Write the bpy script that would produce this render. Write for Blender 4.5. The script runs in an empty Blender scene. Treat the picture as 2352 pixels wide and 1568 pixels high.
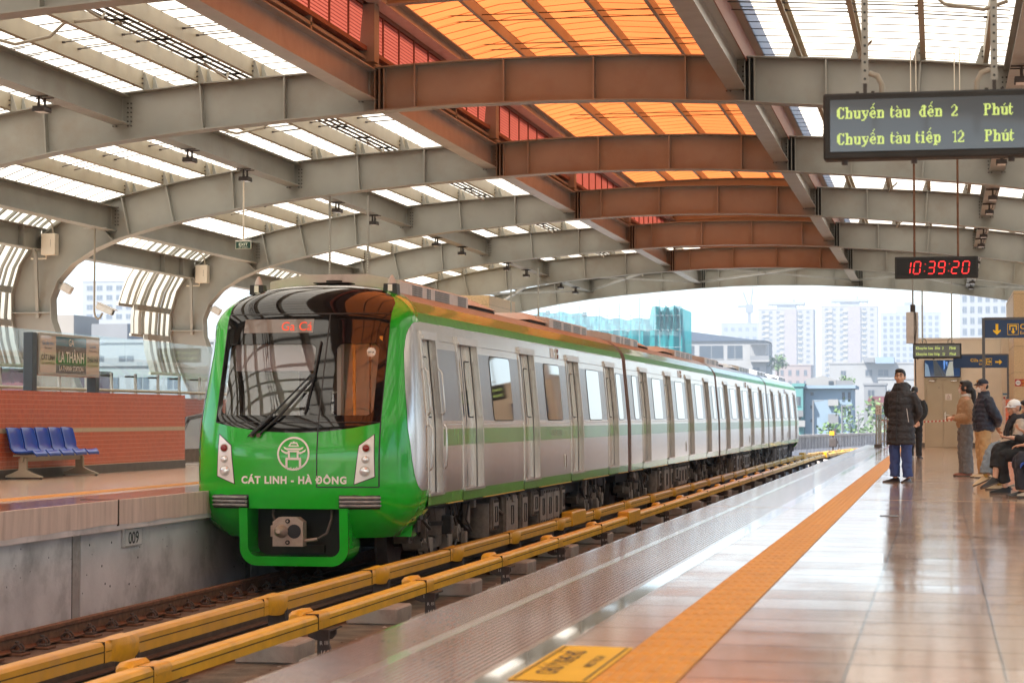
import bpy, bmesh, math, random
from mathutils import Vector, Matrix, noise
R = math.radians
random.seed(11)
SC = bpy.context.scene
COL = SC.collection
# ---------------------------------------------------------------- camera, sky, sun, exposure
FPX = 4950.0
YAW = math.atan(981 / FPX)
PIT = math.atan(177 * math.cos(YAW) / FPX)
cam = bpy.data.cameras.new('camera'); camo = bpy.data.objects.new('camera', cam); COL.objects.link(camo)
camo.location = (0, 0, 0.95); camo.rotation_euler = (R(90) + PIT, 0, YAW)
cam.sensor_width = 36; cam.lens = FPX / 2352 * 36; cam.clip_start = 0.5; cam.clip_end = 6000
cam.dof.use_dof = True; cam.dof.focus_distance = 31; cam.dof.aperture_fstop = 4.6
SC.camera = camo
W = bpy.data.worlds.new('World'); SC.world = W; W.use_nodes = True
SUN_EL, SUN_AZ = R(52), R(215)      # azimuth clockwise from +Y
sky = W.node_tree.nodes.new('ShaderNodeTexSky'); sky.sky_type = 'NISHITA'; sky.sun_disc = False
sky.sun_elevation = SUN_EL; sky.sun_rotation = SUN_AZ; sky.air_density = 1.0; sky.dust_density = 1.2; sky.ozone_density = 1.0
bg = W.node_tree.nodes['Background']; bg.inputs[1].default_value = 0.105
W.node_tree.links.new(sky.outputs[0], bg.inputs[0])
sun = bpy.data.lights.new('sun', 'SUN'); suno = bpy.data.objects.new('sun', sun); COL.objects.link(suno)
sun.energy = 4.6; sun.angle = R(0.5); sun.color = (1.0, 0.95, 0.87)
sd = Vector((math.sin(SUN_AZ) * math.cos(SUN_EL), math.cos(SUN_AZ) * math.cos(SUN_EL), math.sin(SUN_EL)))
suno.rotation_euler = sd.to_track_quat('Z', 'Y').to_euler(); suno.location = (0, 0, 60)
SC.view_settings.view_transform = 'Standard'; SC.view_settings.look = 'None'
SC.view_settings.exposure = 1.9; SC.view_settings.gamma = 1
SC.cycles.use_denoising = True
SC.cycles.max_bounces = 8; SC.cycles.diffuse_bounces = 4; SC.cycles.glossy_bounces = 4
SC.cycles.transmission_bounces = 6; SC.cycles.transparent_max_bounces = 10; SC.cycles.volume_bounces = 0
SC.cycles.sample_clamp_indirect = 6; SC.cycles.caustics_reflective = False; SC.cycles.caustics_refractive = False

# ---------------------------------------------------------------- materials
MATS = {}
def P(name, col, rough=0.5, metal=0.0, var=0.0, scale=4.0, stretch=(1, 1, 1), bump=0.0, bscale=None, coat=0.0, spec=0.5, emit=None, rvar=0.0, dirt=None, dscale=1.0, damt=0.5):
    if name in MATS: return MATS[name]
    m = bpy.data.materials.new(name); m.use_nodes = True; MATS[name] = m
    nt = m.node_tree; N = nt.nodes; L = nt.links; b = N['Principled BSDF']
    b.inputs['Base Color'].default_value = (*col, 1); b.inputs['Roughness'].default_value = rough
    b.inputs['Metallic'].default_value = metal; b.inputs['Coat Weight'].default_value = coat
    b.inputs['Specular IOR Level'].default_value = spec
    if emit:
        b.inputs['Emission Color'].default_value = (*emit[0], 1); b.inputs['Emission Strength'].default_value = emit[1]
    if var or bump or rvar or dirt:
        tc = N.new('ShaderNodeTexCoord'); mp = N.new('ShaderNodeMapping'); mp.inputs['Scale'].default_value = stretch
        L.new(tc.outputs['Object'], mp.inputs[0])
        nz = N.new('ShaderNodeTexNoise'); nz.inputs['Scale'].default_value = scale; nz.inputs['Detail'].default_value = 5
        L.new(mp.outputs[0], nz.inputs['Vector'])
        last = None
        if var:
            mx = N.new('ShaderNodeMix'); mx.data_type = 'RGBA'
            mx.inputs[6].default_value = (*[max(0, c * (1 - var)) for c in col], 1); mx.inputs[7].default_value = (*[min(1, c * (1 + var)) for c in col], 1)
            rp = N.new('ShaderNodeMapRange'); rp.inputs[1].default_value = 0.3; rp.inputs[2].default_value = 0.7
            L.new(nz.outputs[0], rp.inputs[0]); L.new(rp.outputs[0], mx.inputs[0]); L.new(mx.outputs[2], b.inputs['Base Color']); last = mx.outputs[2]
        if dirt:
            n2 = N.new('ShaderNodeTexNoise'); n2.inputs['Scale'].default_value = dscale; n2.inputs['Detail'].default_value = 8; n2.inputs['Roughness'].default_value = 0.65
            L.new(mp.outputs[0], n2.inputs['Vector'])
            r2 = N.new('ShaderNodeMapRange'); r2.inputs[1].default_value = 0.5; r2.inputs[2].default_value = 0.75; r2.inputs[4].default_value = damt
            L.new(n2.outputs[0], r2.inputs[0])
            m2 = N.new('ShaderNodeMix'); m2.data_type = 'RGBA'; L.new(r2.outputs[0], m2.inputs[0])
            if last: L.new(last, m2.inputs[6])
            else: m2.inputs[6].default_value = (*col, 1)
            m2.inputs[7].default_value = (*dirt, 1); L.new(m2.outputs[2], b.inputs['Base Color'])
        if rvar:
            rr = N.new('ShaderNodeMapRange'); rr.inputs[3].default_value = max(0, rough - rvar); rr.inputs[4].default_value = rough + rvar
            L.new(nz.outputs[0], rr.inputs[0]); L.new(rr.outputs[0], b.inputs['Roughness'])
        if bump:
            bn = N.new('ShaderNodeBump'); bn.inputs['Strength'].default_value = bump; bn.inputs['Distance'].default_value = 0.02
            if bscale:
                n3 = N.new('ShaderNodeTexNoise'); n3.inputs['Scale'].default_value = bscale; n3.inputs['Detail'].default_value = 4
                L.new(mp.outputs[0], n3.inputs['Vector']); L.new(n3.outputs[0], bn.inputs['Height'])
            else: L.new(nz.outputs[0], bn.inputs['Height'])
            L.new(bn.outputs[0], b.inputs['Normal'])
    return m
def brick(name, c1, c2, mortar, bw, bh, ms, axes='XY', rough=0.3, offset=0.0, bump=0.3, coat=0.0, streak=None, off=(0, 0), tilt=0, yline=0):
    m = bpy.data.materials.new(name); m.use_nodes = True; nt = m.node_tree; N = nt.nodes; L = nt.links; b = N['Principled BSDF']
    tc = N.new('ShaderNodeTexCoord'); sp = N.new('ShaderNodeSeparateXYZ'); cb = N.new('ShaderNodeCombineXYZ')
    L.new(tc.outputs['Object'], sp.inputs[0])
    for i, a in enumerate(axes):
        ad = N.new('ShaderNodeMath'); ad.inputs[1].default_value = off[i]
        L.new(sp.outputs['XYZ'.index(a)], ad.inputs[0]); L.new(ad.outputs[0], cb.inputs[i])
    bt = N.new('ShaderNodeTexBrick'); bt.offset = offset; bt.squash = 1
    bt.inputs['Color1'].default_value = (*c1, 1); bt.inputs['Color2'].default_value = (*c2, 1); bt.inputs['Mortar'].default_value = (*mortar, 1)
    bt.inputs['Scale'].default_value = 1; bt.inputs['Mortar Size'].default_value = ms; bt.inputs['Mortar Smooth'].default_value = 0.1
    bt.inputs['Brick Width'].default_value = bw; bt.inputs['Row Height'].default_value = bh
    L.new(cb.outputs[0], bt.inputs['Vector'])
    col = bt.outputs['Color']
    if streak:
        nz = N.new('ShaderNodeTexNoise'); mp = N.new('ShaderNodeMapping'); mp.inputs['Scale'].default_value = streak[0]; L.new(tc.outputs['Object'], mp.inputs[0])
        L.new(mp.outputs[0], nz.inputs['Vector']); nz.inputs['Scale'].default_value = 1; nz.inputs['Detail'].default_value = 6
        mx = N.new('ShaderNodeMix'); mx.data_type = 'RGBA'; mx.blend_type = 'MULTIPLY'; mx.inputs[0].default_value = streak[1]
        mr = N.new('ShaderNodeMapRange'); mr.inputs[1].default_value = 0.3; mr.inputs[2].default_value = 0.7; mr.inputs[3].default_value = 0.55; mr.inputs[4].default_value = 1.2
        L.new(nz.outputs[0], mr.inputs[0]); L.new(col, mx.inputs[6]); L.new(mr.outputs[0], mx.inputs[7]); col = mx.outputs[2]
    b.inputs['Coat Weight'].default_value = coat
    if yline:   # worn, unpolished joint across the walking direction
        s2 = N.new('ShaderNodeSeparateXYZ'); L.new(cb.outputs[0], s2.inputs[0]); d2 = N.new('ShaderNodeMath'); d2.operation = 'DIVIDE'; d2.inputs[1].default_value = bh; L.new(s2.outputs[1], d2.inputs[0])
        f2 = N.new('ShaderNodeMath'); f2.operation = 'FRACT'; L.new(d2.outputs[0], f2.inputs[0]); l2 = N.new('ShaderNodeMath'); l2.operation = 'LESS_THAN'; l2.inputs[1].default_value = yline; L.new(f2.outputs[0], l2.inputs[0])
        m3 = N.new('ShaderNodeMix'); m3.data_type = 'RGBA'; L.new(l2.outputs[0], m3.inputs[0]); L.new(col, m3.inputs[6]); m3.inputs[7].default_value = (*[c * 1.6 for c in mortar], 1); col = m3.outputs[2]
        r3 = N.new('ShaderNodeMapRange'); r3.inputs[3].default_value = coat; r3.inputs[4].default_value = 0; L.new(l2.outputs[0], r3.inputs[0]); L.new(r3.outputs[0], b.inputs['Coat Weight'])
        r4 = N.new('ShaderNodeMapRange'); r4.inputs[3].default_value = .5; r4.inputs[4].default_value = .15; L.new(l2.outputs[0], r4.inputs[0]); L.new(r4.outputs[0], b.inputs['Specular IOR Level'])
    L.new(col, b.inputs['Base Color']); b.inputs['Roughness'].default_value = rough; b.inputs['Coat Roughness'].default_value = 0.08
    if tilt:
        ns_ = N.new('ShaderNodeTexNoise'); ns_.inputs['Scale'].default_value = 1.3; ns_.inputs['Detail'].default_value = 7; ns_.inputs['Roughness'].default_value = .7; L.new(tc.outputs['Object'], ns_.inputs['Vector']); mr_ = N.new('ShaderNodeMapRange'); mr_.inputs[1].default_value = .35; mr_.inputs[2].default_value = .75; mr_.inputs[3].default_value = .045; mr_.inputs[4].default_value = .19; L.new(ns_.outputs[0], mr_.inputs[0]); L.new(mr_.outputs[0], b.inputs['Coat Roughness'])
    if bump:
        bn = N.new('ShaderNodeBump'); bn.inputs['Strength'].default_value = bump; bn.inputs['Distance'].default_value = 0.004; bn.invert = True
        L.new(bt.outputs['Fac'], bn.inputs['Height']); L.new(bn.outputs[0], b.inputs['Normal'])
    if tilt:
        dv = N.new('ShaderNodeVectorMath'); dv.operation = 'DIVIDE'; dv.inputs[1].default_value = (bw, bh, 1); L.new(cb.outputs[0], dv.inputs[0])
        fl = N.new('ShaderNodeVectorMath'); fl.operation = 'FLOOR'; L.new(dv.outputs[0], fl.inputs[0]); wn = N.new('ShaderNodeTexWhiteNoise'); wn.noise_dimensions = '2D'; L.new(fl.outputs[0], wn.inputs['Vector'])
        sb_ = N.new('ShaderNodeVectorMath'); sb_.operation = 'SUBTRACT'; sb_.inputs[1].default_value = (.5, .5, .5); L.new(wn.outputs['Color'], sb_.inputs[0])
        sc_ = N.new('ShaderNodeVectorMath'); sc_.operation = 'SCALE'; sc_.inputs['Scale'].default_value = tilt; L.new(sb_.outputs[0], sc_.inputs[0])
        av = N.new('ShaderNodeVectorMath'); av.operation = 'ADD'; L.new(sc_.outputs[0], av.inputs[1])
        if bump: L.new(bn.outputs[0], av.inputs[0])
        else: av.inputs[0].default_value = (0, 0, 1)
        nm = N.new('ShaderNodeVectorMath'); nm.operation = 'NORMALIZE'; L.new(av.outputs[0], nm.inputs[0]); L.new(nm.outputs[0], b.inputs['Normal']); L.new(nm.outputs[0], b.inputs['Coat Normal'])
    MATS[name] = m
    return m
def translucent(name, col, rib, axis='Y', pitch=0.6, refl=(0.5, 0.5, 0.5), w=0.055, dirt=0.25):
    m = bpy.data.materials.new(name); m.use_nodes = True; nt = m.node_tree; N = nt.nodes; L = nt.links
    N.remove(N['Principled BSDF']); out = N['Material Output']
    tr = N.new('ShaderNodeBsdfTranslucent'); df = N.new('ShaderNodeBsdfDiffuse'); ad = N.new('ShaderNodeMixShader'); ad.inputs[0].default_value = 0.15
    tc = N.new('ShaderNodeTexCoord'); sp = N.new('ShaderNodeSeparateXYZ'); L.new(tc.outputs['Object'], sp.inputs[0])
    a1 = N.new('ShaderNodeMath'); a1.operation = 'ADD'; a1.inputs[1].default_value = 600; L.new(sp.outputs['XYZ'.index(axis)], a1.inputs[0])
    md = N.new('ShaderNodeMath'); md.operation = 'MODULO'; md.inputs[1].default_value = pitch; L.new(a1.outputs[0], md.inputs[0])
    lt = N.new('ShaderNodeMath'); lt.operation = 'LESS_THAN'; lt.inputs[1].default_value = w; L.new(md.outputs[0], lt.inputs[0])
    nz = N.new('ShaderNodeTexNoise'); nz.inputs['Scale'].default_value = 0.9; nz.inputs['Detail'].default_value = 6; L.new(tc.outputs['Object'], nz.inputs['Vector'])
    dm = N.new('ShaderNodeMix'); dm.data_type = 'RGBA'; dm.inputs[6].default_value = (*col, 1); dm.inputs[7].default_value = (*[c * (1 - dirt) * (1, .93, .82)[i] for i, c in enumerate(col)], 1)
    L.new(nz.outputs[0], dm.inputs[0])
    mx = N.new('ShaderNodeMix'); mx.data_type = 'RGBA'; L.new(lt.outputs[0], mx.inputs[0]); L.new(dm.outputs[2], mx.inputs[6]); mx.inputs[7].default_value = (*rib, 1)
    L.new(mx.outputs[2], tr.inputs[0]); df.inputs[0].default_value = (*refl, 1)
    L.new(tr.outputs[0], ad.inputs[1]); L.new(df.outputs[0], ad.inputs[2]); L.new(ad.outputs[0], out.inputs[0])
    MATS[name] = m
    return m
def glass(name, col, rough=0.02, mix=0.25, blend=0.1):
    # thin pane: mostly transparent, Fresnel reflection on top
    m = bpy.data.materials.new(name); m.use_nodes = True; nt = m.node_tree; N = nt.nodes; L = nt.links
    N.remove(N['Principled BSDF']); out = N['Material Output']
    tp = N.new('ShaderNodeBsdfTransparent'); tp.inputs[0].default_value = (*col, 1)
    gl = N.new('ShaderNodeBsdfGlossy'); gl.inputs['Roughness'].default_value = rough; gl.inputs[0].default_value = (0.95, 0.97, 1, 1)
    lw = N.new('ShaderNodeFresnel'); lw.inputs[0].default_value = 1.5
    ad = N.new('ShaderNodeMath'); ad.operation = 'MULTIPLY_ADD'; ad.inputs[1].default_value = 1.0; ad.inputs[2].default_value = blend; ad.use_clamp = True
    ge = N.new('ShaderNodeNewGeometry'); iv = N.new('ShaderNodeMath'); iv.operation = 'SUBTRACT'; iv.inputs[0].default_value = 1; L.new(ge.outputs['Backfacing'], iv.inputs[1]); ml = N.new('ShaderNodeMath'); ml.operation = 'MULTIPLY'; L.new(lw.outputs[0], ml.inputs[0]); L.new(iv.outputs[0], ml.inputs[1]); L.new(ml.outputs[0], ad.inputs[0])
    df = N.new('ShaderNodeBsdfDiffuse'); df.inputs[0].default_value = (0.6, 0.7, 0.74, 1)
    m1 = N.new('ShaderNodeMixShader'); m1.inputs[0].default_value = mix; L.new(tp.outputs[0], m1.inputs[1]); L.new(df.outputs[0], m1.inputs[2])
    m2 = N.new('ShaderNodeMixShader'); L.new(ad.outputs[0], m2.inputs[0]); L.new(m1.outputs[0], m2.inputs[1]); L.new(gl.outputs[0], m2.inputs[2])
    L.new(m2.outputs[0], out.inputs[0]); MATS[name] = m
    return m
def M(n): return MATS[n]
STEEL = (0.315, 0.31, 0.278)
P('steel_paint', STEEL, 0.42, var=0.10, scale=1.3, dirt=(0.22, 0.155, 0.095), dscale=0.9, damt=0.5)
P('steel_paint_silver', (0.40, 0.39, 0.365), 0.33, var=0.1, scale=3, dirt=(0.26, 0.23, 0.2), dscale=2, damt=0.5)
P('purlin_paint', (0.34, 0.29, 0.205), 0.5, var=0.10, scale=1.5, dirt=(0.25, 0.17, 0.09), dscale=1.3, damt=0.4)
P('black', (0.012, 0.012, 0.013), 0.35); P('black_matte', (0.02, 0.019, 0.018), 0.7, var=0.3)
P('rubber', (0.015, 0.015, 0.015), 0.6)
P('train_green', (0.012, 0.46, 0.024), 0.2, coat=0.55, var=0.06, scale=6, rvar=0.07, dirt=(0.018, 0.30, 0.025), dscale=1.6, damt=0.45)
P('train_green_side', (0.075, 0.32, 0.04), 0.24, coat=0.3, var=0.2, scale=1.0, stretch=(1, 9, 0.9), bump=0.05, bscale=3)
P('stainless', (0.66, 0.615, 0.59), 0.22, metal=0.92, var=0.10, scale=1, stretch=(1, 13, 0.10), bump=0.05, bscale=1.3, rvar=0.08)
P('stainless_plain', (0.66, 0.62, 0.59), 0.27, metal=0.9, var=0.06, scale=3)
P('band_grey', (0.30, 0.315, 0.35), 0.25, metal=0.8, var=0.10, scale=1, stretch=(1, 13, 0.10), bump=0.05, bscale=1.3)
P('roof_grey', (0.36, 0.34, 0.33), 0.38, metal=0.3, var=0.15, scale=2)
P('unit_grey', (0.68, 0.65, 0.62), 0.45, var=0.15, scale=3, dirt=(0.2, 0.17, 0.14), dscale=3)
P('side_glass', (0.012, 0.014, 0.016), 0.03, spec=0.9, coat=1.0)
P('mask_black', (0.006, 0.006, 0.007), 0.035, spec=0.62)
P('under_dark', (0.03, 0.024, 0.02), 0.75, var=0.4, scale=6)
P('under_brown', (0.14, 0.105, 0.078), 0.8, var=0.35, scale=9, dirt=(0.05, 0.04, 0.03), dscale=5)
P('under_box', (0.21, 0.165, 0.13), 0.7, var=0.2, scale=6, dirt=(0.08, 0.06, 0.05), dscale=5)
P('rust', (0.16, 0.072, 0.035), 0.8, var=0.4, scale=14, dirt=(0.05, 0.03, 0.02), dscale=7)
P('rail_steel', (0.075, 0.052, 0.04), 0.6, var=0.3, scale=8)
P('cover_yellow', (0.66, 0.345, 0.03), 0.42, var=0.10, scale=5, dirt=(0.50, 0.29, 0.12), dscale=2.2, damt=0.6)
P('cover_yellow_bright', (0.72, 0.36, 0.012), 0.4, var=0.12, scale=6, dirt=(0.20, 0.11, 0.06), dscale=6, damt=0.6)
P('cover_yellow_near', (0.80, 0.43, 0.022), 0.42, var=0.10, scale=5, dirt=(0.50, 0.27, 0.06), dscale=2.6, damt=0.6)
P('groove', (0.05, 0.03, 0.015), 0.8)
P('bracket', (0.05, 0.038, 0.034), 0.6, var=0.25, scale=12)
P('chalk', (0.6, 0.56, 0.52), 0.9)
P('concrete', (0.40, 0.37, 0.34), 0.85, var=0.14, scale=3, dirt=(0.16, 0.13, 0.11), dscale=2.4, damt=0.75, bump=0.25, bscale=20)
P('concrete_wall', (0.60, 0.575, 0.56), 0.85, var=0.16, scale=1.6, dirt=(0.22, 0.205, 0.195), dscale=1.4, damt=0.75, bump=0.12, bscale=25)
P('concrete_lip', (0.62, 0.51, 0.44), 0.85, var=0.12, scale=1.2, stretch=(1, 6, 0.6), dirt=(0.30, 0.22, 0.17), dscale=1.4, damt=0.6)
P('plinth', (0.13, 0.085, 0.06), 0.95, var=0.35, scale=6, dirt=(0.05, 0.03, 0.02), dscale=5, damt=.7)
P('track_bed', (0.15, 0.115, 0.085), 0.95, var=0.45, scale=3.5, dirt=(0.05, 0.04, 0.03), dscale=2.5, bump=0.5, bscale=30)
P('white_paint', (0.78, 0.76, 0.72), 0.5, var=0.04, scale=2)
P('cream', (0.80, 0.73, 0.61), 0.6, var=0.06, scale=2)
P('khaki_door', (0.50, 0.465, 0.35), 0.5, var=0.05, scale=3)
P('dark_base', (0.10, 0.095, 0.085), 0.4, var=0.15, scale=5)
P('granite', (0.64, 0.45, 0.25), 0.5, var=0.35, scale=55, dirt=(0.25, 0.15, 0.07), dscale=35)
P('blue_seat', (0.006, 0.075, 0.46), 0.32, coat=0.1, var=0.08, scale=5)
P('bench_frame', (0.44, 0.41, 0.33), 0.45, var=0.08)
P('sign_blue', (0.012, 0.04, 0.115), 0.35); P('sign_yellow', (0.85, 0.52, 0.02), 0.5); P('sign_post', (0.085, 0.085, 0.09), 0.4)
P('sign_grey', (0.055, 0.075, 0.095), 0.35); P('aluminium', (0.52, 0.48, 0.43), 0.35, metal=0.6)
P('stainless_post', (0.5, 0.48, 0.45), 0.25, metal=0.9)
P('red_led', (0.3, 0.0, 0.0), 0.4, emit=((1, 0.03, 0.03), 0.5)); P('red_led_dim', (0.3, 0, 0), 0.4, emit=((0.8, 0.02, 0.02), 0.16))
P('red_dest', (0.3, 0.0, 0.0), 0.4, emit=((1, 0.09, 0.03), 0.28))
P('green_led', (0.3, 0.4, 0.1), 0.4, emit=((0.66, 0.80, 0.20), 0.25))
P('screen_glass', (0.06, 0.064, 0.072), 0.12, spec=0.6, coat=0.5)
P('clock_glass', (0.012, 0.011, 0.012), 0.35, spec=.3)
P('exit_green', (0.005, 0.05, 0.03), 0.4); P('exit_text', (0.8, 0.85, 0.7), 0.5)
P('red_light', (0.25, 0.01, 0.005), 0.2, coat=0.5); P('lamp_glass', (0.8, 0.8, 0.8), 0.06, metal=0.5); P('lamp_silver', (0.92, 0.91, 0.89), 0.25, metal=0.1)
P('white_letter', (0.86, 0.83, 0.78), 0.4); P('black_letter', (0.02, 0.02, 0.02), 0.5)
P('hose', (0.07, 0.055, 0.045), 0.6); P('cable_grey', (0.33, 0.29, 0.23), 0.6)
translucent('sheet_white', (0.70, 0.662, 0.585), (0.03, 0.022, 0.014), 'Y', 0.6, w=0.08)
translucent('sheet_facade', (0.52, 0.488, 0.42), (0.06, 0.047, 0.03), 'Y', 0.55, w=0.07)
translucent('sheet_orange', (0.47, 0.128, 0.036), (0.12, 0.015, 0.004), 'Y', 0.6, refl=(0.6, 0.2, 0.03))
translucent('louver_red', (0.33, 0.078, 0.052), (0.10, 0.012, 0.008), 'Z', 0.055, refl=(0.55, 0.07, 0.03), w=0.018, dirt=0.1)
glass('pane', (0.86, 0.94, 0.96), 0.02, 0.05, 0.0)
glass('windscreen', (0.85, 0.85, 0.85), 0.01, 0.0, 0.06)
brick('floor_tile', (0.72, 0.47, 0.325), (0.66, 0.42, 0.285), (0.10, 0.045, 0.025), 0.594, 0.594, 0.007, 'XY', 0.14, 0, 0.5, 0.75, streak=((0.8, 9, 1), 0.35), off=(0.355, 0.3), tilt=0.005, yline=0.035)
brick('floor_tile_far', (0.66, 0.50, 0.36), (0.60, 0.45, 0.32), (0.2, 0.13, 0.09), 0.594, 0.594, 0.006, 'XY', 0.22, 0, 0.3, 0.3, streak=((0.8, 9, 1), 0.3))
brick('floor_granite', (0.34, 0.175, 0.115), (0.30, 0.15, 0.10), (0.05, 0.04, 0.035), 3.0, 0.9, 0.004, 'XY', 0.12, 0, 0.2, 0.4, streak=((14, 14, 1), 0.6))
brick('red_tile', (0.64, 0.115, 0.036), (0.53, 0.085, 0.028), (0.75, 0.42, 0.28), 0.05, 0.0775, 0.003, 'YZ', 0.28, 0, 0.35, 0.15)
brick('red_tile_x', (0.62, 0.11, 0.035), (0.54, 0.085, 0.028), (0.55, 0.36, 0.27), 0.12, 0.12, 0.006, 'XZ', 0.28, 0, 0.35, 0.25)
brick('white_mosaic', (0.62, 0.54, 0.40), (0.57, 0.49, 0.37), (0.40, 0.33, 0.24), 0.05, 0.0775, 0.003, 'YZ', 0.35, 0, 0.3)
P('tactile', (0.66, 0.27, 0.022), 0.5, var=0.10, scale=6, spec=0.3, dirt=(0.42, 0.16, 0.03), dscale=5, damt=0.5)
P('caution_yellow', (0.80, 0.46, 0.010), 0.4, spec=0.35, var=0.05)
P('louver_frame', (0.30, 0.11, 0.07), 0.5)
P('yellow_line', (0.60, 0.38, 0.12), 0.4)

# ---------------------------------------------------------------- mesh builder
class MB:
    def __init__(s): s.v = []; s.f = []; s.m = []; s.mats = []; s.sm = []
    def mi(s, mat):
        if isinstance(mat, str): mat = MATS[mat]
        if mat not in s.mats: s.mats.append(mat)
        return s.mats.index(mat)
    def add(s, vs, fs, mat, smooth=False, fn=None):
        b = len(s.v); k = s.mi(mat)
        s.v += [tuple(fn(*v)) for v in vs] if fn else [tuple(v) for v in vs]
        for f in fs: s.f.append([i + b for i in f]); s.m.append(k); s.sm.append(smooth)
    def box(s, x0, x1, y0, y1, z0, z1, mat, fn=None):
        v = [(x, y, z) for z in (z0, z1) for y in (y0, y1) for x in (x0, x1)]
        s.add(v, [(0, 2, 3, 1), (4, 5, 7, 6), (0, 1, 5, 4), (2, 6, 7, 3), (0, 4, 6, 2), (1, 3, 7, 5)], mat, False, fn)
    def cbox(s, c, d, mat, ch=0.01, fn=None):
        # box with chamfered edges (convex hull of 24 points done by hand: 3 shells)
        x, y, z = c; a, b, h = d[0] / 2, d[1] / 2, d[2] / 2; k = min(ch, a * .9, b * .9, h * .9)
        bm = bmesh.new()
        for sx in (-1, 1):
            for sy in (-1, 1):
                for sz in (-1, 1):
                    for p in ((a - k, b - k, h), (a - k, b, h - k), (a, b - k, h - k)): bm.verts.new((x + sx * p[0], y + sy * p[1], z + sz * p[2]))
        bmesh.ops.convex_hull(bm, input=bm.verts)
        bmesh.ops.dissolve_limit(bm, angle_limit=0.02, verts=bm.verts, edges=bm.edges)
        bm.verts.index_update(); s.add([v.co[:] for v in bm.verts], [[v.index for v in f.verts] for f in bm.faces], mat, False, fn); bm.free()
    def prism(s, poly, axis, a0, a1, mat, smooth=False, fn=None):
        # poly: 2D points, extruded along axis ('X': (y,z), 'Y': (x,z), 'Z': (x,y))
        def q(p, t): return (t, p[0], p[1]) if axis == 'X' else (p[0], t, p[1]) if axis == 'Y' else (p[0], p[1], t)
        n = len(poly); v = [q(p, a0) for p in poly] + [q(p, a1) for p in poly]
        fs = [[i, (i + 1) % n, n + (i + 1) % n, n + i] for i in range(n)]
        k0 = len(s.f); s.add(v, fs, mat, smooth, fn); b = len(s.v) - 2 * n; k = s.mi(mat)
        s.f.append([b + i for i in range(n)][::-1]); s.f.append([b + n + i for i in range(n)]); s.m += [k, k]; s.sm += [False, False]
    def tube(s, pts, r, mat, n=8, cap=True, smooth=True, fn=None, ref=None):
        # r: number, or list per point of number / (ra, rb)
        pts = [Vector(p) for p in pts]; N_ = len(pts)
        rs = [r] * N_ if not isinstance(r, (list,)) else r
        vs = []; prev = None
        for i, p in enumerate(pts):
            t = (pts[min(i + 1, N_ - 1)] - pts[max(i - 1, 0)]); t = t.normalized() if t.length > 1e-9 else Vector((0, 0, 1))
            if ref is not None: a = Vector(ref) - t * Vector(ref).dot(t)
            elif prev is None: a = t.orthogonal()
            else: a = prev - t * prev.dot(t)
            if a.length < 1e-6: a = t.orthogonal()
            a.normalize(); b = t.cross(a); prev = a
            ra, rb = rs[i] if isinstance(rs[i], tuple) else (rs[i], rs[i])
            for k in range(n):
                an = 2 * math.pi * k / n; vs.append(p + a * (math.cos(an) * ra) + b * (math.sin(an) * rb))
        fs = [[i * n + k, i * n + (k + 1) % n, (i + 1) * n + (k + 1) % n, (i + 1) * n + k] for i in range(N_ - 1) for k in range(n)]
        if cap: fs += [list(range(n))[::-1], [(N_ - 1) * n + k for k in range(n)]]
        s.add([v[:] for v in vs], fs, mat, smooth, fn)
    def cyl(s, p0, p1, r, mat, n=16, fn=None): s.tube([p0, p1], r, mat, n, True, True, fn)
    def ball(s, c, r, mat, n=10, m=7, fn=None):
        rx, ry, rz = r if isinstance(r, tuple) else (r, r, r); vs = [(c[0], c[1], c[2] + rz)]
        for i in range(1, m):
            th = math.pi * i / m
            for k in range(n):
                ph = 2 * math.pi * k / n; vs.append((c[0] + rx * math.sin(th) * math.cos(ph), c[1] + ry * math.sin(th) * math.sin(ph), c[2] + rz * math.cos(th)))
        vs.append((c[0], c[1], c[2] - rz)); fs = [[0, 1 + k, 1 + (k + 1) % n] for k in range(n)]
        for i in range(m - 2):
            for k in range(n): fs.append([1 + i * n + k, 1 + (i + 1) * n + k, 1 + (i + 1) * n + (k + 1) % n, 1 + i * n + (k + 1) % n])
        b = 1 + (m - 2) * n; e = len(vs) - 1; fs += [[b + k, e, b + (k + 1) % n] for k in range(n)]
        s.add(vs, fs, mat, True, fn)
    def grid(s, rows, mat, smooth=True, close=False, flip=False, matfn=None):
        n = len(rows[0]); vs = [p for r in rows for p in r]; fs = []
        for i in range(len(rows) - 1):
            for k in range(n if close else n - 1):
                q = [i * n + k, i * n + (k + 1) % n, (i + 1) * n + (k + 1) % n, (i + 1) * n + k]
                fs.append(q[::-1] if flip else q)
        s.add(vs, fs, mat, smooth)
    def text(s, body, size, mat, fn, bold=0.0, align='CENTER', shear=0.0, space=1.0, sx=1.0):
        vs, fs = text_geo(body, size, bold, align, shear, space, sx)
        s.add(vs, fs, mat, False, lambda x, y, z: fn(x, y))
    def build(s, name, parent=None, kind=None, sharp=40, col=True):
        me = bpy.data.meshes.new(name); me.from_pydata(s.v, [], s.f)
        for m in s.mats: me.materials.append(m)
        me.polygons.foreach_set('material_index', s.m); me.polygons.foreach_set('use_smooth', s.sm); me.update()
        if any(s.sm): me.set_sharp_from_angle(angle=R(sharp))
        o = bpy.data.objects.new(name, me); COL.objects.link(o)
        if parent is not None: o.parent = parent
        if kind: o['kind'] = kind
        return o
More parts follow.
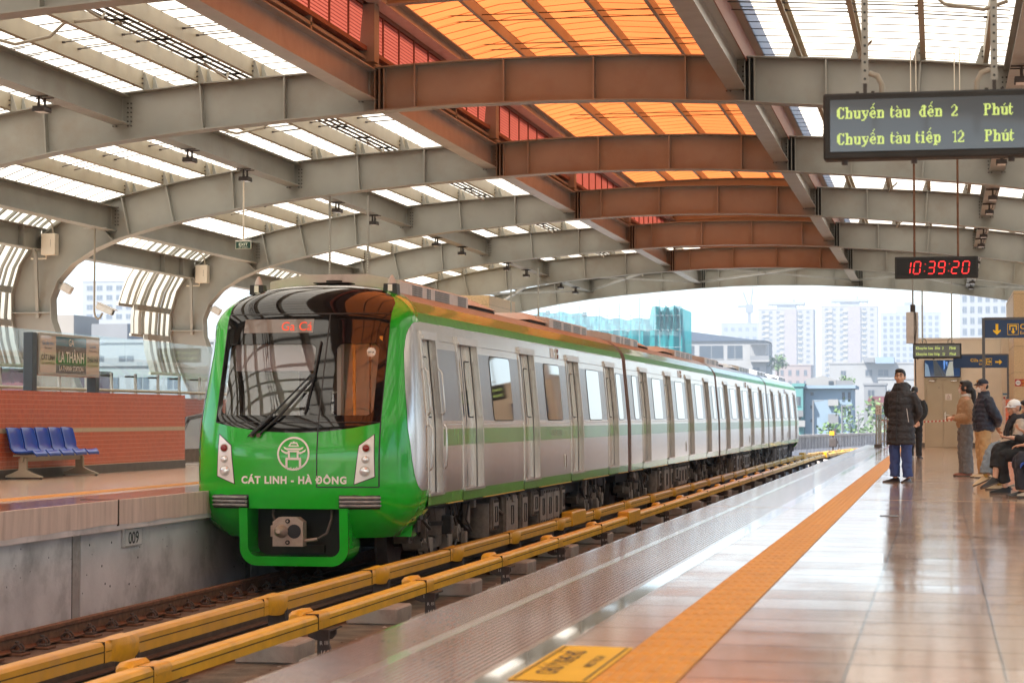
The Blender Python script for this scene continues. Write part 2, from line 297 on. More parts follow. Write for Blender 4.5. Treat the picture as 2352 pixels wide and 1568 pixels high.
def text_geo(body, size, bold=0.0, align='CENTER', shear=0.0, space=1.0, sx=1.0):
    c = bpy.data.curves.new('lettering', 'FONT'); c.body = body; c.size = size; c.align_x = align; c.align_y = 'BOTTOM_BASELINE'
    c.offset = bold * size; c.shear = shear; c.space_character = space; c.resolution_u = 3
    o = bpy.data.objects.new('lettering', c); COL.objects.link(o)
    dg = bpy.context.evaluated_depsgraph_get(); me = bpy.data.meshes.new_from_object(o.evaluated_get(dg))
    vs = [(v.co.x * sx, v.co.y, 0) for v in me.vertices]; fs = [list(p.vertices) for p in me.polygons]
    bpy.data.objects.remove(o); bpy.data.curves.remove(c); bpy.data.meshes.remove(me)
    return vs, fs
def thing(name, label, cat, loc=(0, 0, 0), rz=0.0, group=None):
    o = bpy.data.objects.new(name, None); COL.objects.link(o); o.location = loc; o.rotation_euler = (0, 0, rz); o.empty_display_size = 0.2
    o['label'] = label; o['category'] = cat
    if group: o['group'] = group
    return o
def tag(o, label, cat, group=None, kind=None):
    o['label'] = label; o['category'] = cat
    if group: o['group'] = group
    if kind: o['kind'] = kind
    return o
KIDS = {}
def dup(root, loc, rz=None, label=None, group=None):
    def kids(o): return [c for c in COL.objects if c.parent == o]
    r = root.copy(); COL.objects.link(r); r.location = loc
    if rz is not None: r.rotation_euler = (0, 0, rz)
    if label: r['label'] = label
    if group: r['group'] = group
    for ch in kids(root):
        c = ch.copy(); COL.objects.link(c); c.parent = r
        for g in kids(ch):
            d = g.copy(); COL.objects.link(d); d.parent = c
    return r
def lerp(a, b, t): return a + (b - a) * t
def interp(tab, x):
    if x <= tab[0][0]: return tab[0][1]
    for (a, b), (c, d) in zip(tab, tab[1:]):
        if x <= c: return b + (d - b) * (x - a) / (c - a) if c > a else d
    return tab[-1][1]
def rrect(x0, x1, z0, z1, r, n=5):
    out = []
    for cx, cz, a0 in ((x1 - r, z1 - r, 0), (x0 + r, z1 - r, 90), (x0 + r, z0 + r, 180), (x1 - r, z0 + r, 270)):
        for k in range(n + 1):
            a = R(a0 + 90 * k / n); out.append((cx + r * math.cos(a), cz + r * math.sin(a)))
    return out
ORD = ['first', 'second', 'third', 'fourth', 'fifth', 'sixth', 'seventh', 'eighth', 'ninth', 'tenth', 'eleventh', 'twelfth', 'thirteenth', 'fourteenth', 'fifteenth', 'sixteenth', 'seventeenth', 'eighteenth', 'nineteenth', 'twentieth']
XC = -6.1           # centre line of the hall
TR = -8.1           # centre of the far track, where the train stands
def bend(y): return max(0.0, y - 95.0) ** 2 / 500.0
# ================================================================ SETTING: platforms, track bed, viaduct, ground
Y0, Y1 = -14.0, 75.0
SL = 0.010
def zr(x): return -SL * (x + 2.45)          # the near platform falls gently away from its edge
def strip(mb, prof, ys, mat, matf=None):
    for (xa, za), (xb, zb) in zip(prof, prof[1:]):
        for ya, yb in zip(ys, ys[1:]):
            mb.add([(xa, ya, za), (xb, ya, zb), (xb, yb, zb), (xa, yb, za)], [(0, 1, 2, 3)], matf(xa, xb) if matf else mat)
def platform_right():
    mb = MB(); prof = [(-2.45, 0.0)]; x = -2.42
    def groove(a, b, p):
        x = a
        while x < b:
            for dx, dz in ((0, 0), (0.002, -0.006), (0.010, -0.006), (0.012, 0)): prof.append((x + dx, zr(x) + dz))
            x += p
    groove(-2.42, -2.17, 0.027); prof.append((-2.15, zr(-2.15))); groove(-2.09, -1.69, 0.027); prof.append((-1.665, zr(-1.66))); prof.append((-1.56, zr(-1.56)))
    strip(mb, prof, [Y0, Y1], 'floor_granite', lambda a, b: 'edge_dark' if a > -1.67 else 'edge_pale' if -2.155 < a < -2.11 else 'floor_granite')
    strip(mb, [(-1.56, zr(-1.56)), (9.0, zr(9.0))], [Y0, Y1], 'floor_tile')
    # front of the platform, end face, underside
    mb.box(-2.449, 9.0, Y0, Y1, -0.30, -0.075 - SL * 12 + 0.1, 'concrete_lip'); mb.add([(-2.45, Y0, 0), (-2.45, Y1, 0), (-2.45, Y1, -0.3), (-2.45, Y0, -0.3)], [(0, 1, 2, 3)], 'concrete_lip')
    mb.box(-2.25, 9.0, Y0, Y1 - .05, -1.5, -0.3, 'concrete_wall')
    mb.add([(-2.45, Y1, 0), (9, Y1, zr(9)), (9, Y1, -.3), (-2.45, Y1, -.3)], [(0, 1, 2, 3)], 'concrete_lip')
    return mb.build('platform', None, 'structure')
P('edge_dark', (0.085, 0.075, 0.07), 0.07, coat=1.0, var=0.3, scale=3); P('edge_pale', (0.50, 0.46, 0.44), 0.12, coat=0.5, var=0.1)
platform_right()
def tactile(x0, x1, ya, yb, zf, name):
    mb = MB(); y = ya
    while y < yb:
        L = 0.296; z = zf((x0 + x1) / 2) + 0.003; mb.box(x0, x1, y, y + L, z - 0.003, z + 0.001, 'tactile')
        for i in range(6):
            c = x0 + (x1 - x0) * (i + .5) / 6; w = 0.017
            v = [(c - w, y + .012, z + .0005), (c + w, y + .012, z + .0005), (c + w, y + L - .012, z + .0005), (c - w, y + L - .012, z + .0005), (c - w * .6, y + .02, z + .006), (c + w * .6, y + .02, z + .006), (c + w * .6, y + L - .02, z + .006), (c - w * .6, y + L - .02, z + .006)]
            mb.add(v, [(4, 5, 6, 7), (0, 1, 5, 4), (1, 2, 6, 5), (2, 3, 7, 6), (3, 0, 4, 7)], 'tactile')
        y += 0.30
    return mb.build(name, None, 'structure')
tactile(-1.25, -0.945, 1.5, 71.0, zr, 'tactile_path')
tactile(-10.8, -10.5, 14.0, 72.0, lambda x: .0093 * (x + 9.3), 'tactile_path')
mb = MB()
for ya, w, m in ((25.6, .035, 'yellow_line'), (23.02, .02, 'groove'), (33.9, .03, 'yellow_line')):
    xa = -0.93 if ya > 24 else -1.55; z = lambda x: zr(x) + .0035
    for xs, xe in ((xa, -.46), (-.46, .2), (.2, 1.2), (1.2, 4)):
        mb.add([(xs, ya, z(xs)), (xe, ya, z(xe)), (xe, ya + w, z(xe)), (xs, ya + w, z(xs))], [(0, 1, 2, 3)], m)
mb.add([(-2.44, 23.02, .003), (-1.56, 23.02, .003 + zr(-1.56)), (-1.56, 23.05, .003 + zr(-1.56)), (-2.44, 23.05, .003)], [(0, 1, 2, 3)], 'yellow_line')
mb.build('platform_joint_line', None, 'structure')
# left platform
mb = MB(); zl = lambda x: .0093 * (x + 9.3)
strip(mb, [(-21.0, zl(-21)), (-10.2, zl(-10.2))], [Y0, Y1], 'floor_tile_far'); strip(mb, [(-10.2, zl(-10.2)), (-9.3, 0)], [Y0, Y1], 'floor_granite'); mb.box(-21, -9.3, Y0, Y1, -.35, -.13, 'concrete_wall')
mb.add([(-9.3, Y0, 0), (-9.3, Y1, 0), (-9.29, Y1, -.004), (-9.29, Y0, -.004)], [(0, 1, 2, 3)], 'concrete_lip'); mb.add([(-21, Y1, zl(-21)), (-9.3, Y1, 0), (-9.3, Y1, -.3), (-21, Y1, -.3)], [(0, 1, 2, 3)], 'concrete_lip')
ys = [Y0 + .5 * i for i in range(int((Y1 - Y0) / .5) + 1)]
jit = [(-0.285 + random.uniform(-.012, .012), -9.29 + random.uniform(-.008, .004)) for _ in ys]
for i in range(len(ys) - 1):
    a, b = jit[i], jit[i + 1]
    mb.add([(-9.29, ys[i], -.004), (-9.29, ys[i + 1], -.004), (b[1], ys[i + 1], b[0]), (a[1], ys[i], a[0]), (-9.46, ys[i], a[0]), (-9.46, ys[i + 1], b[0])], [(0, 1, 2, 3), (3, 2, 5, 4)], 'concrete_lip')
mb.box(-9.75, -9.285, 23.52, 23.555, -.3, 0.002, 'groove')
mb.build('platform', None, 'structure')
mb = MB(); yy = [Y0, 10.7, 16.7, 22.69, 28.8, 34.9, 41.0, 47.1, 53.2, 59.3, 65.4, Y1]
for a, b in zip(yy, yy[1:]):
    mb.box(-9.75, -9.45, a + .13, b - .13, -1.5, -.281, 'concrete_wall'); mb.box(-9.75, -9.47, b - .13, b - .07, -1.5, -.281, 'black_matte'); mb.box(-9.75, -9.462, b - .07, b + .13, -1.5, -.281, 'concrete')
for i in range(60):
    y = random.uniform(15, 30); z = random.uniform(-1.1, -.4); mb.cyl((-9.46, y, z), (-9.447, y, z), random.choice((.006, .008, .014)), 'black_matte', 7)
mb.build('platform_wall', None, 'structure')
def ribbon(mb, prof, ys, mat, bx=True, smooth=False, close=True, cap=True):
    rows = [[(x + (bend(y) if bx else 0), y, z) for x, z in prof] for y in ys]
    mb.grid(rows, mat, smooth, close)
    if cap:
        n = len(prof); b = len(mb.v) - n * len(ys); k = mb.mi(mat)
        mb.f += [[b + i for i in range(n)], [b + (len(ys) - 1) * n + i for i in range(n)][::-1]]; mb.m += [k, k]; mb.sm += [False, False]
YS = [Y0] + [80 + 4 * i for i in range(41)]
def rect(x0, x1, z0, z1): return [(x0, z0), (x1, z0), (x1, z1), (x0, z1)]
mb = MB(); ribbon(mb, rect(-9.75, -2.25, -1.9, -1.5), YS, 'track_bed')
for c in (TR, -3.95):
    for s in (-1, 1):
        y = Y0
        while y < 110:
            b = bend(y + 2); mb.box(c + s * .755 - .3 + b, c + s * .755 + .3 + b, y + .08, y + 4.6, -1.499, -1.345, 'plinth'); y += 4.7
mb.build('track_bed', None, 'structure')
mb = MB(); rn = random.Random(3)
for i in range(1500):
    x, y = rn.choice(((-5.2, -2.5), (-5.2, -2.5), (-6.4, -5.7), (-9.3, -9.1))), rn.uniform(11, 60); x = rn.uniform(*x); s = rn.uniform(.008, .04); an = rn.uniform(0, 6.3); c, d = math.cos(an) * s, math.sin(an) * s; h = s * rn.uniform(.15, .7)
    mb.add([(x - c, y - d, -1.5), (x + d * .6, y - c * .6, -1.5), (x + c, y + d, -1.5), (x - d * .6, y + c * .6, -1.5), (x + c * .1, y, -1.5 + h)], [(0, 1, 4), (1, 2, 4), (2, 3, 4), (3, 0, 4)], rn.choice(('track_bed', 'concrete', 'rust', 'plinth')))
tag(mb.build('track_debris'), 'small stones and litter scattered on the bed between the tracks', 'debris', None, 'stuff')
# viaduct deck and parapets beyond the hall
mb = MB(); YV = [y for y in YS if y >= 80]; YV[0] = 75.0
ribbon(mb, rect(-11.2, 1.5, -2.6, -1.51), YV, 'concrete')
mb.build('viaduct_deck', None, 'structure')
for nm, xo, lab in (('far', -10.9, 'grey slatted concrete parapet curving along the viaduct past the train'), ('near', 1.1, 'concrete viaduct parapet beyond the end of the near platform')):
    mb = MB(); ribbon(mb, rect(xo - .1, xo + .1, -1.6, -0.25), YV, 'concrete_wall'); ribbon(mb, rect(xo - .16, xo + .16, -.25, -.12), YV, 'concrete')
    y = 76.0
    while y < 230:
        b = bend(y); mb.box(xo + .1 + b, xo + .15 + b, y, y + .16, -1.0, -.26, 'dark_base'); y += .42
    tag(mb.build('viaduct_parapet'), lab, 'parapet')
mb = MB(); mb.box(-3000, 3000, -300, 5200, -13.0, -12.0, 'city_ground') if False else None
P('city_ground', (0.16, 0.16, 0.15), 0.9, var=0.4, scale=.02)
mb = MB(); n = 12
mb.add([(-2500, -200, -12), (2500, -200, -12), (2500, 4800, -12), (-2500, 4800, -12)], [(0, 1, 2, 3)], 'city_ground'); mb.build('ground', None, 'structure')

# ================================================================ CANOPY
can = thing('station_canopy', 'grey steel canopy on curved arches with white and orange translucent roof sheets', 'station canopy', (XC, 34, 0))
def cb(mb, name, **k):
    o = mb.build(name, None, **k); o.parent = can; o.matrix_parent_inverse = Matrix.Translation((-XC, -34, 0)); return o
ARY = [33.9 + 9.8 * k for k in range(-4, 6)]
INN = [(0, 6.02), (1.5, 6.0), (3.1, 5.92), (4.6, 5.81), (6.0, 5.69), (7.2, 5.56), (8.4, 5.39), (9.4, 5.21), (10.3, 5.02), (11.1, 4.80), (11.7, 4.56), (12.2, 4.25), (12.52, 3.9), (12.68, 3.5), (12.66, 3.05), (12.48, 2.55), (12.2, 1.9), (11.9, 1.2), (11.6, .3)]
OUT = [(0, 6.70), (1.5, 6.68), (3.1, 6.60), (4.6, 6.52), (6.0, 6.43), (7.3, 6.31), (8.6, 6.15), (9.7, 5.97), (10.7, 5.76), (11.7, 5.50), (12.5, 5.12), (13.05, 4.72), (13.38, 4.22), (13.55, 3.62), (13.54, 3.05), (13.40, 2.45), (13.12, 1.8), (12.85, 1.2), (12.55, .3)]
def arch(y):
    mb = MB(); w = .17
    for s in (-1, 1):
        I = [(XC + s * x, z) for x, z in INN]; O = [(XC + s * x, z) for x, z in OUT]
        for i in range(len(I) - 1):
            for t in (-.009, .009):
                mb.add([(I[i][0], y + t, I[i][1]), (I[i + 1][0], y + t, I[i + 1][1]), (O[i + 1][0], y + t, O[i + 1][1]), (O[i][0], y + t, O[i][1])], [(0, 1, 2, 3)], 'steel_paint', False)
        for C, sg in ((I, -1), (O, 1)):
            rows = []
            for i, (x, z) in enumerate(C):
                a = C[max(0, i - 1)]; b = C[min(len(C) - 1, i + 1)]; d = Vector((b[0] - a[0], b[1] - a[1])).normalized(); nn = Vector((-d.y, d.x)) * (s * sg * .022)
                if i == 0: nn = Vector((0, sg * .022))
                rows.append([(x, y - w, z), (x, y + w, z), (x + nn.x, y + w, z + nn.y), (x + nn.x, y - w, z + nn.y)])
            mb.grid(rows, 'steel_paint', True, True)
    o = cb(mb, 'roof_arch', sharp=30)
    # web stiffeners, each crossing the web, slanted plates in the legs, and the bolts at the beam joints
    see = y > 30
    sb = MB(); st_ = []
    def stiff(p, r_):
        m_ = MB() if see else sb; p, r_ = Vector(p), Vector(r_); d = (r_ - p).normalized(); nn = Vector((-d.y, d.x)) * .013
        for ya, yb in ((y + .010, y + .155), (y - .155, y - .010)):
            v = [(p.x - nn.x, ya, p.y - nn.y), (p.x + nn.x, ya, p.y + nn.y), (r_.x + nn.x, ya, r_.y + nn.y), (r_.x - nn.x, ya, r_.y - nn.y)]; v += [(e[0], yb, e[2]) for e in v]
            m_.add(v, [(0, 1, 2, 3), (7, 6, 5, 4), (0, 4, 5, 1), (1, 5, 6, 2), (2, 6, 7, 3), (3, 7, 4, 0)], 'steel_paint')
        m_.box(p.x - .004, p.x + .004, y - .0101, y + .0101, min(p.y, r_.y) + .2 * abs(r_.y - p.y), min(p.y, r_.y) + .21 * abs(r_.y - p.y), 'steel_paint')
        if see: q = m_.build('web_stiffener'); q.parent = o
    for s in (-1, 1):
        for dx in (0.73, 2.2, 4.4, 5.8, 8.55, 9.9, 10.9):
            if s > 0 and dx > 9 and see: continue
            stiff((XC + s * dx, interp(INN, dx) + .001), (XC + s * (dx + (.18 if dx > 9 else .05 if dx > 5 else 0)), interp(OUT, dx) - .001))
        if not (s > 0 and see):
            for (a, b) in (((11.25, 4.72), (11.9, 5.42)), ((12.66, 3.2), (13.55, 3.2))): stiff((XC + s * a[0], a[1]), (XC + s * b[0], b[1]))
        for dx, o_ in ((3.0, .21), (7.25, .2), (11.35, .2)):
            xj = XC + s * dx + o_; zi, zo = interp(INN, abs(xj - XC)), interp(OUT, abs(xj - XC))
            if dx < 4:
                for u in (-.075, .0, .075): sb.box(xj + u - .008, xj + u + .008, y - .15, y - .012, zi + .005, zo - .005, 'steel_paint')
                sb.box(xj - .07, xj + .07, y - .04, y - .0105, zi + .004, zo - .004, 'black_matte')  # black filler painting the shade in the gap between the joint plates
        for dx in (3.0, 7.25, 11.35):
            for q in (-1, 1):
                for ddx in (-.16, -.10, .10, .16):
                    for kk in range(6): sb.cyl((XC + s * dx + ddx, y + q * .008, interp(OUT, dx) - .14 - kk * .075), (XC + s * dx + ddx, y + q * .032, interp(OUT, dx) - .14 - kk * .075), .014, 'bracket', 6)
    q = sb.build('joint_bolts_and_shade', None, 'stuff'); q.parent = o
    return o
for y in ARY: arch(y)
def ibeam(mb, p0, p1, h, w, mat, tw=.012, tf=.02, up=(0, 0, 1)):
    # I section from p0 to p1 (centre of the top flange's upper face)
    p0, p1 = Vector(p0), Vector(p1); d = (p1 - p0).normalized(); u = Vector(up); sd_ = d.cross(u).normalized(); u = sd_.cross(d)
    def bar(a0, a1, b0, b1):
        v = [p + sd_ * a + u * b for p in (p0, p1) for a, b in ((a0, b0), (a1, b0), (a1, b1), (a0, b1))]
        mb.add([x[:] for x in v], [(0, 3, 2, 1), (4, 5, 6, 7), (0, 1, 5, 4), (1, 2, 6, 5), (2, 3, 7, 6), (3, 0, 4, 7)], mat)
    bar(-w / 2, w / 2, -tf, 0); bar(-w / 2, w / 2, -h, -h + tf); bar(-tw / 2, tw / 2, -h + tf, -tf)
for s in (-1, 1):
    for dx, zt, h, w in ((3.0, 6.60, .50, .30), (7.25, 6.30, .48, .30), (11.35, 5.46, .52, .28), (12.95, 5.02, .48, .26)):
        mb = MB()
        for a, b in zip(ARY, ARY[1:]):
            ibeam(mb, (XC + s * dx, a + .03, zt), (XC + s * dx, b - .03, zt), h, w, 'steel_paint_silver' if dx in (3.0,) else 'steel_paint')
            if dx > 12:
                for t in (.12, .26, .74, .88):
                    for q in (-1, 1): mb.box(XC + s * dx + min(q * .007, q * .12), XC + s * dx + max(q * .007, q * .12), a + (b - a) * t - .008, a + (b - a) * t + .008, zt - h + .021, zt - .021, 'steel_paint')
        cb(mb, 'longitudinal_beam')
# purlins, sheets, tie rods
PZ = lambda dx: interp(OUT, dx)
PUR = [3.95, 4.9, 5.85, 6.8, 8.2, 9.15, 10.1, 10.95, 12.0]
for s in (-1, 1):
    for dx in PUR:
        mb = MB(); z = PZ(dx) + .045; x = XC + s * dx; d = .27; t = s * .075; sl = (PZ(dx + .2) - PZ(dx - .2)) / .4 * s
        prof = [(x, z), (x + t, z + sl * t), (x + t, z + .02 + sl * t), (x + s * .006, z + .02), (x + s * .006, z + d - .02), (x + t, z + d - .02 + sl * t), (x + t, z + d + sl * t), (x, z + d)]
        mb.grid([[(a, yy_, b) for a, b in prof] for yy_ in (Y0, 83.6)], 'purlin_paint', False, True)
        for y in ARY:
            for dy in (-.22, .22): mb.prism([(x - s * .004, PZ(dx) + .005), (x - s * .12, PZ(dx) + .005), (x - s * .03, z + d * .9), (x - s * .004, z + d * .9)], 'Y', y + dy - .006, y + dy + .006, 'steel_paint')
            for dz in (.06, .14):
                for dy in (-.3, .3, ): mb.cyl((x - s * .002, y + dy, z + dz), (x - s * .028, y + dy, z + dz), .014, 'bracket', 6)
        cb(mb, 'purlin')
    for seg in ((3.3, 7.25), (7.25, 12.2)):
        mb = MB(); xs = [seg[0] + (seg[1] - seg[0]) * i / 6 for i in range(7)]
        mb.grid([[(XC + s * x, yy_, PZ(x) + .325) for x in xs] for yy_ in (Y0 + .02, 83.7)], 'sheet_white', True)
        cb(mb, 'roof_sheet')
    tz = lambda x: PZ(x) + .22
    for y in ARY[3:]:
        for fr in (-3.6, -3.0, -6.6, -6.0):
            for grp in ((3.2, 3.95, 4.9, 5.85, 6.8, 7.1), (7.4, 8.2, 9.15, 10.1, 10.95)):
                if s > 0 and grp[0] > 7: continue
                mb = MB(); mb.tube([(XC + s * a, y + fr, tz(a)) for a in grp], .010, 'hose', 5)
                for a in grp[1:-1]: mb.tube([(XC + s * (a - .05), y + fr, tz(a)), (XC + s * (a + .06), y + fr, tz(a))], .018, 'bracket', 6)
                cb(mb, 'tie_rod')
# outer curved facade of translucent panels, stepped round an opening in every bay
OC = [(12.2, 5.64), (12.75, 5.42), (13.25, 5.02), (13.65, 4.5), (13.9, 3.9), (13.98, 3.3), (13.92, 2.7), (13.75, 2.1), (13.5, 1.6)]
def oc(t):
    i = min(int(t), len(OC) - 2); f = t - i; return lerp(OC[i][0], OC[i + 1][0], f), lerp(OC[i][1], OC[i + 1][1], f)
for s in (-1, 1):
    mb = MB(); fr = MB()
    for a, b in zip(ARY, ARY[1:]):
        L = b - a
        steps = [(0.0, .115, 7.0), (.115, .20, 5.4), (.20, .30, 4.2), (.30, .70, 2.1), (.70, .80, 4.2), (.80, .885, 5.4), (.885, 1.0, 7.0)]
        for (u0, u1, te) in steps:
            ya, yb = a + L * u0, a + L * u1; ts = [te * i / 8 for i in range(9)]
            if abs(u1 - u0) < .2 or True: mb.grid([[(XC + s * oc(t)[0], yy_, oc(t)[1]) for t in ts] for yy_ in (ya + .02, yb - .02)], 'sheet_facade', True)
            x, z = oc(te)
            fr.box(XC + s * x - .03, XC + s * x + .03, ya, yb, z - .06, z + .01, 'steel_paint')
            for yy_ in ([ya + .01] if u0 in (.115, .20, .30, 0) else []) + ([yb - .01] if u1 in (.70, .80, .885) else []):
                fr.tube([(XC + s * (oc(t)[0] - .03), yy_, oc(t)[1]) for t in ts], (.035), 'steel_paint', 4)
        for tt in (2.1, 4.2, 5.4):
            if tt > 2.2:
                for u0, u1 in ((0.0, .115 if tt > 5 else .2), (.885 if tt > 5 else .8, 1.0)):
                    x, z = oc(tt); fr.box(XC + s * (x - .1) - .05, XC + s * (x - .1) + .05, a + L * u0, a + L * u1, z - .12, z + .02, 'steel_paint')
        # arched ribs every 0.6 m near the columns
        for u in (.03, .075, .15, .25, .75, .85, .925, .97):
            te = 7.0 if u < .115 or u > .885 else 5.4 if u < .2 or u > .8 else 4.2
            fr.tube([(XC + s * (oc(te * i / 8)[0] - .06), a + L * u, oc(te * i / 8)[1]) for i in range(9)], .04, 'steel_paint', 4)
        # diagonal struts from tie beam to column
        for yy_ in (a + .42, b - .42):
            fr.tube([(XC + s * 12.95, yy_, 4.56), (XC + s * 12.9, yy_ + (.0), 4.45), (XC + s * 13.0, a + .05 if yy_ < a + 1 else b - .05, 3.1)], .05, 'steel_paint', 4)
    cb(mb, 'facade_sheet'); cb(fr, 'facade_frame')
# raised orange roof light over the middle
for s in (-1, 1):
    mb = MB(); ibeam(mb, (XC + s * 2.85, Y0, 7.92), (XC + s * 2.85, 73.6, 7.92), .24, .26, 'steel_paint_silver'); cb(mb, 'edge_beam')
    for y in ARY[:-1]:
        mb = MB(); mb.box(XC + s * 3.0 - .13, XC + s * 3.0 + .13, y - .15, y + .15, 6.725, 7.67, 'steel_paint'); cb(mb, 'clerestory_post')
    mb = MB(); mb.prism([(XC + s * 3.08, 7.63), (XC + s * 3.10, 7.63), (XC + s * 3.02, 7.94), (XC + s * 2.95, 7.94)], 'Y', Y0, 73.55, 'louver_frame'); mb.box(XC + s * 3.16 - .01, XC + s * 3.16 + .01, Y0, 73.5, 6.55, 6.96, 'louver_frame'); mb.box(XC + min(s * 3.05, s * 3.32), XC + max(s * 3.05, s * 3.32), Y0, 73.5, 6.93, 6.955, 'steel_paint'); cb(mb, 'sun_seal_plate')  # added plates closing the gaps that let sun onto the arch webs
    mb = MB(); mb.grid([[(XC + s * 3.12, yy_, 6.98), (XC + s * 3.06, yy_, 7.66)] for yy_ in (Y0, 73.5)], 'louver_red'); cb(mb, 'louver_panel')
    mb = MB()
    for y in ARY[:-2]:
        for k in range(1, 9): mb.box(XC + s * 3.05 - .015, XC + s * 3.05 + .015, y + k * 1.09 - .012, y + k * 1.09 + .012, 6.95, 7.66, 'louver_frame')
    mb.box(XC + s * 3.04 - .05, XC + s * 3.04 + .05, Y0, 73.5, 6.90, 6.975, 'louver_frame'); mb.box(XC + s * 3.05 - .04, XC + s * 3.05 + .04, Y0, 73.5, 6.76, 6.81, 'steel_paint')
    for y in ARY[:-2]:
        for k in (3, 6): mb.box(XC + s * 3.05 - .04, XC + s * 3.05 + .04, y + k * 1.09 - .04, y + k * 1.09 + .04, 6.61, 6.90, 'steel_paint')
    cb(mb, 'louver_frame')
    mb = MB(); mb.grid([[(XC + s * 3.0, yy_, 7.925), (XC + s * 1.5, yy_, 8.26), (XC, yy_, 8.36)] for yy_ in (Y0, 73.6)], 'sheet_orange', True); cb(mb, 'orange_roof_sheet')
for dx in (-1.80, -0.78, .24, 1.26, 2.28):
    mb = MB(); z = 7.90 + .1 * (1 - abs(dx) / 3); x = XC + dx; t = .07
    prof = [(x, z), (x + t, z), (x + t, z + .02), (x + .006, z + .02), (x + .006, z + .27), (x, z + .27)]
    mb.grid([[(a, yy_, b) for a, b in prof] for yy_ in (Y0, 73.6)], 'steel_paint', False, True); cb(mb, 'orange_purlin')
for y in ARY[:-1]:
    mb = MB()
    for xa, xb, za, zb in ((-2.7, -1.4, 7.90, 7.95), (-1.4, 0, 7.95, 7.98), (0, 1.4, 7.98, 7.95), (1.4, 2.7, 7.95, 7.90)): ibeam(mb, (XC + xa, y, za), (XC + xb, y, zb), .24, .2, 'steel_paint')
    cb(mb, 'cross_beam')
for y in ARY[3:-1]:
    for fr in (-3.6, -3.0, -6.6, -6.0): mb = MB(); mb.cyl((XC - 2.8, y + fr, 8.06), (XC + 2.8, y + fr, 8.06), .010, 'hose', 5); cb(mb, 'roof_light_tie_rod')
# the last bay has plain white sheets over purlins instead of the roof light, and a solid end panel closes the roof light
mb = MB(); mb.prism([(XC - 3.1, 6.75), (XC + 3.1, 6.75), (XC + 3.05, 7.92), (XC, 8.34), (XC - 3.05, 7.92)], 'Y', 73.52, 73.56, 'purlin_paint'); cb(mb, 'end_panel')
mb = MB(); mb.grid([[(XC + x, yy_, PZ(abs(x)) + .325) for x in (-3.35, -2, -1, 0, 1, 2, 3.35)] for yy_ in (73.5, 83.7)], 'sheet_white', True); cb(mb, 'roof_sheet')
for dx in (-2.8, -1.87, -.93, 0, .93, 1.87, 2.8):
    mb = MB(); mb.box(XC + dx - .035, XC + dx + .035, 73.6, 83.6, PZ(abs(dx)) + .03, PZ(abs(dx)) + .30, 'purlin_paint'); cb(mb, 'purlin')
# wind bracing in the last bay, cable conduits along a purlin
mb = MB(); a, b = ARY[-2], ARY[-1]
for xa, xb in ((-11.2, -7.25), (-7.25, -3.0), (-3, 3), (3, 7.25), (7.25, 11.2)):
    za, zb = PZ(abs(xa)) - .45, PZ(abs(xb)) - .45
    for p, q in (((xa, a), (xb, b)), ((xa, b), (xb, a))): mb.tube([(XC + p[0], p[1], za), (XC + q[0], q[1], zb)], .05, 'steel_paint_silver', 4, smooth=False)
cb(mb, 'wind_bracing')
mb = MB()
for i, dx in enumerate((5.05, 5.16, 5.27)):
    for s in (-1,):
        mb.tube([(XC + s * dx, Y0, PZ(dx) + .05 - .01 * i), (XC + s * dx, 83, PZ(dx) + .05 - .01 * i)], .022, 'hose', 6)
        for y in [Y0 + 1.63 * k for k in range(58)]: mb.cbox((XC + s * 5.16, y, PZ(5.2) + .03), (.34, .03, .03), 'steel_paint', .004)
for y in ARY[1:-1]:
    for s in (-1, 1):
        pts = [(XC + s * 7.0, y - 5.6, 6.30), (XC + s * 6.7, y - 5.5, 6.22), (XC + s * 6.2, y - 5.45, 6.32), (XC + s * 6.0, y - 5.4, 6.52), (XC + s * 5.4, y - 5.4, 6.56), (XC + s * 5.15, y - 5.4, 6.48)]
        mb.tube(pts, .024, 'cable_grey', 6)
        for k in (3.2, 8.4):
            pts = [(XC + s * 5.16, y + k - .5, PZ(5.2)), (XC + s * 5.0, y + k - .3, PZ(5.2) - .12), (XC + s * 4.96, y + k, PZ(5.2) - .16), (XC + s * 5.0, y + k + .2, PZ(5.2) - .05)]; mb.tube(pts, .02, 'cable_grey', 6)
cb(mb, 'cable_conduit')

# ================================================================ TRAIN
P('dest_panel', (0.20, 0.17, 0.15), 0.25, coat=0.8)
P('train_green_edge', (0.05, 0.33, 0.03), .42, spec=.3, var=.2, scale=2, stretch=(1, 6, 1))
P('side_panel_white', (0.72, 0.72, 0.70), 0.4); P('letter_pale', (0.45, 0.50, 0.36), 0.5); P('gangway', (0.20, 0.10, 0.07), 0.7, var=0.2)
P('cab_white', (0.82, 0.79, 0.73), 0.6, var=.04); P('cab_mauve', (0.36, 0.31, 0.33), 0.7); P('cab_orange', (0.75, 0.27, 0.01), 0.5); P('buffer_rubber', (0.30, 0.30, 0.30), 0.55, metal=.2, var=0.4, scale=9, stretch=(1, 1, 4), dirt=(0.5, 0.42, 0.36), dscale=14, damt=.8)
P('coupler_steel', (0.42, 0.33, 0.27), 0.5, metal=0.4, var=0.2, scale=9, dirt=(0.08, 0.06, 0.05), dscale=9)
P('letter_white', (0.86, 0.82, 0.76), 0.4)
SECT = [(-.24, 1.44), (-.215, 1.495), (-.07, 1.50), (.56, 1.492), (.79, 1.488), (.90, 1.482), (1.40, 1.435), (1.88, 1.39), (2.01, 1.378), (2.21, 1.36)]
ROOF = [(2.21, 1.36), (2.30, 1.33), (2.40, 1.27), (2.50, 1.17), (2.58, 1.05), (2.645, .90), (2.70, .70), (2.74, .45), (2.76, .2), (2.765, 0)]
HW = SECT + ROOF[1:]
hw = lambda z: interp(HW, z)
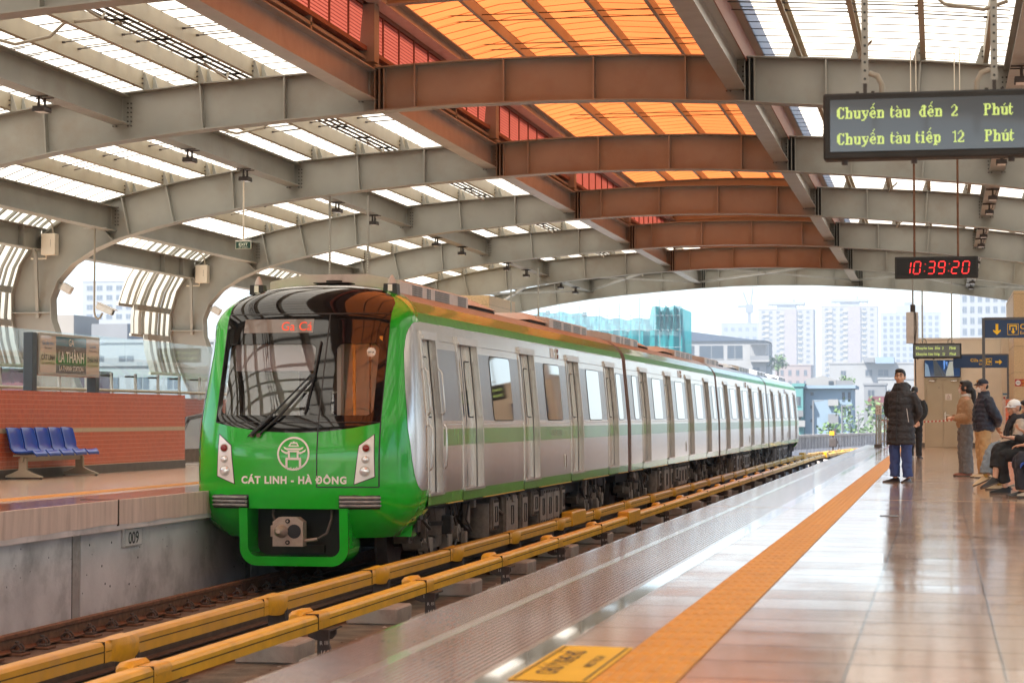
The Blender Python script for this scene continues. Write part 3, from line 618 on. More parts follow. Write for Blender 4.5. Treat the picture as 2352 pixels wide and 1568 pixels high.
FYT = [(-.62, .34), (-.5, .22), (-.35, .08), (-.2, .02), (0, 0), (.5, .0), (.88, .07), (1.4, .26), (1.9, .46), (2.3, .62), (2.45, .73), (2.55, .85), (2.65, 1.05), (2.72, 1.35), (2.76, 1.75)]
YNT = [(-.6, 1.15), (2.2, 1.15), (2.4, 1.35), (2.6, 1.7), (2.72, 2.05), (2.77, 2.3)]
NW = [(-.62, 1.12), (-.5, 1.27), (-.38, 1.38), (-.24, 1.46), (-.1, 1.495), (0, 1.5)]
def nose_w(z): return interp(NW, z) if z < 0 else hw(z)
NEX = 3.6
def nose_pt(x, z, off=0.0):
    w = max(nose_w(z), 1e-3); f = interp(FYT, z); D = max(interp(YNT, z) - f, .05)
    u = min(abs(x) / w, 1.0); v = (1 - u ** NEX) ** (1 / NEX)
    return (x, f + D * (1 - v) - off, z)
def nose_at_y(y, z, side=1):
    w = nose_w(z); f = interp(FYT, z); D = interp(YNT, z) - f; v = min(1, max(0, 1 - (y - f) / D))
    return side * w * (1 - v ** NEX) ** (1 / NEX)
def nose_patch(mb, poly, mat, off, fn=None):
    # flat polygon in (x, z), filled, refined and laid on the nose surface
    bm = bmesh.new(); vs = [bm.verts.new((x, 0, z)) for x, z in poly]; f = bm.faces.new(vs)
    bmesh.ops.triangulate(bm, faces=[f]); bmesh.ops.subdivide_edges(bm, edges=bm.edges, cuts=3, use_grid_fill=True); bm.verts.index_update()
    pts = [(v.co.x, v.co.z) for v in bm.verts]; fs = [[v.index for v in q.verts] for q in bm.faces]; bm.free()
    mb.add([nose_pt(x, z, off) for x, z in pts], fs, mat, True)
ZB = lambda x: .75 + .13 * min(1, abs(x) / 1.1) ** 2
WIN = [(-1.03, .17, .975, 1.90), (.45, 1.0, .975, 1.90)]
def build_nose(root, full):
    zr_ = [-.6, -.5, -.42, -.33, -.22, -.12, 0, .12, .25, .38, .5, .62, .75, .86, .975, 1.12, 1.28, 1.44, 1.6, 1.75, 1.90, 2.0, 2.1, 2.2, 2.3, 2.38, 2.45, 2.51, 2.57, 2.62, 2.66, 2.69, 2.715, 2.735, 2.75, 2.76]
    fx = [-1.1, -1.03, -.9, -.8, -.62, -.45, -.3, -.1, .05, .17, .31, .45, .62, .75, .9, 1.0, 1.1]
    mb = MB(); rows = []; NC = 9
    for z in zr_:
        w = nose_w(z); xb = min(1.1, .92 * w); k = xb / 1.1; row = []
        b = 0 if not (.25 < z < 1.3) else (1 if z <= .75 else 0) * (z - .25) / .5 + (1 if z > .75 else 0) * (1 if z < .86 else 0) * 1.0
        u0 = xb / w; v0 = (1 - u0 ** NEX) ** (1 / NEX)
        f = interp(FYT, z); D = max(interp(YNT, z) - f, .05); side = []
        for i in range(1, NC + 1):
            v = v0 * (1 - i / NC) ** 1.0; u = (1 - v ** NEX) ** (1 / NEX); side.append((u * w, f + D * (1 - v), z))
        row += [(-x, y, zz) for x, y, zz in side[::-1]]
        for x in fx:
            zz = z + (ZB(x) - .75) * max(0, 1 - abs(z - .75) / .22); row.append(nose_pt(x * k, zz))
        row += side; rows.append(row)
    n = len(rows[0]); vs = [p for r in rows for p in r]; fg = []; fb = []
    for i in range(len(zr_) - 1):
        for j in range(n - 1):
            q = [i * n + j, i * n + j + 1, (i + 1) * n + j + 1, (i + 1) * n + j]
            front = NC <= j < NC + len(fx) - 1
            if front:
                xa, xb_ = fx[j - NC], fx[j - NC + 1]; z0, z1 = zr_[i], zr_[i + 1]
                if z1 <= -.219 and xa >= -.63 and xb_ <= .63: continue
                if full and any(xa >= a - .01 and xb_ <= b + .01 and z0 >= c - .01 and z1 <= d + .01 for a, b, c, d in WIN): continue
            (fb if front and zr_[i] >= .74 else fg).append(q)
    mb.add(vs, fg, 'train_green', True); mb.add(vs, fb, 'mask_black', True)
    return mb
def swept(mb, zs, mat, ya, yb, sides=(1, -1), off=0.0, smooth=True, tab=None):
    for s in sides:
        mb.grid([[(s * ((tab or hw)(z) + off), y, z) for z in zs] for y in (ya, yb)], mat, smooth, False, s < 0)
def zsub(a, b): return [a] + [z for z, _ in HW if a + .001 < z < b - .001] + [b]
def door_unit(root, yc, w=1.30, single=False, detail=True):
    """recessed pair of sliding leaves in a raised stainless surround, right side of the car"""
    y0, y1 = yc - w / 2, yc + w / 2; dep = .105; zb, zt = -.055, 1.985
    fr = MB()
    # surround: rim standing proud, and the reveal
    t = .055
    for (a, b) in ((y0 - t, y0), (y1, y1 + t)):
        for z0, z1 in zip([zb, .56, .9, 1.4, 1.88], [.56, .9, 1.4, 1.88, zt + t]):
            v = [(hw(z0) + .012, a, z0), (hw(z0) + .012, b, z0), (hw(z1) + .012, b, z1), (hw(z1) + .012, a, z1)]
            fr.add(v, [(0, 1, 2, 3)], 'stainless_plain'); e = b if a < yc else a; o_ = a if a < yc else b
            fr.add([(hw(z0) + .012, e, z0), (hw(z0) - dep, e, z0), (hw(z1) - dep, e, z1), (hw(z1) + .012, e, z1)], [(0, 1, 2, 3)], 'stainless_plain')
            fr.add([(hw(z0) + .012, o_, z0), (hw(z0) - .002, o_, z0), (hw(z1) - .002, o_, z1), (hw(z1) + .012, o_, z1)], [(0, 1, 2, 3)], 'stainless_plain')
    fr.box(hw(zt) - dep, hw(zt) + .035, y0, y1, zt, zt + t, 'stainless_plain'); fr.box(hw(zb) - dep, hw(zb) + .03, y0 - .02, y1 + .02, zb - .035, zb, 'stainless_plain')
    fr.box(hw(zt) - .01, hw(zt) + .02, y0 - t, y1 + t, zt + t, zt + t + .05, 'stainless_plain')
    f = fr.build('door_frame', root)
    n = 1 if single else 2; lw = w / n
    for i in range(n):
        a, b = y0 + lw * i + .004, y0 + lw * (i + 1) - .004; mb = MB(); zz = [zb + .004, .56, .79, .95, 1.4, 1.76, zt - .004]
        for z0, z1 in zip(zz, zz[1:]):
            m = 'train_green_side' if abs(z0 - .56) < .01 and not single else 'stainless_plain'
            mb.add([(hw(z0) - dep + .012, a, z0), (hw(z0) - dep + .012, b, z0), (hw(z1) - dep + .012, b, z1), (hw(z1) - dep + .012, a, z1)], [(0, 1, 2, 3)], m)
        e = b if i == 0 else a
        if single:
            for yy_ in (y0 - .028, y1 + .028): mb.tube([(hw(.25) + .02, yy_, .25), (hw(.3) + .055, yy_, .30), (hw(.8) + .055, yy_, .8), (hw(.85) + .02, yy_, .85)], .014, 'stainless_plain', 8); mb.tube([(hw(1) + .02, yy_, .98), (hw(1.05) + .055, yy_, 1.03), (hw(1.55) + .055, yy_, 1.55), (hw(1.6) + .02, yy_, 1.6)], .014, 'stainless_plain', 8)
        for z0, z1 in zip([zb, .9, 1.4], [.9, 1.4, zt]): mb.add([(hw(z0) - dep + .014, e - .012, z0), (hw(z0) - dep + .014, e + .012, z0), (hw(z1) - dep + .014, e + .012, z1), (hw(z1) - dep + .014, e - .012, z1)], [(0, 1, 2, 3)], 'rubber')
        o = mb.build('door', root)
        g = MB(); wa, wb = a + lw * .20, b - lw * .20
        for k, (grow, mt, of) in enumerate(((.018, 'rubber', .014), (0, 'side_glass', .019))):
            pl = rrect(wa - grow, wb + grow, .96 - grow, 1.75 + grow, .06)
            g.add([(hw(z) - dep + of, y, z) for y, z in pl], [list(range(len(pl)))], mt)
        g.build('door_window', o)
    sl = MB()
    for z0, z1 in zip([zb, .9, 1.4], [.9, 1.4, zt]):
        for e0, e1 in ((y0, y0 + .022), (y1 - .03, y1)): sl.add([(hw(z0) - dep + .016, e0, z0), (hw(z0) - dep + .016, e1, z0), (hw(z1) - dep + .016, e1, z1), (hw(z1) - dep + .016, e0, z1)], [(0, 1, 2, 3)], 'rubber')
    q = sl.build('door_seal', f)
    if detail and not single:
        g = MB(); g.add([(hw(z) - dep + .011, y, z) for y, z in ((y0, zb), (y1, zb), (y1, zt), (y0, zt))], [(0, 1, 2, 3)], 'rubber')
def side_window(root, y0, y1, zb=.905, zt=1.865):
    g = MB()
    for grow, mt, of in ((.014, 'rubber', .003), (0, 'side_glass', .007)):
        pl = rrect(y0 - grow, y1 + grow, zb - grow, zt + grow, .09)
        # split so that it follows the body's slope
        n = len(pl); g.add([(hw(z) + of, y, z) for y, z in pl], [list(range(n))], mt)
    g.build('side_window', root)
def bogie(root, yc, rich=True):
    mb = MB(); rnd = random.Random(int(yc * 10))
    for s in (-1, 1):
        x = s * 1.02
        mb.prism([(yc - 1.55, -.62), (yc - 1.2, -.50), (yc - .6, -.56), (yc - .35, -.72), (yc + .35, -.72), (yc + .6, -.56), (yc + 1.2, -.50), (yc + 1.55, -.62), (yc + 1.5, -.74), (yc + .7, -.76), (yc + .4, -.88), (yc - .4, -.88), (yc - .7, -.76), (yc - 1.5, -.74)], 'X', x - .1, x + .1, 'under_brown')
        mb.cyl((x, yc, -.70), (x, yc, -.32), .25, 'under_brown', 18); mb.cyl((x, yc, -.56), (x, yc, -.50), .275, 'under_dark', 18)
        for dy in (-1.1, 1.1):
            mb.cyl((x - .06, yc + dy, -.73), (x + .15 * s + .06, yc + dy, -.73), .13, 'under_box', 14)
            mb.cyl((x, yc + dy - .22, -.70), (x, yc + dy - .22, -.5), .085, 'under_dark', 12); mb.cyl((x, yc + dy + .22, -.70), (x, yc + dy + .22, -.5), .085, 'under_dark', 12)
            mb.cbox((x + s * .12, yc + dy * .55, -.82), (.16, .26, .24), 'under_box', .02)
            mb.tube([(x + s * .16, yc + dy - .15, -.45), (x + s * .2, yc + dy, -.72), (x + s * .17, yc + dy * .8, -.98)], .022, 'hose', 6)
        if s > 0 and rich:
            for i in range(8):
                y = yc + rnd.uniform(-1.5, 1.5); z = rnd.uniform(-.55, -.3); mb.tube([(x + .2, y, -.26), (x + rnd.uniform(.12, .34), y + rnd.uniform(-.1, .1), z), (x + rnd.uniform(.15, .3), y + rnd.uniform(-.25, .25), z - rnd.uniform(.1, .35))], rnd.choice((.012, .018, .026)), rnd.choice(('hose', 'under_brown', 'under_dark')), 6)
            for i in range(7): mb.cbox((x + rnd.uniform(.12, .3), yc + rnd.uniform(-1.5, 1.5), rnd.uniform(-.85, -.35)), (rnd.uniform(.06, .16), rnd.uniform(.08, .22), rnd.uniform(.08, .3)), rnd.choice(('under_box', 'under_brown', 'under_dark')), .012)
            mb.tube([(x + .3, yc - 1.4, -.4), (x + .34, yc - 1.35, -.8), (x + .3, yc - 1.0, -1.0)], .014, 'hose', 6)
            mb.cbox((x + .28, yc, -.99), (.07, 1.5, .05), 'cover_yellow', .01) if False else mb.cbox((x + .25, yc + .2, -.95), (.22, .34, .09), 'under_box', .02)
    mb.box(-.95, .95, yc - .25, yc + .25, -.85, -.5, 'under_dark')
    b = mb.build('bogie', root)
    for dy in (-1.1, 1.1):
        wm = MB()
        for s in (-1, 1):
            wm.cyl((s * .68, yc + dy, -.73), (s * .82, yc + dy, -.73), .42, 'rail_steel', 28); wm.cyl((s * .66, yc + dy, -.73), (s * .68, yc + dy, -.73), .455, 'rail_steel', 28)
        wm.cyl((-.9, yc + dy, -.73), (.9, yc + dy, -.73), .08, 'under_dark', 10); wm.build('wheelset', b)
def under_box(root, y0, y1, zb, kind='under_box', xo=1.36, zt=-.28):
    mb = MB(); mb.cbox((xo - .45, (y0 + y1) / 2, (zb + zt) / 2), (.9, y1 - y0, zt - zb), 'under_brown', .02)
    n = max(1, int((y1 - y0) / .55)); L = (y1 - y0) / n
    for i in range(n):
        a, b = y0 + L * i + .03, y0 + L * (i + 1) - .03; mb.cbox((xo + .012, (a + b) / 2, (zb + zt) / 2), (.03, b - a, zt - zb - .07), kind, .008)
        for k in range(4):
            for z in (zb + .06, zt - .06): mb.cbox((xo + .032, lerp(a + .05, b - .05, k / 3), z), (.014, .03, .045), 'under_dark', .003)
        ym = (a + b) / 2; h = min(.16, (zt - zb) * .22); zm = (zb + zt) / 2
        for q in (-1, 1): mb.box(xo + .027, xo + .04, ym + q * .075 - .008, ym + q * .075 + .008, zm - h, zm + h, 'under_dark')
        for q in (-1, 1): mb.box(xo + .027, xo + .04, ym - .075, ym + .075, zm + q * h - .008, zm + q * h + .008, 'under_dark')
    mb.build('equipment_box', root)
def ac_unit(root, y0, y1, z0=2.60, z1=2.815, hwid=.92, grille=((.2, .33), (.40, .46), (.52, .74), (.86, .98)), dark=True):
    mb = MB(); L = y1 - y0
    prof = [(-hwid, z0), (-hwid, z1 - .02), (-hwid + .03, z1), (-.45, z1 + .085), (.45, z1 + .085), (hwid - .03, z1), (hwid, z1 - .02), (hwid, z0)]
    mb.prism(prof, 'Y', y0, y1, 'unit_grey'); a = mb.build('roof_unit', root)
    g = MB()
    for u0, u1 in grille:
        ya, yb = y0 + L * u0, y0 + L * u1; n = max(3, int((yb - ya) / .075))
        for s in (1, -1):
            for i in range(n):
                for k in range(5):
                    yy_ = lerp(ya, yb, (i + .5) / n); zz = z0 + .03 + (z1 - z0 - .06) * (k + .5) / 5; w_ = (yb - ya) / n * .34
                    x = s * (hwid + .002); g.add([(x, yy_ - w_, zz - .013), (x, yy_ + w_, zz - .013), (x, yy_ + w_, zz + .013), (x, yy_ - w_, zz + .013)], [(0, 1, 2, 3)], 'black')
    g.build('grille', a)
    return a
def roof_vent(root, y0, y1, x=.78):
    mb = MB(); ym = (y0 + y1) / 2; z = 2.63
    mb.cbox((0, ym, z + .03), (1.7, y1 - y0, .09), 'under_dark', .02)
    v = [(-.88, y0 - .08, z + .08), (.88, y0 - .08, z + .08), (.88, y1 + .08, z + .08), (-.88, y1 + .08, z + .08), (-.55, ym - .3, z + .25), (.55, ym - .3, z + .25), (.55, ym + .3, z + .25), (-.55, ym + .3, z + .25)]
    mb.add(v, [(0, 3, 2, 1), (4, 5, 6, 7), (0, 1, 5, 4), (1, 2, 6, 5), (2, 3, 7, 6), (3, 0, 4, 7)], 'unit_grey'); mb.build('roof_vent', root)
def car_shell(root, ya, yb, doors, cab=None, nose_end=None):
    """doors: opening intervals on both sides; the skin is left open there"""
    ops = sorted([(c - .65, c + .65) for c in doors] + ([cab] if cab else []))
    mb = MB(); bands = [(-.24, -.215, 'train_green_side'), (-.215, -.07, 'train_green_side'), (-.07, .56, 'stainless'), (.56, .79, 'train_green_side'), (.79, .90, 'stainless'), (.90, 1.88, 'band_grey'), (1.88, 2.01, 'stainless'), (2.01, 2.21, 'stainless')]
    segs = []; y = ya
    for a, b in ops:
        if a > y: segs.append((y, a, False))
        segs.append((a, b, True)); y = b
    segs.append((y, yb, False))
    for i, (a, b, op) in enumerate(segs):
        for z0, z1, m in bands:
            if op and z0 >= -.08 and z1 <= 2.02: continue
            if m == 'band_grey' and (b - a < .5): m = 'stainless'
            if m == 'train_green_side' and z0 > 0 and cab and a < cab[0]: m = 'stainless'
            if m == 'band_grey' and cab and a < cab[0]: m = 'stainless'
            swept(mb, zsub(z0, z1), m, a, b)
    # roof edge green, then the grey roof
    y0r = ya
    for z0, z1, m in ((2.21, 2.34, 'train_green_edge'), (2.34, 2.50, 'train_green_side'), (2.50, 2.765, 'roof_grey')):
        zs = zsub(z0, z1)
        for s in (1, -1):
            rows = [[(s * hw(z), (ya - 1.15 + interp(YNT, z)) if nose_end in ('front', 'both') else ya, z) for z in zs], [(s * hw(z), yb + ((1.15 - interp(YNT, z)) if nose_end == 'rear' else 0), z) for z in zs]]
            mb.grid(rows, m, True, False, s < 0)
    # end walls and floor
    pl = [(hw(z), z) for z, _ in HW]; pl = pl + [(-x, z) for x, z in pl[::-1]]
    for y in ((ya, yb) if nose_end is None else (yb,) if nose_end == 'front' else (ya,)): mb.add([(x, y, z) for x, z in pl], [list(range(len(pl)))], 'roof_grey')
    mb.box(-1.38, 1.38, ya + .02, yb - .02, -.27, -.235, 'under_dark')
    # inner wall behind doors and windows
    for s in (1, -1):
        mb.grid([[(s * (hw(z) - .15), y, z) for z in (-.2, .9, 1.9, 2.1)] for y in (ya + .05, yb - .05)], 'rubber', False)
    return mb
def build_car(idx, ya, yb, label, front=False, rear=False):
    root = thing('train_car', label, 'train car', (TR, ya if not front else 26.5, 0), 0, 'cars of the green and silver metro train')
    oy = 26.5 if front else ya
    if front: doors = [30.49, 35.06, 39.62, 44.18]
    else: doors = [ya + 2.6 + 4.56 * k for k in range(4)]
    sh = lambda v: v - oy
    dl = [sh(d) for d in doors]; a, b = (1.15, sh(yb)) if front else (0, sh(yb))
    bend_ = b - 1.15 if rear else b
    cabi = (1.20, 1.98) if front else None
    mb = car_shell(root, a, bend_, dl, cabi, 'front' if front else 'rear' if rear else None)
    mb.build('body', root, sharp=50)
    for d in dl: door_unit(root, d)
    if cabi: door_unit(root, (cabi[0] + cabi[1]) / 2, cabi[1] - cabi[0], True)
    for i in range(3): m = (dl[i] + dl[i + 1]) / 2; side_window(root, m - .76, m + .76)
    if not front: side_window(root, .72, 1.38)
    if not rear: side_window(root, b - 1.2, b - .55)
    s0 = a if not front else 2.3
    mb = MB()
    for y in [s0 + .3 + k for k in range(0)]: pass
    ym = (dl[1] + dl[2]) / 2
    for z, r_ in ((2.13, .035), (2.03, .035)): mb.cyl((hw(z) - .01, ym + .72, z), (hw(z) + .03, ym + .72, z), r_, 'red_light', 12); mb.box(hw(z) - .01, hw(z) + .015, ym + .66, ym + .78, z - .05, z + .05, 'stainless_plain')
    mb.box(hw(2.08) - .01, hw(2.08) + .006, ym + .69, ym + .75, 2.03, 2.13, 'stainless_plain'); mb.build('side_lamp', root)
    mb = MB(); pl = rrect(ym + .05, ym + .42, 2.0, 2.17, .015, 2); mb.add([(hw(z) + .004, y, z) for y, z in pl], [list(range(len(pl)))], 'side_panel_white'); mb.build('side_panel', root); mb = MB()
    mb.box(hw(.2) - .01, hw(.2) + .012, ym + .9, ym + .96, .02, .30, 'stainless_plain'); mb.box(hw(.2), hw(.2) + .02, ym + .92, ym + .94, .06, .26, 'rust'); mb.build('emergency_handle', root)
    if front:
        mb = MB(); z0 = .625
        mb.text('HANOI METRO HN02A0104', .15, 'letter_pale', lambda u, v: (hw(z0 + v) + .004, ym + u, z0 + v), .012, sx=.62); mb.build('lettering', root)
    # line above the green stripe and seams
    mb = MB()
    for u, v in [(s0, dl[0] - .72)] + [(dl[i] + .72, dl[i + 1] - .72) for i in range(3)] + [(dl[3] + .72, bend_)]:
        mb.box(hw(.85) - .005, hw(.85) + .004, u, v, .845, .856, 'white_paint'); mb.box(hw(1.95) - .004, hw(1.95) + .003, u, v, 1.985, 1.991, 'roof_grey')
        mb.box(hw(2.2) - .004, hw(2.2) + .006, u, v, 2.196, 2.212, 'stainless_plain'); mb.box(1.475, 1.503, u, v, -.232, -.218, 'cover_yellow')
    for d in dl: mb.box(1.49, 1.5035, d - .73, d - .722, -.235, 2.0 * 0 - .06, 'under_dark')
    mb.build('trim', root)
    for c in ((3.1 if front else 2.7), b - 3.0): bogie(root, c)
    r0 = (5.9 if front else 5.6)
    for (u, v, z) in ((0, .45, -.8), (1.0, 2.0, -.93), (2.35, 2.85, -.95), (3.35, 3.85, -.72), (3.95, 5.9, -.90), (6.1, 6.5, -.8)): under_box(root, r0 + u, r0 + v, z)
    mb = MB()
    mb.cyl((1.15, r0 - .15, -.88), (1.15, r0 - .15, -.36), .2, 'under_brown', 18); mb.tube([(1.2, r0 + .1, -.42), (1.3, r0 + .5, -.45), (1.36, r0 + .75, -.55), (1.34, r0 + .8, -.3)], .035, 'under_brown', 8)
    rnd = random.Random(idx)
    for i in range(26):
        y = rnd.uniform(.8, b - .6); x = rnd.uniform(1.1, 1.38); L = rnd.uniform(.1, .5)
        mb.tube([(x, y, -.26), (x + rnd.uniform(-.05, .04), y + rnd.uniform(-.1, .1), -.26 - L * .6), (x + rnd.uniform(-.04, .05), y + rnd.uniform(-.2, .2), -.26 - L)], rnd.choice((.01, .015, .022)), rnd.choice(('hose', 'under_brown', 'under_dark')), 6)
        if i % 2: mb.cbox((x, y + .2, -.34), (.12, rnd.uniform(.08, .3), .12), rnd.choice(('under_box', 'under_dark')), .01)
    mb.box(-1.1, 1.05, .6, b - .6, -.5, -.27, 'black_matte'); mb.build('underframe_pipes', root)
    # roof gear
    A0 = (1.9 if front else .9)
    ac_unit(root, A0, A0 + 4.3, grille=((.16, .30), (.36, .42), (.48, .70), (.83, .97)))
    roof_vent(root, A0 + 4.75, A0 + 6.7); roof_vent(root, A0 + 9.8, A0 + 12.2)
    ac_unit(root, b - 6.4, b - 2.0, grille=((.1, .3), (.36, .55), (.62, .8), (.86, .97)))
    if not rear:
        g = MB(); pl = [(hw(z) - .05, z - .02) for z, _ in HW]; pl += [(-x, z) for x, z in pl[::-1]]
        rows = []
        for k in range(7): q = .06 if k % 2 else 0; rows.append([(x * (1 - q / 1.4), b + .02 + .5 * k / 6, z - q * .4) for x, z in pl])
        g.grid(rows, 'gangway', False, True); g.build('gangway_bellows', root)
    return root, b
ends = [46.22, 65.72, 85.22, 104.9]
LBL = ['leading driving car with rounded green nose and black windscreen', 'second car of the metro train, behind the driving car', 'third car of the metro train, second from the far end', 'last car of the metro train, mostly beyond the canopy arches']
car1, b1 = build_car(1, 26.5, ends[0], LBL[0], front=True)
build_car(2, 46.74, ends[1] - .0, LBL[1]); build_car(3, 66.24, ends[2], LBL[2])
c4, b4 = build_car(4, 85.74, ends[3], LBL[3], rear=True)
nm = build_nose(c4, False); o = nm.build('nose', c4, sharp=50); o.location = (0, b4, 0); o.rotation_euler = (0, 0, math.pi)
# ---- front of the first car
nm = build_nose(car1, True); nose = nm.build('nose', car1, sharp=50)
zs = [.0, .02, .05, .1, .2, .4, .6, .81, 1.0, 1.2, 1.5, 1.8, 2.0, 2.1, 2.16, 2.195]
for s in (1, -1):
    mb = MB(); rows = []
    for z in zs:
        yb_ = interp([(-.02, .92), (.0, .80), (.05, .68), (.12, .60), (.3, .51), (.81, .44), (1.3, .52), (1.8, .65), (2.05, .75), (2.15, .84), (2.2, .95)], z); row = []
        for i in range(9):
            y = lerp(yb_, 1.20, i / 8); x = nose_at_y(min(y, 1.15), z) + .004; row.append((s * x, y - .002 * (1 - i / 8), z))
        rows.append(row)
    mb.grid(rows, 'stainless', True, False, s > 0); mb.build('side_cladding', car1, sharp=60)
# seams of the emergency door, panel line under the windscreen, cap line
mb = MB()
def seam(pts, w=.008, mat='black', off=.003):
    for (xa, za), (xb, zb_) in zip(pts, pts[1:]):
        n = max(2, int(math.hypot(xb - xa, zb_ - za) / .08)); d = Vector((xb - xa, zb_ - za)).normalized(); q = Vector((-d.y, d.x)) * w
        rows = []
        for i in range(n + 1): x, z = lerp(xa, xb, i / n), lerp(za, zb_, i / n); rows.append([nose_pt(x - q.x, z - q.y, off), nose_pt(x + q.x, z + q.y, off)])
        mb.grid(rows, mat, False)
seam([(.31, 2.3), (.31, .06), (1.10, .06), (1.10, .9)]); seam([(-1.1, 2.3), (1.1, 2.3)], .009); seam([(-1.1, .885), (1.1, .885)], .006); seam([(-1.1, .885), (-1.1, 2.45)], .006); seam([(1.1, .885), (1.1, 2.45)], .006)
mb.build('panel_seam', car1)
mb = MB()
for x0, x1, z0, z1 in WIN:
    xs = [lerp(x0 - .03, x1 + .03, i / 10) for i in range(11)]; zz = [lerp(z0 - .03, z1 + .03, i / 6) for i in range(7)]
    mb.grid([[nose_pt(x, z, -.012) for x in xs] for z in zz], 'windscreen', True)
mb.build('windscreen', car1)
mb = MB()
for x0, x1, z0, z1 in WIN:      # rounded corners of the black surround
    r = .09
    for cx, cz, sx, sz in ((x0, z0, 1, 1), (x1, z0, -1, 1), (x0, z1, 1, -1), (x1, z1, -1, -1)):
        pl = [(cx - sx * .01, cz - sz * .01), (cx + sx * r, cz - sz * .01)] + [(cx + sx * (r - r * math.sin(R(a))), cz + sz * (r - r * math.cos(R(a)))) for a in range(0, 91, 15)] + [(cx - sx * .01, cz + sz * r)]
        pts = [nose_pt(x, z, .002) for x, z in pl]; mb.add(pts, [list(range(len(pl)))], 'mask_black')
mb.build('windscreen_surround', car1)
# cab interior
mb = MB()
mb.add([(-1.3, 1.75, -.1), (1.3, 1.75, -.1), (1.2, 1.75, 2.3), (-1.2, 1.75, 2.3)], [(0, 1, 2, 3)], 'cab_white'); mb.box(-1.25, 1.25, .35, 1.7, .62, .66, 'cab_white'); mb.add([(-1.25, .75, 2.2), (1.25, .75, 2.2), (1.25, 1.75, 2.25), (-1.25, 1.75, 2.25)], [(0, 1, 2, 3)], 'cab_white')
mb.box(-.45, .10, 1.735, 1.748, 1.3, 1.85, 'under_box'); mb.box(.55, .95, 1.735, 1.748, .3, 1.95, 'cab_white'); mb.box(.54, .56, 1.72, 1.747, .3, 1.95, 'black')
mb.box(-.98, .14, .62, .64, 1.55, 1.93, 'cab_mauve'); mb.cyl((-.98, .63, 1.55), (.14, .63, 1.55), .012, 'black', 8)
mb.tube([(.60, .72, 2.1), (.62, .66, 1.3), (.66, .55, .8)], .022, 'cab_orange', 8); mb.box(.42, .47, .55, .7, .9, 2.0, 'cab_white'); mb.box(.99, 1.03, .55, .7, .9, 2.0, 'cab_orange')
mb.box(-.75, .15, .4, .7, .66, .95, 'black_matte'); mb.build('cab_interior', car1)
# destination display
mb = MB(); xs = [lerp(-.85, .10, i / 6) for i in range(7)]
mb.grid([[nose_pt(x, z, .003) for x in xs] for z in (2.05, 2.14, 2.23)], 'dest_panel', True); ds = mb.build('destination_display', car1)
mb = MB(); mb.text('Ga Cá', .165, 'red_dest', lambda u, v: nose_pt(-.34 + u, 2.08 + v, .006), .0, 'LEFT'); mb.build('lettering', ds)
# headlights
for s in (-1, 1):
    mb = MB(); pl = [(1.03, .725), (.855, .585), (.80, .10), (1.045, .195)]; pl = [(s * x, z) for x, z in pl]; c = (sum(p[0] for p in pl) / 4, sum(p[1] for p in pl) / 4)
    nose_patch(mb, [(c[0] + (x - c[0]) * 1.10, c[1] + (z - c[1]) * 1.05) for x, z in pl], 'black', .004); nose_patch(mb, pl, 'lamp_silver', .009); h = mb.build('headlight', car1)
    for (x, z, r, m1) in ((.945, .555, .056, 'red_light'), (.938, .41, .050, 'lamp_glass'), (.93, .262, .070, 'lamp_glass')):
        lb = MB(); p = nose_pt(s * x, z, .006); q = (p[0], p[1] - .02, p[2])
        lb.cyl(p, q, r, 'aluminium', 20); lb.ball((q[0], q[1] - .002, q[2]), (r * .82, .016, r * .82), m1, 16, 8); lb.build('lamp_lens', h)
# buffers of ribbed rubber
for s in (-1, 1):
    mb = MB()
    for k in range(3):
        z = -.075 - .05 * k; pts = []
        for x in (.62, .7, .85, 1.0, 1.06): p = nose_pt(s * x, z, .0); pts.append((p[0], p[1] - .045, p[2]))
        p = nose_pt(s * 1.12, z, .01); pts.append((p[0], p[1] - .005, p[2])); mb.tube(pts, [(.035, .022)] * 5 + [(.012, .012)], 'buffer_rubber', 8, ref=(0, 1, 0))
    mb.tube([nose_pt(s * x, -.125, .006) for x in (.6, .8, 1.0, 1.11)], [(.012, .095)] * 4, 'black', 8, ref=(0, 1, 0)); mb.build('buffer', car1)
# skirt frame (U-shaped apron) round the coupler
mb = MB(); of = [(-.72, -.21)] + [(-.72 + .23 - .23 * math.cos(R(a)), -.72 - .23 * math.sin(R(a))) for a in range(0, 91, 10)]
of += [(-x, z) for x, z in of[::-1]]
nf = [(-.61, -.21)] + [(-.61 + .13 - .13 * math.cos(R(a)), -.70 - .13 * math.sin(R(a))) for a in range(0, 91, 10)]; nf += [(-x, z) for x, z in nf[::-1]]
yf = lambda z: interp([(-1, .05), (-.2, -.012)], z)
rows = [[(x, yf(z), z) for x, z in C] for C in (of, nf)]; mb.grid(rows, 'train_green', False)
mb.grid([[(x, yf(z), z) for x, z in of], [(x * 1.0, yf(z) + .55, z + .02) for x, z in of]], 'train_green', True); mb.grid([[(x, yf(z), z) for x, z in nf], [(x, yf(z) + .55, z) for x, z in nf]], 'train_green', True)
mb.build('apron_frame', car1, sharp=50)
mb = MB(); mb.box(-.62, .62, .45, .6, -.85, -.2, 'black_matte'); mb.box(-.3, .3, .4, .46, -.8, -.7, 'under_dark')
c = (-.04, -.5); mb.prism([(c[0] - .2, c[1] - .19), (c[0] + .2, c[1] - .19), (c[0] + .2, c[1] + .12), (c[0] + .12, c[1] + .18), (c[0] - .12, c[1] + .18), (c[0] - .2, c[1] + .12)], 'Y', -.10, .06, 'coupler_steel')
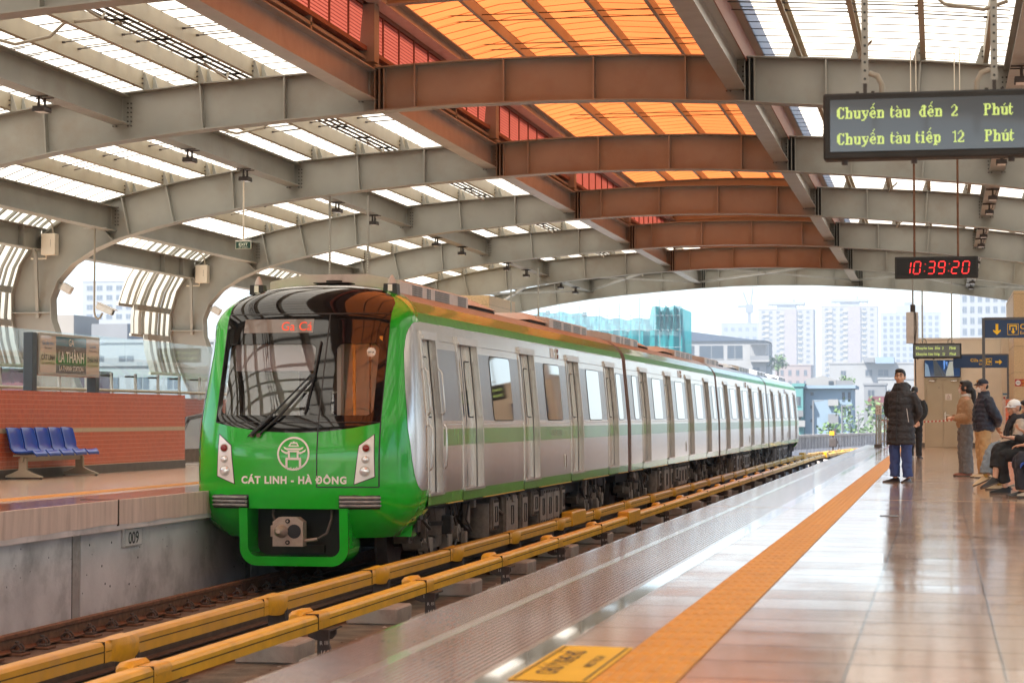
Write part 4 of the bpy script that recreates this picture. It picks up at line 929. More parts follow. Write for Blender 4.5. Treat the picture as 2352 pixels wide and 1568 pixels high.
mb.tube([(c[0] - .08, -.10, c[1]), (c[0] - .08, -.2, c[1] + .005), (c[0] - .075, -.27, c[1] + .01)], [.085, .07, .03], 'coupler_steel', 16); mb.cyl((c[0] + .085, -.104, c[1]), (c[0] + .085, -.02, c[1]), .09, 'black', 18)
for dz in (-.14, .13): mb.cyl((c[0], -.115, c[1] + dz), (c[0], -.1, c[1] + dz), .03, 'under_dark', 12); mb.cyl((c[0], -.12, c[1] + dz), (c[0], -.1, c[1] + dz), .013, 'coupler_steel', 8)
mb.box(c[0] - .24, c[0] - .2, -.06, .06, c[1] - .07, c[1] + .07, 'coupler_steel'); mb.cyl((c[0] + .2, 0, c[1] - .12), (c[0] + .36, 0, c[1] - .10), .022, 'coupler_steel', 10)
mb.tube([(c[0] + .36, 0, c[1] - .1), (c[0] + .48, .02, c[1] - .03), (c[0] + .52, .1, c[1] + .15), (c[0] + .50, .2, c[1] + .3)], .018, 'hose', 8); mb.tube([(c[0] - .2, .05, c[1] + .1), (c[0] - .26, .1, c[1] + .2), (c[0] - .28, .2, c[1] + .3)], .016, 'hose', 8)
mb.cyl((c[0], .06, c[1]), (c[0], .45, c[1]), .1, 'under_dark', 12); mb.build('coupler', car1)
# emblem: ring with the old pavilion, and the line's name
mb = MB(); ex, ez, er = .0, .485, .215
F = lambda u, v: nose_pt(ex + u, ez + v, .004)
n = 48; mb.grid([[F(r * math.cos(2 * math.pi * i / n), r * math.sin(2 * math.pi * i / n)) for r in (er - .024, er)] for i in range(n)] + [[F(r, 0) for r in (er - .024, er)]], 'letter_white', False)
def em(*polys):
    for pl in polys: mb.add([F(u, v) for u, v in pl], [list(range(len(pl)))], 'letter_white')
em([(-.075, .09), (.075, .09), (.055, .105), (-.055, .105)], [(-.075, .09), (-.045, .14), (-.028, .14), (-.055, .09)], [(.075, .09), (.045, .14), (.028, .14), (.055, .09)], [(-.045, .125), (.045, .125), (.045, .145), (-.045, .145)], [(-.012, .14), (.012, .14), (.012, .155), (-.012, .155)])
em([(-.135, .09), (-.12, .06), (-.085, .045), (-.09, .07)], [(.135, .09), (.12, .06), (.085, .045), (.09, .07)], [(-.09, .045), (.09, .045), (.09, .07), (-.09, .07)])
em([(-.17, .06), (-.155, .025), (-.1, -.005), (-.06, -.005), (-.06, .02), (-.11, .025)], [(.17, .06), (.155, .025), (.1, -.005), (.06, -.005), (.06, .02), (.11, .025)], [(-.075, .02), (.075, .02), (.075, .037), (-.075, .037)])
em([(-.07, -.055), (-.045, -.055), (-.045, .02), (-.07, .02)], [(.07, -.055), (.045, -.055), (.045, .02), (.07, .02)], [(-.1, -.08), (.1, -.08), (.1, -.05), (-.1, -.05)], [(-.105, -.19), (-.075, -.2), (-.075, -.06), (-.105, -.06)], [(.105, -.19), (.075, -.2), (.075, -.06), (.105, -.06)])
mb.text('HÀ NỘI', .044, 'letter_white', lambda u, v: nose_pt(ex + u, ez - .208 + v, .005), .02); mb.build('emblem', car1)
mb = MB(); mb.text('CÁT LINH - HÀ ĐÔNG', .128, 'letter_white', lambda u, v: nose_pt(.0 + u, .105 + v, .004), .042, space=1.16); mb.build('lettering', car1)
k = max(abs(v[0]) for v in mb.v); sc_ = .70 / k
for v in COL.objects[-1].data.vertices: v.co.x *= sc_
# wipers
mb = MB(); A = lambda x, z, o=.03: nose_pt(x, z, o)
mb.tube([A(-.56, .72, .03), A(-.30, .98, .06), A(.16, 1.50, .05)], .013, 'black', 8); mb.tube([A(-.47, .72, .03), A(-.2, .96, .06), A(.20, 1.46, .05)], .017, 'black', 8); mb.tube([A(-.56, .72, .045), A(-.3, .97, .06)], .026, 'black', 8)
mb.tube([A(-.62, .70, .02), A(-.52, .80, .04)], .008, 'black', 6)
for x in (-.56, -.47): mb.cyl(A(x, .72, 0), A(x, .72, .05), .03, 'under_brown', 12)
mb.tube([A(.235, 1.93, .02), A(.20, 1.5, .035), A(.12, .99, .02)], .014, 'black', 8); mb.cbox(A(.18, 1.48, .05), (.07, .03, .06), 'black', .01); mb.build('wiper', car1)
# marker lamps on the cab roof, antenna
for s in (-1, 1):
    mb = MB(); x = s * .93; y, z = 1.32, 2.60
    mb.prism([(x - .1, z), (x + .1, z - s * .02), (x + .09, z + .13), (x - .09, z + .13)], 'Y', y, y + .16, 'black'); mb.box(x - .03, x + .03, y - .004, y + .05, z + .03, z + .12, 'lamp_silver')
    mb.tube([(x, y + .1, z + .13), (x, y + .1, z + .17), (x, y + .1, z + .22), (x, y + .1, z + .25)], [.055, .05, .03, .012], 'unit_grey', 12); mb.build('roof_horn', car1)
mb = MB(); mb.cyl((.05, 1.7, 2.76), (.05, 1.7, 2.80), .11, 'under_dark', 16); mb.box(-.2, .3, 1.55, 1.85, 2.755, 2.768, 'under_dark'); mb.build('antenna', car1)
mb = MB(); p = nose_pt(.90, 1.79, -.008); mb.cyl(p, (p[0], p[1] - .004, p[2]), .06, 'letter_white', 24); mb.text('09/24', .036, 'black', lambda u, v: (p[0] + u, p[1] - .006, p[2] - .013 + v), .012); mb.build('window_sticker', car1)
mb = MB(); mb.prism([(.95, -.26), (1.45, -.26), (1.30, -.46), (1.28, -.62), (1.05, -.62)], 'Y', 1.1, 1.35, 'train_green') ; mb.box(1.32, 1.36, 1.12, 1.3, -.56, -.36, 'black'); mb.build('step_bracket', car1)
# ================================================================ TRACK AND THIRD RAILS
def track(xc, label, fast_y):
    root = thing('railway_track', label, 'track', (xc, 20, -1.5)); T = lambda mb, n, p=root: setloc(mb.build(n, None), p)
    def setloc(o, p): o.parent = p; o.matrix_parent_inverse = Matrix.Translation((-xc, -20, 1.5)); return o
    for s in (-1, 1):
        x = xc + s * .755; mb = MB(); prof = [(-.075, -1.32), (.075, -1.32), (.075, -1.308), (.012, -1.292), (.010, -1.20), (.036, -1.19), (.036, -1.156), (.026, -1.148), (-.026, -1.148), (-.036, -1.156), (-.036, -1.19), (-.010, -1.20), (-.012, -1.292), (-.075, -1.308)]
        ribbon(mb, [(x + a, z) for a, z in prof], YS, 'rust' if s < 0 else 'rail_steel', smooth=False)
        o = T(mb, 'rail')
    proto = None
    for y in fast_y:
        if proto is None:
            mb = MB(); mb.cbox((0, 0, .012), (.40, .20, .024), 'rust', .004); mb.cbox((.11, 0, .036), (.10, .13, .03), 'rail_steel', .006); mb.cbox((-.11, 0, .036), (.10, .13, .03), 'rail_steel', .006)
            for q in (-1, 1):
                for dy in (-.035, .035): mb.tube([(q * .05, dy, .055), (q * .09, dy, .095), (q * .13, dy, .105), (q * .155, dy, .07), (q * .14, dy, .03)], .012, 'rail_steel', 7)
                mb.cyl((q * .10, 0, .03), (q * .10, 0, .115), .014, 'rust', 8); mb.cyl((q * .10, 0, .115), (q * .10, 0, .135), .022, 'rail_steel', 6)
            proto = mb.build('rail_fastener', root); o = proto
        else: o = proto.copy(); COL.objects.link(o)
        o.location = (-.755, y - 20, .155)
track(TR, 'rusty track under the green train with clip fasteners along its outer rail', [14.74 + .605 * k for k in range(26)])
track(-3.95, 'empty track alongside the near platform edge, partly hidden below it', [])
def third_rail(side, xf, zt, zb, y0, label, nums):
    # xf: face towards the near platform; side -1: caps face that platform (far rail), +1: caps on the other side (near rail)
    root = thing('third_rail', label, 'third rail', (xf, y0, zb), 0, 'yellow covered third rails'); inv = Matrix.Translation((-xf, -y0, -zb))
    def pb(mb, n, p=None):
        o = mb.build(n, None); o.parent = p or root; o.matrix_parent_inverse = inv if p is None else Matrix.Identity(4)
        return o
    W_ = .155; zm = lerp(zb, zt, .52)
    prof = [(xf, zb), (xf, zm - .004), (xf - .007, zm), (xf, zm + .004), (xf, zt - .028), (xf - .016, zt - .006), (xf - .03, zt), (xf - W_ + .03, zt), (xf - W_ + .012, zt - .01), (xf - W_, zt - .03), (xf - W_, zb), (xf - W_ + .02, zb), (xf - W_ + .02, zt - .05), (xf - .02, zt - .05), (xf - .02, zb)]
    ys = []; y = y0
    while y < 150: ys.append(y); y += 4.12
    for i, (a, b) in enumerate(zip(ys, ys[1:])):
        mb = MB(); k = 1 if b < 90 else 3; st = [lerp(a + .006, b - .006, j / k) for j in range(k + 1)]; sag = random.uniform(-.006, .006); sx_ = random.uniform(-.006, .006)
        ribbon(mb, [(x + sx_, z + sag) for x, z in prof], st, 'cover_yellow_near' if side > 0 else 'cover_yellow', cap=True)
        mb.box(xf - .0005 + bend(a) + sx_, xf + .0012 + bend(a) + sx_, a + .01, b - .01, zm - .005 + sag, zm + .005 + sag, 'groove') if b < 90 else None
        pb(mb, 'rail_cover')
        if b < 90:
            mb = MB(); mb.box(xf - .11, xf - .05, a + .02, b - .02, zb + .01, zb + .06, 'rail_steel'); pb(mb, 'conductor_rail')
        bx = bend(a)
        # joint sleeve and moulded cap at each bracket
        mb = MB(); pr = [(x + (.005 if x > xf - .05 else -.005 if x < xf - .1 else 0), z + (.005 if z > zt - .04 else 0)) for x, z in prof[:11]]
        s0, s1 = (a - .02, a + .34) if side > 0 else (a - .02, a + .62)
        ribbon(mb, [(x + bx, z) for x, z in pr], [s0, s1], 'cover_yellow_bright', bx=False); 
        if side > 0: mb.box(xf + bx + .003, xf + bx + .0075, a + .03, a + .3, zm - .004, zm + .012, 'cover_yellow')
        mb.box(xf - .15 + bx, xf + bx + .0056, a - .025, a - .021, zb, zt + .0056, 'groove')
        if side > 0:
            c = (xf - W_ - .03 + bx, a + .12, zt - .005); ya, yb = a - .12, a + .34
            rows = [[(c[0] + u * .075 * sc, yy_, zt - .09 + (v + 1) * .065 * sc) for u, v in ((-1, -1), (-1, .4), (-.6, .9), (.5, 1), (.9, .6), (.9, -1))] for yy_, sc in ((ya, .75), (ya + .05, 1), (yb - .12, 1), (yb, .55))]
            mb.grid(rows, 'cover_yellow_bright', True, True); mb.add(rows[0], [(5, 4, 3, 2, 1, 0)], 'cover_yellow_bright')
        else:
            rows = []
            for t, h in ((.12, .0), (.20, .35), (.30, .8), (.42, 1.0), (.55, 1.0), (.60, .9)):
                o_ = .006 + .055 * h; zz = zb - .03 * h
                rows.append([(xf - .10 + bx, a + t, zt + .006 + .012 * h), (xf + bx + o_ * .6, a + t, zt + .006 + .008 * h), (xf + bx + o_, a + t, zt - .03), (xf + bx + o_, a + t, lerp(zm, zb, .5)), (xf + bx + o_ * .4, a + t, zz), (xf - .02 + bx, a + t, zz)])
            mb.grid(rows, 'cover_yellow_bright', True, False, True); mb.add(rows[-1], [(0, 1, 2, 3, 4, 5)], 'cover_yellow')
        pb(mb, 'joint_cap')
        # bracket and its concrete block
        mb = MB(); yb_ = a + (.18 if side > 0 else .62)
        if side > 0:
            sh_ = [(-.11, -.0), (-.005, -.0), (-.012, -.12), (.02, -.21), (.09, -.26), (.22, -.275), (.22, -.33), (-.06, -.33), (-.115, -.28)]
            mb.prism([(xf + bx + x + .09, zb + z) for x, z in sh_], 'Y', yb_ - .16, yb_ - .11, 'bracket')
            mb.box(xf + bx - .02, xf + bx + .06, yb_ - .12, yb_ + .36, zb - .03, zb - .012, 'bracket')
            sh2 = [(-.30, .0), (-.02, .0), (-.015, -.09), (-.05, -.135), (-.20, -.15), (-.28, -.12)]
            mb.prism([(xf + bx + x + .02, zb + z) for x, z in sh2], 'Y', yb_ + .35, yb_ + .39, 'bracket')
            if b < 60:
                n_ = str(nums + i); mb.text('R III', .05, 'chalk', lambda u, v: (xf + .0 + u + bx, yb_ - .163, zb - .14 + v + u * .1), 0, 'LEFT'); mb.text(n_, .055, 'chalk', lambda u, v: (xf + .005 + u + bx, yb_ - .163, zb - .225 + v + u * .1), 0, 'LEFT')
                mb.text(n_, .055, 'chalk', lambda u, v: (xf - .17 + u + bx, yb_ + .347, zb - .10 + v), 0, 'LEFT')
        else:
            for q in (0, .055): mb.prism([(xf + bx - .14, zb + .04), (xf + bx + .035, zb + .04), (xf + bx + .06, zb - .30), (xf + bx - .15, zb - .30)], 'Y', yb_ + q - .05, yb_ + q - .02, 'bracket')
            mb.box(xf + bx - .12, xf + bx + .02, yb_ - .045, yb_ + .04, zb - .3, zb + .03, 'black_matte')
        br = pb(mb, 'bracket')
        mb = MB(); c = (xf + bx + (.10 if side > 0 else -.08), yb_ + .25 if side > 0 else yb_, (-1.5 + zb - .27) / 2 if side > 0 else -1.4)
        mb.cbox(c, (.62, .75, zb - .27 + 1.5 if side > 0 else .2), 'concrete', .02)
        if side > 0: mb.cbox((c[0] - .1, c[1] + .9, -1.42), (.4, .9, .15), 'concrete', .02)
        o = mb.build('pedestal', None); o.parent = br
    mb = MB(); ya = 38.1 if side > 0 else 38.4
    mb.cbox((xf - .08, ya + .75, (zb + zt) / 2 + .03), (.21, 1.5, zt - zb + .10), 'cover_yellow_bright', .02); pb(mb, 'expansion_box')
    mb = MB(); mb.cbox((xf - .08 + bend(104), 104, (zb + zt) / 2 + .03), (.25, 1.5, zt - zb + .14), 'cover_yellow_bright', .02); pb(mb, 'expansion_box')
third_rail(1, -5.45, -.81, -.945, 2.15, 'bright yellow third rail cover, the one nearer the platform with the caution mark', 160)
third_rail(-1, -6.52, -.838, -1.0, 3.9, 'dusty yellow third rail cover running along beside the green train', 160)

# ================================================================ FAR PLATFORM
def wallpiece(name, label, x0, x1, y0, y1, zf, top, mt='red_tile', b0=.112, s0=.6875, s1=.762, faces='X'):
    r = thing(name, label, 'tiled wall', ((x0 + x1) / 2, (y0 + y1) / 2, zf)); inv = Matrix.Translation((-(x0 + x1) / 2, -(y0 + y1) / 2, -zf))
    def pb(mb, n): o = mb.build(n, None); o.parent = r; o.matrix_parent_inverse = inv
    e = .006
    mb = MB(); mb.box(x0, x1, y0, y1, b0, s0, mt); mb.box(x0, x1, y0, y1, s1, top, mt); pb(mb, 'wall')
    mb = MB(); mb.box(x0 + .001, x1 - .001, y0 + .001, y1 - .001, s0, s1, 'white_mosaic'); pb(mb, 'white_stripe')
    mb = MB(); mb.box(x0 - .012, x1 + .012, y0 - .012, y1 + .012, zf - .04, b0 - .012, 'dark_base'); mb.box(x0 - .006, x1 + .006, y0 - .006, y1 + .006, b0 - .012, b0, 'white_mosaic'); pb(mb, 'base_course')
    return r
WX = -14.75
wallpiece('stair_wall', 'red mosaic tiled wall with a white stripe behind the blue seats', WX - .35, WX, 14, 40.9, -.05, 1.385)
wallpiece('parapet_wall', 'low red tiled wall under the glass balustrade of the far platform', -17.75, -17.45, Y0, 74.5, -.08, 1.374)
# glass balustrade
gb = thing('glass_balustrade', 'clear glass balustrade with steel posts and a pale handrail above the far platform wall', 'balustrade', (-17.6, 40, 1.374)); ginv = Matrix.Translation((17.6, -40, -1.374))
def gp(mb, n, p=None):
    o = mb.build(n, None); o.parent = p or gb; o.matrix_parent_inverse = ginv if not p else Matrix.Identity(4); return o
for k in range(-6, 20):
    y = 39.3 + 1.4 * k; mb = MB(); mb.box(-17.606, -17.594, y + .012, y + 1.388, 1.40, 2.68, 'pane'); gp(mb, 'glass_pane')
    mb = MB(); mb.prism([(-17.42, 1.36), (-17.36, 1.36), (-17.40, 1.90), (-17.42, 1.90)], 'Y', y + .1, y + .19, 'aluminium'); mb.cbox((-17.5, y + .06, 1.84), (.16, .22, .035), 'under_dark', .008); mb.box(-17.40, -17.385, y + .185, y + .192, 1.4, 1.9, 'black'); gp(mb, 'post')
mb = MB(); mb.cyl((-17.33, 24, 1.52), (-17.33, 74, 1.52), .032, 'bench_frame', 10); gp(mb, 'handrail')
mb = MB(); mb.box(-17.62, -17.58, 30.7, 74, 1.374, 1.40, 'aluminium'); gp(mb, 'glazing_channel')
# bench of moulded seats
def bench(x, y0, zf, n, flip, label, cnt=1):
    # seats face +X (flip: -X); n seats along +Y
    f = -1 if flip else 1
    r = thing('seat_bench', label, 'bench', (x, y0, zf)); p = .545
    for i in range(n):
        c = p * (i + .5); mb = MB(); rows = []
        prof = [(-.30, .82), (-.285, .83), (-.265, .81), (-.235, .70), (-.205, .58), (-.165, .47), (-.12, .425), (-.02, .415), (.12, .425), (.20, .44), (.245, .43), (.262, .405), (.262, .39)]
        for j in range(11):
            u = j / 10 * 2 - 1; w = .245 - .02 * 0; rr = []
            for q, (a, b) in enumerate(prof):
                ww = w * (0.78 if q == 0 else .86 if q == 1 else .97 if q == 2 else 1.0 if q < 9 else .97 if q < 11 else .9)
                e = abs(u) ** 4; rr.append((f * (a + e * (.035 if b > .5 else 0)), c + u * ww, b + e * (.03 if b < .5 and q < 10 else -.01)))
            rows.append(rr)
        mb.grid(rows, 'blue_seat', True, False, flip)
        back = [[(a - f * .022 * (1 if b > .47 else .2), y, b - .022 * (0 if b > .47 else 1)) for a, y, b in rr] for rr in rows]
        mb.grid(back, 'blue_seat', True, False, not flip)
        for R1, R2 in ((rows[0], back[0]), (rows[-1], back[-1])): mb.grid([R1, R2], 'blue_seat', False)
        mb.grid([[rr[0] for rr in rows], [rr[0] for rr in back]], 'blue_seat', True); mb.grid([[rr[-1] for rr in rows], [rr[-1] for rr in back]], 'blue_seat', True)
        mb.build('seat', r, sharp=60)
    mb = MB(); L = p * n
    mb.cbox((-f * .03, L / 2, .33), (.05, L - .25, .10), 'bench_frame', .008)
    for i in range(n):
        for d in (-.12, .12): mb.cbox((f * .02, p * (i + .5) + d, .385), (.34, .04, .02), 'bench_frame', .004)
        mb.cbox((f * .17, p * (i + .5), .378), (.025, .36, .02), 'bench_frame', .004)
    mb.cbox((f * .0, .17, .378), (.36, .06, .035), 'bench_frame', .004)
    mb.build('beam', r)
    for yy_ in (.2, L - .2):
        mb = MB(); mb.cbox((-f * .03, yy_, .24), (.14, .07, .20), 'bench_frame', .01)
        mb.prism([(f * (-.10), .15), (f * .04, .15), (f * .14, .10), (f * .30, .045), (f * .30, .03), (-f * .36, .03), (-f * .36, .045), (-f * .20, .10)], 'Y', yy_ - .04, yy_ + .04, 'bench_frame'); l = mb.build('leg', r)
        mb = MB()
        for a in (-.33, .27): mb.cyl((f * a, yy_, 0), (f * a, yy_, .012), .032, 'black', 12); mb.cyl((f * a, yy_, .012), (f * a, yy_, .035), .012, 'black', 8)
        mb.build('foot', l)
    return r
bench(-14.42, 32.3, -.047, 5, False, 'row of five blue moulded seats in front of the red tiled wall')
mb = MB(); mb.cbox((WX + .006, 31.75, .33), (.012, .08, .13), 'white_paint', .003); mb.box(WX + .012, WX + .014, 31.73, 31.77, .30, .36, 'unit_grey'); tag(mb.build('wall_socket'), 'small white socket on the red tiled wall beside the blue seats', 'socket')
# station name sign on two posts
ns = thing('station_sign', 'station name board on two grey posts reading La Thành', 'station sign', (-15.2, 34.5, 1.3)); nx = -15.2
def gi(mb, n, root, p=None):
    o = mb.build(n, None); o.parent = p or root; l = root.location; o.matrix_parent_inverse = Matrix.Translation(-l) if not p else Matrix.Identity(4)
    return o
for y in (34.48, 37.28):
    mb = MB(); mb.cbox((nx - .02, y, .6), (.17, .19, 3.6 if y < 35 else 2.4 ), 'sign_grey', .006); gi(mb, 'post', ns)
mb = MB(); mb.cbox((nx, 36.0, 2.04), (.14, 2.72, .74), 'aluminium', .008); bd = gi(mb, 'board', ns)
mb = MB(); X = nx + .072
def q(mt, y0, y1, z0, z1, dx=0): mb.add([(X + dx, y0, z0), (X + dx, y1, z0), (X + dx, y1, z1), (X + dx, y0, z1)], [(0, 1, 2, 3)], mt)
P('board_beige', (0.56, 0.47, 0.40), 0.12, coat=.8); P('board_dark', (0.075, 0.06, 0.055), 0.1, coat=.8); P('board_green', (0.02, 0.12, 0.03), 0.12, coat=.8); P('board_teal', (0.08, 0.21, 0.28), 0.1, coat=.8); P('letter_blue', (0.06, 0.22, 0.45), .4); P('letter_olive', (.22, .30, .08), .4)
q('board_beige', 34.68, 35.36, 1.72, 2.36); q('board_dark', 35.36, 36.72, 1.72, 1.9); q('board_green', 35.36, 36.72, 1.9, 2.0); q('board_dark', 35.36, 36.72, 2.0, 2.2); q('board_teal', 35.36, 36.72, 2.2, 2.36); q('board_beige', 36.72, 37.32, 1.72, 2.36)
t = lambda s, y, z, h, m, b=.0, k=1: mb.text(s, h, m, lambda u, v: (X + .004, y + u * k, z + v), b)
t('GA', 36.03, 2.21, .17, 'letter_white', .01); t('LA THÀNH', 36.04, 1.915, .27, 'letter_white', .012, .88); t('LA THANH STATION', 36.04, 1.765, .125, 'letter_white', .01, .92)
t('Ga tiếp theo', 35.02, 2.20, .095, 'letter_blue'); t('Next station', 35.02, 2.13, .06, 'black_letter'); t('CÁT LINH', 35.02, 1.94, .13, 'black_letter', .014); t('CAT LINH STATION', 35.02, 1.86, .062, 'letter_olive', .01)
t('Ga trước', 37.02, 2.20, .085, 'letter_blue'); t('Previous station', 37.02, 2.13, .055, 'black_letter'); t('THÁI HÀ', 37.02, 1.94, .13, 'black_letter', .014); t('THAI HA STATION', 37.02, 1.86, .058, 'letter_olive', .01)
gi(mb, 'lettering', ns, bd)
# number plate on the platform wall
mb = MB(); mb.cbox((-9.43, 24.33, -.47), (.04, .60, .225), 'unit_grey', .006); r = tag(mb.build('number_plate'), 'small grey plate numbered 009 on the far platform wall', 'number plate')
mb = MB(); mb.text('009', .20, 'black_letter', lambda u, v: (-9.407, 24.33 + u * 1.15, -.545 + v), .012)
for a, b, c, d in ((24.05, 24.61, -.375, -.371), (24.05, 24.61, -.573, -.569), (24.05, 24.054, -.573, -.371), (24.606, 24.61, -.573, -.371)): mb.box(-9.4095, -9.408, a, b, c, d, 'black_letter')
mb.build('lettering', r)
# escalator end behind the seats' wall
es = thing('escalator', 'escalator landing with grey side panel and black handrail behind the red wall', 'escalator', (-16.1, 44, -.06)); 
mb = MB(); mb.prism([(41.6, -.06), (60, -.06), (60, .95), (46.2, .95), (45.3, .88), (44.9, .6), (44.9, .2), (41.6, .1)], 'X', -16.3, -16.22, 'stainless_plain'); gi(mb, 'side_panel', es)
mb = MB(); mb.tube([(-16.26, 60, 1.0), (-16.26, 46.2, 1.0), (-16.26, 45.2, .92), (-16.26, 44.8, .62), (-16.26, 44.85, .3)], .045, 'black', 8); gi(mb, 'handrail', es)
mb = MB(); mb.box(-16.21, -15.3, 41, 60, -.07, -.04, 'stainless_plain'); mb.box(-16.215, -16.205, 41.6, 60, -.04, .25, 'under_box'); gi(mb, 'landing_plate', es)
# stone clad lift shaft, one on each platform
def shaft(x0, x1, y0, y1, zf, top, label):
    mb = MB(); mb.cbox(((x0 + x1) / 2, (y0 + y1) / 2, (zf + top) / 2), (x1 - x0, y1 - y0, top - zf), 'granite', .01)
    for z in [zf + .78 * k for k in range(1, 7)]: mb.box(x0 - .001, x1 + .001, y0 - .002, y0 + .01, z, z + .006, 'groove'); mb.box(x1 - .01, x1 + .002, y0 - .001, y1, z, z + .006, 'groove'); mb.box(x0 - .002, x0 + .01, y0 - .001, y1, z, z + .006, 'groove')
    return tag(mb.build('lift_shaft'), label, 'lift shaft')
shaft(-17.3, -14.45, 69.1, 73.5, -.05, 4.94, 'cream stone lift shaft on the far platform, its top showing above the train')
shaft(2.19, 6.5, 66.0, 73, -.06, 4.72, 'speckled tan granite lift shaft at the end of the near platform')
# ================================================================ HANGING THINGS
def floodlight_proto():
    r = thing('floodlight', 'x', 'floodlight'); mb = MB()
    mb.cbox((0, 0, -.25), (.24, .36, .07), 'bracket', .012)
    for k in range(9): mb.box(-.115, .115, -.165 + k * .04, -.15 + k * .04, -.215, -.185, 'bracket')
    mb.build('lamp_body', r)
    mb = MB(); mb.add([(-.09, -.15, -.287), (.09, -.15, -.287), (.09, .15, -.287), (-.09, .15, -.287)], [(3, 2, 1, 0)], 'lamp_silver'); mb.build('diffuser', r)
    mb = MB()
    for y in (-.14, .14): mb.cbox((0, y, -.11), (.04, .03, .2), 'bracket', .004); mb.cyl((-.18, y, -.008), (.18, y, -.008), .012, 'bracket', 6); mb.cyl((0, y, -.18), (0, y, -.14), .03, 'bracket', 8)
    mb.tube([(.02, .1, -.2), (.08, -.05, -.12), (.1, -.3, -.03)], .012, 'hose', 6); mb.box(-.012, .012, -.14, .14, -.03, -.018, 'bracket'); mb.build('bracket', r); r.scale = (.82, .82, .82)
    return r
fp = None; G = 'floodlights under the canopy beams'; i = 0
for sname, x in (('far', XC - 7.25), ('near', XC + 7.25)):
    n = 0
    for y in [33.9 + 9.8 * k + d for k in range(-1, 5) for d in (3.3, 6.5)]:
        if y < 29: continue
        lab = f'{ORD[n]} black floodlight from the camera under the canopy beam over the {sname} platform'; n += 1; loc = (x, y, 5.81)
        if fp is None: fp = floodlight_proto(); fp.location = loc; fp['label'] = lab; fp['group'] = G
        else: dup(fp, loc, None, lab, G)
cp = None
for k in range(0, 5):
    y = 33.9 + 9.8 * k; lab = f'boxy pale floodlight on the inner edge of the {ORD[k]} curved column from the camera'
    if cp is None:
        cp = thing('column_floodlight', lab, 'floodlight', (0, 0, 0), 0, 'floodlights on the curved columns'); mb = MB(); mb.cbox((0, 0, 0), (.30, .20, .22), 'unit_grey', .02, lambda x, y_, z: (x * .85 + z * .5, y_, z * .85 - x * .5)); mb.build('lamp_body', cp); cp.scale = (.8, .8, .8)
        mb = MB(); mb.box(-.10, .10, -.08, .08, -.114, -.112, 'lamp_silver', lambda x, y_, z: (x * .85 + z * .5, y_, z * .85 - x * .5)); mb.build('diffuser', cp)
        mb = MB(); mb.tube([(-.2, .05, .12), (-.6, .12, .3), (-.85, .16, .42)], .03, 'steel_paint', 6); mb.box(-.24, -.1, -.02, .12, -.03, .12, 'steel_paint'); mb.build('arm', cp)
    else: dup(cp, (0, 0, 0), None, lab)
    [o for o in COL.objects if o.name.startswith('column_floodlight')][-1].location = (XC - 12.33, y - .05, 3.72)
for k in (1, 2):
    y = 33.9 + 9.8 * k; mb = MB(); mb.cbox((XC - 12.66, y - .22, 4.66), (.32, .22, .46), 'cream', .008); mb.box(XC - 12.60, XC - 12.595, y - .332, y - .329, 4.6, 4.76, 'black'); mb.tube([(XC - 12.6, y - .2, 4.9), (XC - 12.62, y - .2, 5.1), (XC - 12.8, y - .1, 5.25)], .022, 'cable_grey', 6)
    mb.tube([(XC - 12.75, y - .2, 4.43), (XC - 12.75, y - .2, 4.36), (XC - 13.1, y - .2, 4.36)], .02, 'cream', 6); tag(mb.build('junction_box'), f'beige electrical cabinet fixed to the {ORD[k]} curved column from the camera', 'cabinet')
# surveillance camera on a hanging pole
cc = thing('surveillance_camera', 'white surveillance camera on a long bent pole hung from the canopy beam', 'camera', (-17.5, 42.9, 4.94))
mb = MB(); mb.tube([(0, 0, 0), (0, 0, -1.75), (.02, 0, -1.86), (.08, -.02, -1.92), (.14, -.03, -1.90), (.2, -.04, -1.8)], .022, 'cable_grey', 8); mb.cbox((0, 0, 0), (.5, .06, .02), 'steel_paint_silver', .004); mb.tube([(-.05, 0, -.02), (-.25, 0, .04), (-.3, 0, .1)], .014, 'cable_grey', 6); mb.build('pole', cc)
mb = MB(); fnc = lambda x, y, z: (.22 + x * .9 + z * .35, -.05 + y, -1.70 + z * .9 - x * .38); mb.cbox((.05, 0, 0), (.40, .14, .13), 'white_paint', .015, fnc); mb.cbox((.07, 0, .075), (.46, .17, .02), 'unit_grey', .004, fnc); mb.box(.251, .253, -.05, .05, -.05, .05, 'black', fnc); mb.build('camera_body', cc)
# exit sign on a rod
ex = thing('exit_sign', 'small dark green EXIT sign hung on a rod over the far platform', 'exit sign', (XC - 7.25, 40.3, 5.82))
mb = MB(); mb.tube([(0, 0, 0), (0, 0, -1.42)], .018, 'cream', 8); mb.box(-.16, .16, -.014, .014, -1.43, -1.41, 'white_paint'); mb.build('rod', ex)
mb = MB(); mb.cbox((0, 0, -1.505), (.315, .03, .15), 'exit_text', .004); mb.box(-.148, .148, -.0175, -.016, -1.572, -1.438, 'exit_green'); b = mb.build('sign_panel', ex)
mb = MB(); mb.text('EXIT', .078, 'exit_text', lambda u, v: (u * 1.15, -.0185, -1.52 + v), .02); mb.text('LỐI THOÁT', .036, 'exit_text', lambda u, v: (u, -.0185, -1.562 + v), .01); mb.build('lettering', b)
